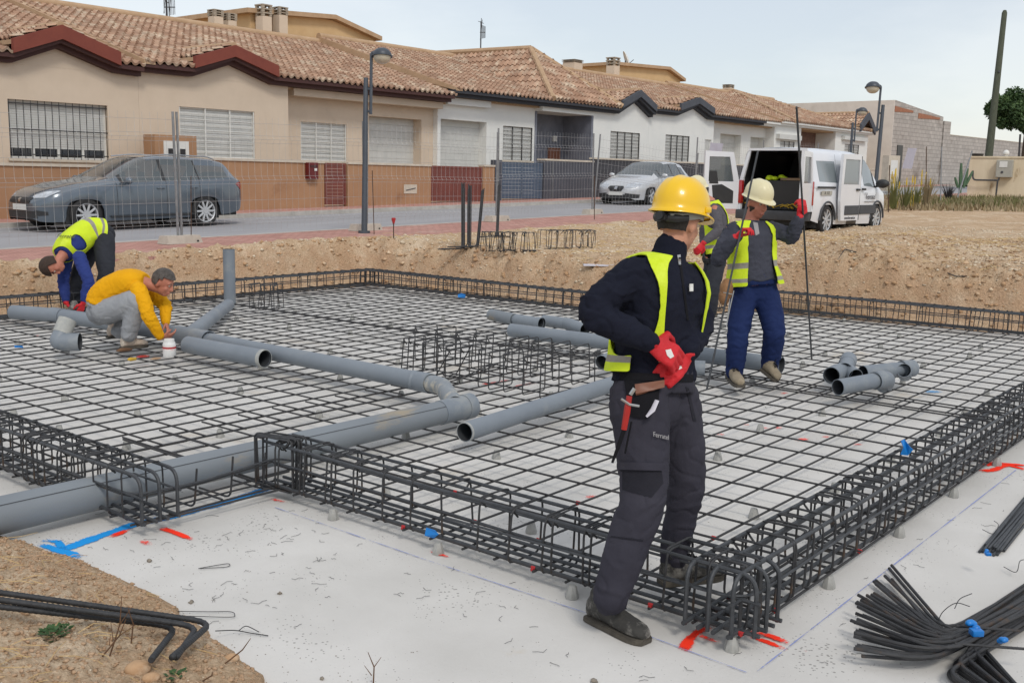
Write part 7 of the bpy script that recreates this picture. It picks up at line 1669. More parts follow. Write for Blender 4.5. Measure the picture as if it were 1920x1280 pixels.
def hair_shell(parent, org, c, up, fw, m, k=1.0, cover=None, thick=.012, name='hair', amp=.006, seed=0):
    """shell over the skull; cover(x,y,z) in head axes (left, front, up) on the unit skull decides where hair grows"""
    up = up.normalized(); fw = (fw-up*fw.dot(up)).normalized()
    l = up.cross(fw).normalized(); bm = BM(); seg, rg = 56, 36; G = []
    for i in range(rg+1):
        ph = math.pi*i/rg; row = []
        for j in range(seg):
            a = 2*math.pi*j/seg; x, y, z = math.sin(ph)*math.cos(a), math.sin(ph)*math.sin(a), math.cos(ph)
            lower = max(0, -z); ex = (.077-.008*lower+thick)*k; ey = (.096-.01*lower+thick)*k; ez = (.099+thick+.035*lower)*k; n_ = 1+amp*12*noise.noise(Vector((x*7+seed, y*7, z*7)))*.2
            row.append((bm.verts.new(c+up*.025*k-fw*.008*k+(l*x*ex+fw*y*ey+up*z*ez)*n_-org), (x, y, z)))
        G.append(row)
    for i in range(rg):
        for j in range(seg):
            q = [G[i][j], G[i+1][j], G[i+1][(j+1) % seg], G[i][(j+1) % seg]]; cx_ = [sum(v[1][d] for v in q)/4 for d in range(3)]
            if cover(*cx_):
                try: bm.faces.new([v[0] for v in q])
                except ValueError: pass
    bmesh.ops.remove_doubles(bm, verts=bm.verts[:], dist=.0003); bmesh.ops.delete(bm, geom=[v for v in bm.verts if not v.link_faces], context='VERTS'); thicken(bm, thick*.9*k)
    for v in bm.verts: v.co += Vector((noise.noise(v.co*60), noise.noise(v.co*60+Vector((9, 0, 0))), noise.noise(v.co*60+Vector((0, 9, 0)))))*.003*k
    return obj(name, bm, m, parent, angle=70)
def helmet(parent, org, c, up, fw, m, k=1.0, name='hard_hat', ridges=3, ratchet=False):
    up = up.normalized(); fw = (fw-up*fw.dot(up)).normalized(); l = up.cross(fw).normalized(); r = bpy.data.objects.new(name, None); link(r, parent); bm = BM(); seg, rg = 56, 18; G = []
    for i in range(rg+1):
        ph = (math.pi/2)*i/rg; row = []
        for j in range(seg):
            a = 2*math.pi*j/seg; x, y = math.cos(a), math.sin(a); fl = math.sin(ph)**.82; hz = math.cos(ph); rid = 0
            for rx in (0, .36, -.36): rid += .0045*math.exp(-((x*math.sin(ph)-rx)/.045)**2)*(1 if hz > .25 else max(0, hz*4))
            row.append(bm.verts.new(c+(l*x*.117*fl+fw*y*.142*fl+up*(.128*hz+rid))*k-org))
        G.append(row)
    for i in range(rg):
        for j in range(seg):
            q = [G[i][j], G[i+1][j], G[i+1][(j+1) % seg], G[i][(j+1) % seg]]
            try: bm.faces.new(q)
            except ValueError: pass
    prev = G[-1]
    for (sc, dz, pk) in ((1.0, -.022, 0), (1.07, -.028, .6), (1.12, -.031, 1.0), (1.12, -.037, 1.0), (1.03, -.034, .4)):
        row = []
        for j in range(seg):
            a = 2*math.pi*j/seg; x, y = math.cos(a), math.sin(a); pkk = max(0, y)**2.2*.05*pk
            row.append(bm.verts.new(c+(l*x*.117*sc+fw*(y*.142*(1+(sc-1)*.8)+pkk)+up*(dz-.012*pk*max(0, y)**2-.008*pk*max(0, -y)**3))*k-org))
        for j in range(seg): bm.faces.new((prev[j], row[j], row[(j+1) % seg], prev[(j+1) % seg]))
        prev = row
    bmesh.ops.remove_doubles(bm, verts=bm.verts[:], dist=.0002); obj('shell', bm, m, r, angle=60)
    bm = BM()
    A = [c+(l*math.cos(2*math.pi*j/32)*.098+fw*(math.sin(2*math.pi*j/32)*.118-.004)-up*(.036+(.030*max(0, -math.sin(2*math.pi*j/32)))))*k-org for j in range(33)]; tube(bm, A, [(.016*k, .004*k)]*33, 6, up=up); obj('headband', bm, m_band if ratchet else m_strapB, r)
    if ratchet:
        bm = BM(); b = c-fw*.125*k-up*.066*k-org
        for s in (-1, 1): tube(bm, [b+l*s*.004, b+l*s*.05+fw*.02, b+l*s*.08+fw*.055+up*.008], [(.020*k, .008), (.019*k, .007), (.013*k, .006)], 8, up=up)
        tube(bm, [b+fw*.008, b-fw*.026], .022*k, 16); tube(bm, [b-fw*.026, b-fw*.034], .018*k, 16); obj('ratchet', bm, m_strapB, r)
        bm = BM(); p = c+l*(-.118)*k-up*.006*k+fw*.03*k-org; box(bm, -.02, .02, -.004, .004, -.012, .012, bev=.004); o = obj('slot_cover', bm, m, r); o.location = p; o.rotation_euler = (0, 0, math.atan2(fw.y, fw.x))
    return r
def shoe(parent, org, ankle, heel, toe, m_up, m_so, k=1.0, laces=True, name='shoe', upv=None):
    """upper lofted from heel to toe plus a separate sole"""
    d = (toe-heel); L_ = d.length; d.normalize(); u0 = upv if upv is not None else Vector((0, 0, 1)); s = u0.cross(d).normalized(); u = d.cross(s).normalized()
    r = bpy.data.objects.new(name, None); link(r, parent)
    prof = [(0, .032, .085), (.06, .038, .110), (.2, .042, .128), (.34, .043, .112), (.48, .046, .088), (.64, .050, .070), (.8, .051, .060), (.92, .043, .052), (1.0, .026, .036)]
    bm = BM(); R_ = []; seg = 20
    for (t, w, h) in prof:
        c = heel+d*L_*t; row = []
        for j in range(seg):
            a = 2*math.pi*j/seg; x, z = math.cos(a), math.sin(a); row.append(bm.verts.new(c+s*w*k*math.copysign(abs(x)**.8, x)+u*(.018+h*k*.5+h*k*.5*(z if z > 0 else z*.98))))
        R_.append(row)
    for a, b in zip(R_, R_[1:]):
        for j in range(seg): bm.faces.new((a[j], a[(j+1) % seg], b[(j+1) % seg], b[j]))
    bm.faces.new(R_[0][::-1]); bm.faces.new(R_[-1]); limb(bm, [heel+d*L_*.2+u*.07*k, heel+d*L_*.17+u*.13*k], [.046*k, .044*k], n=3)
    fused('upper', bm, m_up, r, org, voxel=.006, smooth=5, fold=.0025, fscale=(18, 18, 18), seed=L_)
    bm = BM(); R_ = []
    for (t, w, h) in prof:
        c = heel+d*(L_*t*1.03-.006)+u*.0; ww = w*k+.006; R_.append([bm.verts.new(c+s*ww), bm.verts.new(c-s*ww), bm.verts.new(c-s*ww+u*.024), bm.verts.new(c+s*ww+u*.024)])
    for a, b in zip(R_, R_[1:]):
        for j in range(4): bm.faces.new((a[j], a[(j+1) % 4], b[(j+1) % 4], b[j]))
    bm.faces.new(R_[0][::-1]); bm.faces.new(R_[-1]); bmesh.ops.bevel(bm, geom=bm.edges[:], offset=.004, segments=2, affect='EDGES')
    for v in bm.verts: v.co -= org
    obj('sole', bm, m_so, r)
    if laces:
        bm = BM()
        for i in range(5):
            t = .34+.055*i; h = interp([(a, b) for a, _, b in prof], t)*k+.030; c = heel+d*L_*t+u*h-org; tube(bm, [c-s*.026*k-u*.008, c+u*.004, c+s*.026*k-u*.008], .0038*k, 6)
        c = heel+d*L_*.34+u*(.142*k)-org
        for sg in (-1, 1): tube(bm, [c, c+s*sg*.02+d*.012+u*.018, c+s*sg*.045+d*.02+u*.008, c+s*sg*.05+d*.03-u*.012], .0036*k, 6)
        obj('laces', bm, m_black, r)
    return r
def W3(t): return atd(*t)
def person(label, J, o):
    """J: joints as (u, v, depth) measured off the photograph and turned into points in the place; o: clothes"""
    J = {k: (W3(v) if isinstance(v, tuple) else v) for k, v in J.items()}; org = o.get('org', (J['heelR']+J['heelL'])/2).copy(); root = empty('person', org, 0, label, 'person'); S = o.get('k', 1.0)
    T = Torso(J['pelvis'], J['chest'], J['neck'], J['hL']-J['hR'], J['sL']-J['sR'], o['fH'], o['fS'], S, o.get('fat', 1.0), J.get('waist')); hu, hf = o['hu'].normalized(), o['hf']; hf = (hf-hu*hf.dot(hu)).normalized()
    g = .012
    # one continuous body under the clothes
    bm = BM(); T.loft(bm, 0.0, .98, -.004); head_parts(bm, J['head'], hu, hf, S); limb(bm, [J['neck']-(J['head']-J['neck']).normalized()*.03, J['head']-hu*.06-hf*.015], [.058*S, .056*S])
    for s in 'RL':
        limb(bm, [J['s'+s], J['e'+s], J['w'+s]], [.048*S, .040*S, .027*S]); limb(bm, [J['h'+s], J['k'+s], J['a'+s]], [.08*S, .052*S, .036*S]); sphere(bm, J['a'+s], .036*S); limb(bm, [J['heel'+s].lerp(J['toe'+s], .26)+Vector((0, 0, .06)), J['toe'+s].lerp(J['heel'+s], .34)+Vector((0, 0, .048))], [.026*S, .022*S])
        hd = o.get('hand'+s)
        hand_parts(bm, J['w'+s], J['f'+s]-J['w'+s], hd['palm'], hd.get('curl', .6), hd['side'], S*(.84 if hd.get('glove') else .97), thumb=hd.get('thumb', .6), r=.0088)
    body = fused('body', bm, o['skin'], root, org, voxel=.0075 if not o.get('far') else .010, smooth=3)
    face(root, org, J['head'], hu, hf, o['hair'], S)
    # trousers
    tr = o['legr']; bm = BM(); T.loft(bm, -.0, .2, .010, n=5)
    for s in 'RL': q = tr.get(s, tr.get('B')); limb(bm, [J['h'+s]+(J['pelvis']-J['h'+s])*.15, J['h'+s].lerp(J['k'+s], .5)+o.get('thigh'+s, Vector()), J['k'+s], J['k'+s].lerp(J['a'+s], .5)+o.get('calf'+s, Vector()), J['a'+s]], q, n=5, sides=20)
    sphere(bm, J['pelvis']-T.ring(.05)[3]*.06, .125*S, seg=16, rings=10)
    hot = [(J['k'+s], .16) for s in 'RL']+[(J['a'+s], .14) for s in 'RL']+[(J['h'+s], .14) for s in 'RL']
    tro = fused('trousers', bm, o['trm'], root, org, voxel=o.get('vox', .009), smooth=6, fold=o.get('tfold', o.get('fold', .008)*.8), fscale=o.get('tfs', (7, 7, 10)), seed=1.7, hot=hot)
    # top
    ar = o['armr']; bm = BM(); T.loft(bm, o.get('hem', .06), .985 if not o.get('collar') else .97, .016, n=18)
    if o.get('collar'): limb(bm, [J['neck']-hu*.035, J['neck']+(J['head']-J['neck']).normalized()*o['collar']], [.082*S, .070*S], n=3)
    for s in 'RL': q = ar.get(s, ar.get('B')); limb(bm, [J['s'+s]+(J['chest']-J['s'+s])*.12, J['s'+s].lerp(J['e'+s], .5), J['e'+s], J['e'+s].lerp(J['w'+s], .55), J['w'+s].lerp(J['e'+s], o.get('cuff', .12))], q, n=5, sides=18)
    hot = [(J['e'+s], .14) for s in 'RL']+[(J['s'+s], .1) for s in 'RL']+[(T.ring(.1)[0], .2)]
    top = fused('top', bm, o['topm'], root, org, voxel=o.get('vox', .009), smooth=6, fold=o.get('fold', .008), fscale=o.get('sfs', (8, 8, 16)), seed=4.1, hot=hot)
    for s in 'RL':
        hd = o.get('hand'+s)
        if hd.get('glove'): bm = BM(); hand_parts(bm, J['w'+s], J['f'+s]-J['w'+s], hd['palm'], hd.get('curl', .6), hd['side'], o.get('hk', S*1.06), thumb=hd.get('thumb', .6), r=.0108); limb(bm, [J['w'+s]+(J['w'+s]-J['e'+s]).normalized()*.005, J['w'+s].lerp(J['e'+s], .16)], [.033*S, .036*S], n=2); fused('glove', bm, hd['glove'], root, org, voxel=.0042 if not o.get('far') else .006, smooth=2)
        sm, so_ = o['shoem']; shoe(root, org, J['a'+s], J['heel'+s], J['toe'+s], sm, so_, S, laces=not o.get('far'), upv=o.get('up'+s))
    return root, T, J, dict(body=body, trousers=tro, top=top, org=org, hu=hu, hf=hf)
def place_px(bvh, u, v): 
    h = bvh.ray_cast(Vector((0, 0, H)), ray(u, v).normalized(), 50); return h[0]
def wbvh(o, org):
    me = o.data; return BVHTree.FromPolygons([v.co+org for v in me.vertices], [list(p.vertices) for p in me.polygons])
def patch_px(name, bvh, poly, m, parent, org, off=.004, thick=.004, n=10):
    """a sewn-on piece: outline given where the photograph shows it, laid onto the garment's real surface"""
    bm = BM(); f = bm.faces.new([bm.verts.new((a, b, 0)) for a, b in poly]); xs = [p[0] for p in poly]; ys = [p[1] for p in poly]
    for k in range(1, n):
        for ax_, lo, hi in ((0, min(xs), max(xs)), (1, min(ys), max(ys))):
            c = [0, 0, 0]; nn = [0, 0, 0]; c[ax_] = lerp(lo, hi, k/n); nn[ax_] = 1; bmesh.ops.bisect_plane(bm, geom=bm.verts[:]+bm.edges[:]+bm.faces[:], plane_co=c, plane_no=nn)
    bad = []
    for v in bm.verts:
        h = bvh.ray_cast(Vector((0, 0, H)), ray(v.co.x, v.co.y).normalized(), 50)
        if h[0] is None: bad.append(v)
        else: v.co = h[0]-(h[0]-Vector((0, 0, H))).normalized()*off-org
    bmesh.ops.delete(bm, geom=bad, context='VERTS')
    if not bm.faces: bm.free(); return None
    ds = [(e.verts[0].co-e.verts[1].co).length for e in bm.edges]; big = [e for e in bm.edges if (e.verts[0].co-e.verts[1].co).length > 6*sorted(ds)[len(ds)//2]]
    if big: bmesh.ops.delete(bm, geom=big, context='EDGES')
    thicken(bm, thick); return obj(name, bm, m, parent, angle=60)
def hv(r, b, u=0.0): return (RT*r+BK*b+UP*u).normalized()
# ---------------------------------------------------------------- 1: the man in the yellow helmet
z0 = .0
J = dict(pelvis=(1226, 735, 4.17), waist=(1228, 660, 4.17), chest=(1237, 565, 4.16), neck=(1252, 479, 4.16), head=(1274, 418, 4.17),
         sR=(1181, 512, 4.05), eR=(1112, 588, 3.98), wR=(1218, 640, 3.94), fR=(1262, 668, 3.97), sL=(1296, 520, 4.29), eL=(1312, 612, 4.25), wL=(1287, 662, 4.08), fL=(1258, 694, 4.02),
         hR=(1194, 752, 4.10), kR=(1206, 930, 4.04), aR=(1144, 1120, 4.05), hL=(1268, 752, 4.26), kL=(1287, 905, 4.30), aL=(1262, 1050, 4.42),
         heelR=onz(1106, 1160, .0), toeR=onz(1212, 1208, .0), heelL=onz(1240, 1096, ZM+.02), toeL=onz(1352, 1082, ZM+.02))
HF = hv(.66, -.75, -.10); HU = (UP+HF*.18).normalized()
o = dict(fH=hv(.86, .51), fS=hv(.84, .54), hu=HU, hf=HF, skin=m_skin, hair=m_hairD, k=.94, topm=m_navy, trm=m_tr, shoem=(m_shoe, m_sole), collar=.035, hem=.10, hk=1.24, cuff=.02, fold=.011, tfold=.008, vox=.0065, sfs=(9, 9, 12), tfs=(7, 7, 9),
         legr=dict(R=[.122, .106, .088, .084, .070], L=[.108, .094, .074, .066, .058]), armr=dict(R=[.078, .070, .062, .056, .043], L=[.070, .062, .055, .050, .042]), thighR=RT*.01,
         handR=dict(palm=hv(-.25, -.8, -.45), side=1, curl=.72, glove=m_glove, thumb=.8), handL=dict(palm=hv(-.1, -.9, -.2), side=-1, curl=.72, glove=m_glove, thumb=.9))
p1, T1, J1, D1 = person('man in a yellow hard hat and navy fleece stepping out of the near cage', J, o)
org = D1['org']
hair_shell(p1, org, J1['head'], HU, HF, m_hairD, 1.0, cover=lambda x, y, z: (z > .35 or y < .12-.25*max(0, -z)) and z > -.5 and not (abs(x) > .70 and y > -.40 and z < .20), thick=.008)
hair_shell(p1, org, J1['head'], HU, HF, m_beard, .985, cover=lambda x, y, z: y > .35 and z < -.62, thick=.004, name='beard')
helmet(p1, org, J1['head']+HU*.066-HF*.004, HU, HF, m_helmY, .92, ratchet=True)
vest(T1, p1, org, hem=.18, top=.985, off=.032, fo=lambda t: 31+46*smooth(.44, .30, t), arm=(.63, .33, 52), bands=((.25, .30),), flare=.03, seed=2, fine=True)
bt = wbvh(D1['trousers'], org)
patch_px('cargo_pocket', bt, [(1158, 872), (1240, 876), (1244, 905), (1222, 932), (1160, 916)], m_trd, p1, org, off=.004, thick=.010); patch_px('pocket_flap', bt, [(1160, 866), (1242, 868), (1243, 882), (1158, 880)], m_tr, p1, org, off=.016, thick=.005); patch_px('knee_seam', bt, [(1120, 1000), (1206, 1012), (1206, 1015), (1120, 1003)], m_trd, p1, org, off=.003)
patch_px('holster_pocket', bt, [(1170, 712), (1238, 716), (1234, 760), (1212, 785), (1180, 780)], m_black, p1, org, off=.012, thick=.014); patch_px('belt', bt, [(1160, 698), (1300, 702), (1300, 716), (1160, 712)], m_black, p1, org, off=.012, thick=.008); patch_px('brown_pouch', bt, [(1190, 720), (1246, 712), (1246, 726), (1192, 738)], m_door, p1, org, off=.032, thick=.012)
patch_px('trouser_side_pocket', bt, [(1286, 725), (1292, 728), (1306, 790), (1300, 790)], m_trd, p1, org, off=.003)
tb_ = wbvh(D1['top'], org)
patch_px('zip', tb_, [(1272, 478), (1276, 478), (1292, 600), (1288, 600)], m_black, p1, org, off=.004); patch_px('zip_pull', tb_, [(1270, 478), (1276, 477), (1277, 496), (1273, 496)], m_steel, p1, org, off=.010, thick=.004); patch_px('chest_badge', tb_, [(1294, 532), (1300, 532), (1300, 546), (1294, 546)], m_wfr, p1, org, off=.032)
def lettering(name, s, bvh, u, v, size_px, m, parent, org, D, rot=0.0, off=.012, normal=None):
    c = place_px(bvh, u, v)
    if c is None: return
    sz = size_px*D/FPX; x = (RT*math.cos(rot)-UP*math.sin(rot)).normalized(); h = bvh.ray_cast(Vector((0, 0, H)), ray(u, v).normalized(), 50); n = normal or h[1]
    n = n if n.dot(CF) < 0 else -n; x = (x-n*x.dot(n)).normalized(); y = n.cross(x); mw = Matrix((x, y, n)).transposed().to_4x4(); mw.translation = c+n*off-org
    return textmesh(name, s, sz, m, parent, mw, thick=.001)
m_print = mat('pale_print', srgb(150, 148, 150), srgb(140, 138, 140), rough=.7); m_dprint = mat('dark_print', srgb(96, 104, 50), srgb(90, 98, 46), rough=.8)
lettering('leg_lettering', 'Ferratel', bt, 1236, 818, 13, m_print, p1, org, 4.05, off=.010)
# pliers hanging from the holster
def to_org(t): return W3(t)-org
bm = BM(); tube(bm, [to_org((1180, 742, 3.90)), to_org((1176, 770, 3.90)), to_org((1170, 805, 3.91))], [.011, .013, .011], 8); hd_ = obj('plier_handle', bm, m_red2, p1); bm = BM(); tube(bm, [to_org((1172, 800, 3.91)), to_org((1160, 835, 3.92)), to_org((1148, 867, 3.93))], [.009, .008, .005], 8); obj('plier_grip', bm, m_black, p1)
bm = BM(); tube(bm, [to_org((1165, 748, 3.90)), to_org((1180, 758, 3.885)), to_org((1198, 761, 3.90))], .005, 6); tube(bm, [to_org((1182, 740, 3.9)), to_org((1190, 728, 3.9))], .008, 6); obj('metal_clip', bm, m_steel, p1); bm = BM(); tube(bm, [to_org((1232, 750, 3.94)), to_org((1224, 768, 3.935)), to_org((1212, 781, 3.94))], [(.004, .012), (.005, .014), (.003, .006)], 8); obj('pale_tool', bm, m_sheet, p1)
bm = BM(); tube(bm, [to_org((1184, 790, 3.92)), to_org((1172, 850, 3.93))], .004, 5); obj('tool_cord', bm, m_black, p1)
gl = [c for c in p1.children if c.name.startswith('glove')]
for g_, (u, v, w_) in zip(gl, ((1256, 664, 8), (1272, 686, 7))): patch_px('glove_print', wbvh(g_, org), [(u-w_, v-w_), (u+2, v-w_-2), (u+w_, v+4), (u+1, v+w_), (u-w_+3, v+2)], m_wfr, p1, org, off=.003, thick=.002, n=6)
# ---------------------------------------------------------------- 2: the man in the cream helmet, carrying two rods
J = dict(pelvis=(1414, 535, 8.95), chest=(1408, 455, 8.93), neck=(1410, 412, 8.92), head=(1420, 381, 8.88), sR=(1371, 430, 8.86), eR=(1346, 486, 8.70), wR=(1377, 447, 8.56), fR=(1396, 428, 8.54), sL=(1447, 428, 8.98), eL=(1484, 444, 8.86), wL=(1499, 408, 8.74), fL=(1504, 388, 8.72),
         hR=(1393, 548, 8.93), kR=(1384, 630, 8.86), aR=(1377, 698, 8.92), hL=(1437, 548, 8.97), kL=(1452, 622, 8.84), aL=(1443, 688, 9.0), heelR=onz(1368, 708, ZM+.02), toeR=onz(1388, 727, ZM+.02), heelL=onz(1428, 694, ZM+.10), toeL=onz(1458, 716, ZM+.02))
HF = hv(.42, .85, -.22); HU = (UP+HF*.22+RT*.05).normalized()
o = dict(fH=hv(.15, .98), fS=hv(.12, .99), hu=HU, hf=HF, skin=m_skin2, hair=m_hairD, k=1.02, fat=1.12, topm=m_greyS, trm=m_blueT, shoem=(m_shoeL, m_sole), hem=.06, cuff=.06, fold=.012, vox=.010, legr=dict(B=[.115, .108, .090, .086, .074]), armr=dict(B=[.078, .070, .064, .058, .046]),
         handR=dict(palm=hv(.75, .3, -.3), side=1, curl=.85, glove=m_glove, thumb=.9), handL=dict(palm=hv(-.4, -.85, .0), side=-1, curl=.85, glove=m_glove, thumb=.9))
p2, T2, J2, D2 = person('man in a cream hard hat, yellow vest and blue trousers carrying two long rods', J, o); org = D2['org']
hair_shell(p2, org, J2['head'], HU, HF, m_hairD, 1.02, cover=lambda x, y, z: z > .2 and y < .8 or (y < -.1 and z > -.5), thick=.008); hair_shell(p2, org, J2['head'], HU, HF, m_beard, 1.0, cover=lambda x, y, z: y > .05 and z < -.42, thick=.007, name='beard')
helmet(p2, org, J2['head']+HU*.078-HF*.01, HU, HF, m_helmW, .97)
vest(T2, p2, org, hem=.0, top=.975, off=.03, fo=lambda t: 30-16*max(0, t-.5), arm=(.77, .17, 52), bands=((.06, .12), (.27, .36)), flare=.03, seed=5)
tb_ = wbvh(D2['top'], org); patch_px('zip_badge', tb_, [(1412, 416), (1421, 418), (1424, 438), (1417, 442)], m_print, p2, org, off=.006, thick=.004); patch_px('zip', tb_, [(1416, 440), (1418, 440), (1420, 520), (1418, 520)], m_black, p2, org, off=.004)
bm = BM(); c = to_org((1364, 540, 8.74)); sphere(bm, (0, 0, 0), .075, .05, .095, 14, 10); sphere(bm, (-.03, 0, -.06), .06, .045, .07, 12, 8); pc = fused('tool_pouch', bm, m_pouch, p2, Vector(), voxel=.012, smooth=3, fold=.006); pc.location = W3((1362, 543, 8.72))-org
bm = BM()
for a, b in (((1372, 560, 8.68), (1362, 612, 8.68)), ((1368, 560, 8.68), (1364, 600, 8.68)), ((1356, 548, 8.66), (1374, 552, 8.66)), ((1376, 545, 8.66), (1366, 590, 8.66))): tube(bm, [W3(a)-org, W3(b)-org], .004, 5)
obj('tie_wires', bm, m_steel, p2)
bm = BM(); a, b = W3((1428, 268, 8.6)), onz(1325, 731, ZM+.01); bdir = (b-a); b2 = W3((1389, 433, 8.50)); tube(bm, [b2+(b2-b)*.50, b2, b], .0085, 8); tag(obj('steel_rod', bm, m_bar2), 'long thin rod slanting across the chest of the man in the cream helmet', 'steel rod')
bm = BM(); b2 = W3((1505, 392, 8.68)); b = onz(1522, 674, ZM+.01); tube(bm, [b2+(b2-b)*.53, b2, b], .0085, 8); tag(obj('steel_rod', bm, m_bar2), 'long thin upright rod in the outstretched hand of the man in the cream helmet', 'steel rod')
# ---------------------------------------------------------------- 3: the workmate half hidden behind
D3 = 12.6
J = dict(pelvis=(1342, 482, D3), chest=(1340, 420, D3), neck=(1330, 376, D3), head=(1307, 358, D3), sR=(1340, 392, D3-.2), eR=(1346, 432, D3-.3), wR=(1320, 455, D3-.35), fR=(1311, 467, D3-.36), sL=(1326, 392, D3+.2), eL=(1320, 440, D3+.1), wL=(1322, 470, D3-.1), fL=(1318, 486, D3-.15),
         hR=(1344, 490, D3-.1), kR=(1336, 540, D3-.18), aR=(1334, 584, D3-.12), hL=(1338, 490, D3+.1), kL=(1326, 540, D3), aL=(1324, 582, D3+.1), heelR=onz(1340, 592, .08), toeR=onz(1320, 597, .08), heelL=onz(1328, 588, .08), toeL=onz(1308, 592, .08))
HF = hv(-.9, .3, -.4); HU = (UP+HF*.4).normalized()
o = dict(fH=hv(-.95, .3), fS=hv(-.9, .4), hu=HU, hf=HF, skin=m_skin2, hair=m_hairD, far=True, topm=m_greyK, trm=m_charT, shoem=(m_shoeL, m_sole), hem=.06, fold=.008, vox=.012, legr=dict(B=[.11, .10, .085, .078, .066]), armr=dict(B=[.072, .066, .060, .054, .044]), handR=dict(palm=hv(-.5, -.5, -.5), side=1, curl=.7, glove=m_glove), handL=dict(palm=hv(.5, .3, -.5), side=-1, curl=.7, glove=m_gloved))
p3, T3, J3, Q3 = person('far workmate in a grey jumper and vest, half hidden between the two helmeted men', J, o); org = Q3['org']
helmet(p3, org, J3['head']+HU*.055, HU, HF, m_helmW, 1.0); vest(T3, p3, org, hem=.05, top=.975, off=.03, fo=lambda t: 22, arm=(.74, .2, 56), bands=((.15, .22), (.33, .40)), seed=7)
# ---------------------------------------------------------------- 4: the man bending over at the left
D4 = 12.35
J = dict(pelvis=(187, 438, D4+.1), waist=(166, 436, D4), chest=(140, 455, D4-.12), neck=(117, 479, D4-.3), head=(99, 498, D4-.36), sR=(122, 492, D4-.02), eR=(119, 530, D4-.1), wR=(124, 566, D4-.15), fR=(132, 580, D4-.15), sL=(150, 486, D4-.42), eL=(166, 528, D4-.5), wL=(157, 566, D4-.5), fL=(151, 582, D4-.5),
         hR=(176, 448, D4+.22), kR=(146, 520, D4+.1), aR=(140, 580, D4+.2), hL=(196, 452, D4-.02), kL=(198, 515, D4-.1), aL=(184, 572, D4+.05), heelR=onz(143, 590, .07), toeR=onz(124, 594, .07), heelL=onz(190, 586, .07), toeL=onz(168, 592, .07))
HF = hv(-.45, .45, -.9); HU = hv(-.75, .35, -.35)
o = dict(fH=hv(-.5, .35, -.6), fS=hv(-.25, .15, -.95), hu=HU, hf=HF, skin=m_skin2, hair=m_hairB, far=True, topm=m_blueS, trm=m_charT, shoem=(m_shoe, m_sole), hem=.08, fold=.010, vox=.011, legr=dict(B=[.125, .112, .088, .080, .068]), armr=dict(B=[.076, .070, .064, .058, .046]), handR=dict(palm=hv(.6, .0, -.3), side=1, curl=.7, glove=m_glove), handL=dict(palm=hv(-.6, -.2, -.3), side=-1, curl=.6, glove=m_glove))
p4, T4, J4, Q4 = person('man in a blue top and yellow vest bending over the far left cage', J, o); org = Q4['org']
hair_shell(p4, org, J4['head'], HU, HF, m_hairB, 1.06, cover=lambda x, y, z: z > .30 or (y < .1 and z > -.6), thick=.016)
v4 = vest(T4, p4, org, hem=.04, top=.97, off=.032, fo=lambda t: 14, arm=(.80, .13, 38), bands=((.12, .18), (.30, .36)), seed=9, flare=.03)
bv4 = wbvh(v4, org); lettering('back_lettering', 'Ferratel', bv4, 125, 444, 13, m_dprint, p4, org, D4-.3, rot=R(18), off=.012)
# ---------------------------------------------------------------- 5: the crouching man in mustard
D5 = 9.95
J = dict(pelvis=(190, 574, D5), waist=(199, 552, D5-.02), chest=(237, 534, D5-.02), neck=(276, 530, D5-.05), head=(306, 530, D5-.06), sR=(262, 545, D5-.24), eR=(279, 592, D5-.30), wR=(301, 632, D5-.22), fR=(318, 630, D5-.16), sL=(276, 545, D5+.18), eL=(309, 572, D5+.12), wL=(311, 606, D5+.02), fL=(316, 620, D5-.02),
         hR=(196, 585, D5-.1), kR=(258, 565, D5-.22), aR=(241, 627, D5-.14), hL=(200, 588, D5+.12), kL=(276, 570, D5+.22), aL=(222, 620, D5+.12), heelR=onz(228, 655, ZM+.02), toeR=onz(276, 650, ZM+.02), heelL=onz(204, 634, ZM+.04), toeL=onz(245, 630, ZM+.02))
HF = hv(.86, .12, -.5); HU = hv(.45, .05, .9)
o = dict(fH=hv(.9, .0, -.35), fS=hv(.55, .0, -.85), hu=HU, hf=HF, skin=m_skin2, hair=m_hairG, k=1.0, topm=m_must, trm=m_jog, shoem=(m_shoeW, m_sole), hem=.10, fold=.011, vox=.009, cuff=.08, sfs=(12, 12, 12), legr=dict(R=[.125, .118, .105, .090, .072], L=[.115, .105, .095, .085, .07]), armr=dict(B=[.080, .070, .062, .054, .044]), handR=dict(palm=hv(-.1, -.6, .5), side=1, curl=.45), handL=dict(palm=hv(-.3, .4, -.6), side=-1, curl=.6))
p5, T5, J5, Q5 = person('crouching man in a mustard top and grey joggers gluing a pipe', J, o); org = Q5['org']
hair_shell(p5, org, J5['head'], HU, HF, m_hairG, 1.03, cover=lambda x, y, z: z > .42 or (y < -.12 and z > -.45) or (y < .25 and z > .2), thick=.014)
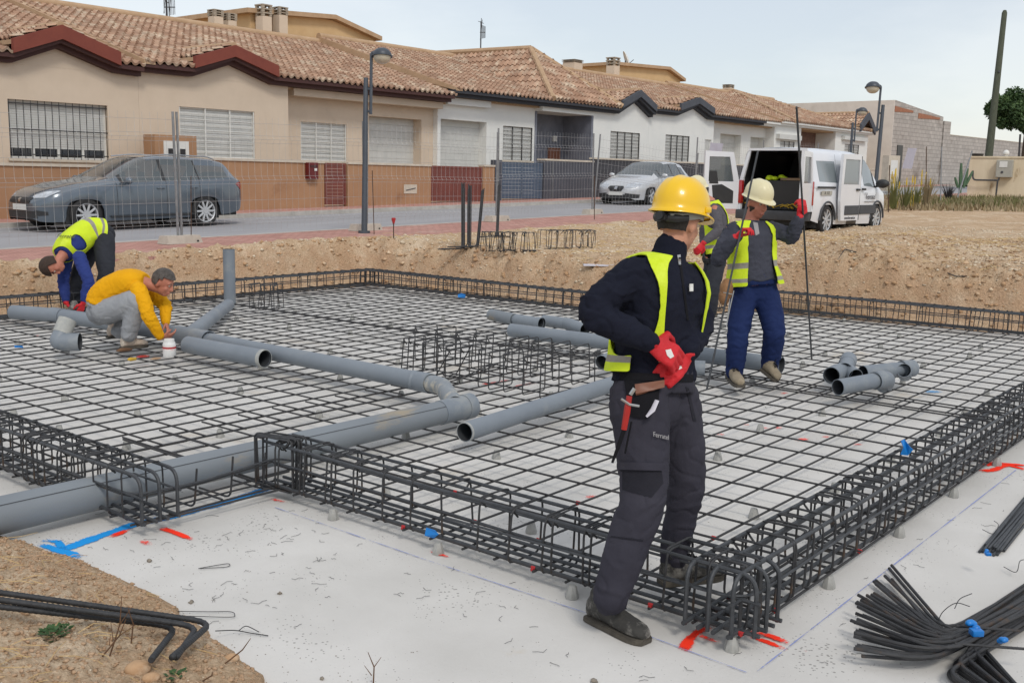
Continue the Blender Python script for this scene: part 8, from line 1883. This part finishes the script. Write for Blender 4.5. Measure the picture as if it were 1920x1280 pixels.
# ================================================================ SMALL THINGS AND LOOSE MATERIAL
def stones(name, pts, m, label, kind='stuff', seed=1, flat=.7):
    """many small angular stones in one mesh; pts = (x, y, z, size)"""
    rng = np.random.default_rng(seed); base = np.array([(1, 0, 0), (0, 1, 0), (-1, 0, 0), (0, -1, 0), (0, 0, 1), (0, 0, -1), (.6, .6, .5), (-.6, .5, .55), (.5, -.65, .5), (-.55, -.5, .6)])
    tri = [(4, 6, 7), (4, 7, 9), (4, 9, 8), (4, 8, 6), (6, 0, 1), (6, 1, 7), (7, 1, 2), (7, 2, 9), (9, 2, 3), (9, 3, 8), (8, 3, 0), (8, 0, 6), (5, 1, 0), (5, 2, 1), (5, 3, 2), (5, 0, 3)]
    n = len(pts); P = np.array([p[:3] for p in pts]); S = np.array([p[3] for p in pts]); J = rng.uniform(.45, 1.45, (n, 10, 1)); B = base[None]*J*S[:, None, None]*np.array([1, 1, flat])
    a = rng.random(n)*6.28; c, s = np.cos(a), np.sin(a); X = B[:, :, 0]*c[:, None]-B[:, :, 1]*s[:, None]; Y = B[:, :, 0]*s[:, None]+B[:, :, 1]*c[:, None]
    V = np.stack([X, Y, B[:, :, 2]], 2)+P[:, None]; F = (np.array(tri)[None]+np.arange(n)[:, None, None]*10).reshape(-1, 3); V = V.reshape(-1, 3)
    me = bpy.data.meshes.new(name); me.vertices.add(len(V)); me.vertices.foreach_set('co', V.ravel()); me.loops.add(F.size); me.loops.foreach_set('vertex_index', F.ravel()); me.polygons.add(len(F)); me.polygons.foreach_set('loop_start', np.arange(0, F.size, 3)); me.polygons.foreach_set('loop_total', np.full(len(F), 3)); me.update(); me.materials.append(m)
    o = bpy.data.objects.new(name, me); link(o); return tag(o, label, 'stones', kind=kind)
rg = np.random.default_rng(11)
def on_ground(n, x0, x1, y0, y1, s0, s1, dmin=.0, dmax=99, wfun=None, sink=.3):
    out = []; Q = np.column_stack([rg.uniform(x0, x1, n), rg.uniform(y0, y1, n)]); D = sdist(Q, PIT)
    for (x, y), d in zip(Q, D):
        if not dmin < d < dmax or y > 12.7: continue
        if wfun and rg.random() > wfun(x, y, d): continue
        s = s0*(s1/s0)**(rg.random()**2.2); out.append((x, y, gh(x, y)+s*(.4-sink), s))
    return out
m_clod = mat('soil_clod', srgb(196, 164, 130), srgb(170, 134, 102), scale=7, rough=.97, bump=.7, bscale=40, spec=.08, c3=srgb(214, 192, 164), s3=3, t3=.52); m_pale = mat('pale_stone', srgb(218, 204, 182), srgb(196, 180, 156), scale=9, rough=.95, bump=.4, spec=.1)
stones('soil_clods', on_ground(60000, 4.6, 17, -1.0, 12.7, .006, .05, .0, 1.0, lambda x, y, d: math.exp(-((d-.22)/.3)**2)), m_clod, 'loose soil clods along the broken rim of the pit', seed=2)
stones('spoil_clods', on_ground(26000, 12.5, 21, 1.0, 8.5, .006, .032, .3, 7, lambda x, y, d: .8), m_dirt, 'loose soil clods on the spoil heaps and plot behind the slab', seed=3)
stones('gravel', on_ground(30000, 7.0, 24, 2.0, 12.7, .008, .035, .2, 14, lambda x, y, d: .6), m_pale, 'pale gravel strewn over the sandy plot', seed=4)
stones('near_clods', on_ground(52000, .6, 3.2, 2.2, 6.2, .002, .013, .0, 2.2, lambda x, y, d: .9), mat('near_crumb', srgb(192, 164, 136), srgb(164, 134, 106), scale=30, rough=.97, bump=.6, bscale=90, spec=.08), 'crumbly soil clods on the near bank at the lower left', seed=5)
stones('near_gravel', on_ground(3500, .6, 3.2, 2.2, 6.2, .0015, .008, .0, 2.2, lambda x, y, d: .5), m_pale, 'pale pebbles on the near bank at the lower left', seed=6)
pts = []
Q = np.column_stack([rg.uniform(1.9, 8.5, 16000), rg.uniform(-1.2, 6.0, 16000)]); D = sdist(Q, PIT)
for (x, y), d in zip(Q, D):
    if d > 0: continue
    w = math.exp(d/.22) if (x < 3.4) else .0
    w += .035*(1 if noise.noise(Vector((x*1.1, y*1.1, 4))) > .1 else .15)
    if rg.random() < w: s = .0016*(6 if rg.random() < .06 else 1)*rg.uniform(.7, 1.8); pts.append((x, y, s*.3, s))
stones('crumbs', pts, mat('grey_crumb', srgb(150, 142, 130), srgb(120, 112, 102), scale=30, rough=.95), 'crumbs of soil and cement scattered on the blinding concrete', seed=7)
# single pale stones at the feet of the bank
for (u, v, s, lb) in ((262, 1256, .034, 'largest pale stone on the near bank below the bent bar ends'), (286, 1274, .022 + .004, 'small pale stone at the lower border beside the largest stone'), (432, 1236, .026, 'small pale stone beside the edge of the concrete at the lower left'), (365, 1095, .02, 'tiny pale stone')):
    if s < .025: continue
    p = hit(u, v); bm = BM(); bmesh.ops.create_icosphere(bm, subdivisions=3, radius=s)
    for q in bm.verts: q.co = Vector((q.co.x*1.25, q.co.y, q.co.z*.75))*(1+.35*noise.noise(q.co*22+Vector((u, 0, 0))))
    o = obj('stone', bm, m_clod); o.location = p+Vector((0, 0, s*.2)); tag(o, lb, 'stone')
# straw and twigs
def straws(name, pts, m, label, lw=(.05, .16), r=.0016, seed=1, cat='straw', lift=.05):
    rng = random.Random(seed); bm = BM()
    for (x, y, z) in pts:
        a = rng.random()*6.28; l = rng.uniform(*lw); d = Vector((math.cos(a), math.sin(a), rng.uniform(-.05, lift*4)))*l; b = Vector((x, y, z+.006)); k = Vector((rng.uniform(-.2, .2), rng.uniform(-.2, .2), rng.uniform(0, .12)))*l
        tube(bm, [b, b+d*.5+k, b+d], [r, r, r*.6], 3)
    o = obj(name, bm, m, flat=True); return tag(o, label, cat, kind='stuff')
m_straw = mat('straw', srgb(206, 180, 132), srgb(170, 142, 98), scale=12, rough=.9); m_twig = mat('dry_twig', srgb(120, 90, 66), srgb(90, 66, 48), scale=12, rough=.9)
P_s = [p[:3] for p in on_ground(900, .8, 2.6, 2.4, 5.2, .003, .004, .05, 2, lambda x, y, d: .5 if x < 1.9 else .2)]
straws('straw_litter', P_s, m_straw, 'dry straw litter on the near bank at the lower left', seed=3)
straws('plot_straw', [p[:3] for p in on_ground(2600, 8, 20, 3, 12.6, .01, .012, .5, 9, None)], m_straw, 'dry straw bits scattered over the plot', (.08, .3), .004, 5)
for i, (u, v, u2, v2, lb) in enumerate(((192, 1230, 236, 1160, 'dry twig standing on the near bank left of the bent bar ends'), (205, 1232, 228, 1118, 'taller dry twig standing on the near bank across the thick bars'), (246, 1205, 240, 1140, 'thin dry stem rising beside the thick bars on the bank'), (420, 1245, 470, 1196, 'dry twig leaning over the edge of the concrete'), (530, 1270, 544, 1235, 'short dry twig at the lower border beside the concrete edge'), (700, 1284, 690, 1222, 'thin dry stem at the lower border in front of the concrete'), (380, 1282, 398, 1258, 'dark dry twig at the lower border'))):
    p = hit(u, min(v, 1276)) if u < 600 else onz(u, v, 0.0); D = (p-Vector((0, 0, H))).dot(CF); t = atd(u2, v2, D-.05); bm = BM(); mid = p.lerp(t, .55)+Vector((.01, -.008, 0)); tube(bm, [p, mid, t], [.003, .0024, .0012], 5)
    if i in (0, 1, 5): tube(bm, [mid, mid+(t-p)*.3+RT*.03], [.0018, .0008], 4); tube(bm, [p.lerp(t, .3), p.lerp(t, .6)-RT*.02], [.0018, .0008], 4)
    tag(obj('twig', bm, m_twig), lb, 'twig')
def sprig(u, v, n, s, label):
    p = hit(u, v); rng = random.Random(u); bm = BM()
    for i in range(n):
        a = rng.random()*6.28; r = s*rng.random()**.6; c = Vector((math.cos(a)*r, math.sin(a)*r*.8, .006+.02*rng.random())); d = Vector((math.cos(a+rng.uniform(-.8, .8)), math.sin(a), rng.uniform(.1, .7)))*.016; w = Vector((-d.y, d.x, 0))*.5
        bm.faces.new([bm.verts.new(c), bm.verts.new(c+d*.5+w), bm.verts.new(c+d), bm.verts.new(c+d*.5-w)])
    o = obj('green_weed', bm, mat('fresh_leaf', (.03, .075, .022), (.055, .12, .035), scale=9, rough=.6), flat=True); o.location = p; tag(o, label, 'weed')
sprig(104, 1194, 120, .055, 'small patch of green leaves on the near bank left of the bars'); sprig(332, 1276, 40, .03, 'tiny green weed at the lower border below the bent bar ends')
# offcuts of tie wire on the concrete
rng = random.Random(31); bm = BM()
def wirebit(p, l, r=.0009):
    a = rng.random()*6.28; d = Vector((math.cos(a), math.sin(a), 0)); n = Vector((-d.y, d.x, 0)); q = [p+d*l*t+n*l*rng.uniform(-.25, .25)+Vector((0, 0, .002+.004*rng.random())) for t in (0, .35, .7, 1)]; tube(bm, q, r, 3)
for _ in range(80):
    u, v = rng.uniform(60, 700), rng.uniform(900, 1180)
    p = onz(u, v)
    if sdist(np.array([[p.x, p.y]]), PIT)[0] < -.08 and not (p.x > 3.4): wirebit(p, rng.uniform(.02, .07))
for _ in range(45):
    p = Vector((rng.uniform(2.9, 3.45), rng.uniform(1.6, 4.4), 0)); wirebit(p, rng.uniform(.02, .06))
for _ in range(30):
    p = Vector((rng.uniform(3.6, 7.5), rng.uniform(1.15, 1.6), 0)); wirebit(p, rng.uniform(.02, .06))
tag(obj('tie_wire_offcuts', bm, m_bgr, flat=True), 'short offcuts of black tie wire littering the blinding concrete', 'wire', kind='stuff')
def wire_loop(pts, r, label, m=None): bm = BM(); tube(bm, cr_spline([Vector(p) for p in pts], 6), r, 5); return tag(obj('tie_wire', bm, m or m_bgr), label, 'wire')
wire_loop([onz(300, 1145, .02), onz(390, 1146, .01), onz(432, 1146, .01), onz(440, 1152, .012), onz(430, 1156, .01), onz(350, 1154, .012)], .0016, 'long looped tie wire lying over the edge of the concrete')
wire_loop([onz(404, 1182, .05), onz(440, 1181, .02), onz(470, 1186, .01), onz(503, 1191, .006)], .002, 'bent black wire at the ends of the thick bars'); wire_loop([onz(448, 1181, .03), onz(462, 1173, .03), onz(486, 1184, .01)], .0018, 'short curled wire touching the bent black wire')
wire_loop([onz(372, 1065, .006), onz(400, 1060, .006), onz(428, 1056, .006), onz(425, 1062, .006), onz(375, 1065, .008)], .0016, 'hairpin of tie wire alone on the open concrete')
wire_loop([onz(1758, 1166, .1), onz(1768, 1146, .14), onz(1792, 1130, .16), onz(1818, 1136, .12)], .0018, 'loop of wire standing up from the lower right heap'); wire_loop([onz(1790, 1140, .14), onz(1800, 1122, .16), onz(1822, 1112, .15)], .0018, 'second wire end standing up from the lower right heap')
wire_loop([onz(1920-38, 1062, .02), onz(1905, 1072, .03), onz(1912, 1052, .06), onz(1922, 1048, .05)], .0018, 'curled wire between the straight bars and the heap at the right border')
wire_loop([onz(1842, 992, .03), onz(1862, 1000, .03), onz(1872, 984, .06), onz(1864, 976, .05)], .0018, 'curl of wire lying against the straight bar bundle')
# glue bottle, brush and small tools beside the crouching man
pb = onz(318, 668, ZM+.02); r = empty('glue_bottle', pb, 0, 'white glue tub with a red label beside the crouching man', 'bottle'); m_tub = mat('white_tub', srgb(224, 224, 222), srgb(214, 214, 212), scale=5, rough=.4)
bm = BM(); tube(bm, [(0, 0, 0), (0, 0, .005), (0, 0, .115), (0, 0, .135)], [.055, .058, .058, .05], 20); obj('tub', bm, m_tub, r); bm = BM(); tube(bm, [(0, 0, .136), (0, 0, .160)], .046, 18); obj('lid', bm, m_tub, r); bm = BM(); tube(bm, [(0, 0, .06), (0, 0, .105)], .0586, 20, cap=False); obj('label', bm, mat('tub_label', srgb(222, 190, 186), srgb(224, 224, 222), scale=40, rough=.5), r); bm = BM(); tube(bm, [(0, 0, .076), (0, 0, .092)], .0590, 20, cap=False); obj('label_band', bm, m_redp, r)
for (u, v, m, lb, sz, cat) in ((248, 673, m_strap, 'small yellow handled tool on the mesh in front of the crouching man', (.05, .02, .015), 'tool'), (268, 668, m_tl, 'dark red rag on the mesh in front of the crouching man', (.07, .04, .012), 'rag'), (232, 656, m_twig, 'brown piece of pipe waste at the shoe of the crouching man', (.08, .03, .02), 'scrap'), (292, 672, m_card, 'dirty brown scrap between the glue tub and the tools', (.05, .03, .01), 'scrap')):
    bm = BM(); sphere(bm, (0, 0, 0), *sz, 12, 8)
    for q in bm.verts: q.co *= 1+.3*noise.noise(q.co*30+Vector((u, 0, 0)))
    o = obj('scrap', bm, m); o.location = onz(u, v, ZM+.025); tag(o, lb, cat)
bm = BM(); box(bm, -.25, .25, -.05, .05, 0, .02); o = obj('board_scrap', bm, m_sheet, flat=True); o.location = hit(1128, 500)+Vector((0, 0, .01)); o.rotation_euler = (0, 0, -YAW); tag(o, 'pale scrap of board lying on the plot left of the yellow helmet man', 'board')
bm = BM(); box(bm, -.16, .16, -.08, .08, 0, .05, bev=.02); o = obj('paper_sack', bm, m_sheet, flat=True); o.location = hit(1318, 520)+Vector((0, 0, .01)); o.rotation_euler = (0, 0, -YAW); tag(o, 'white paper sack on the rim beside the far workmate', 'sack')
print('objects', len(bpy.data.objects))
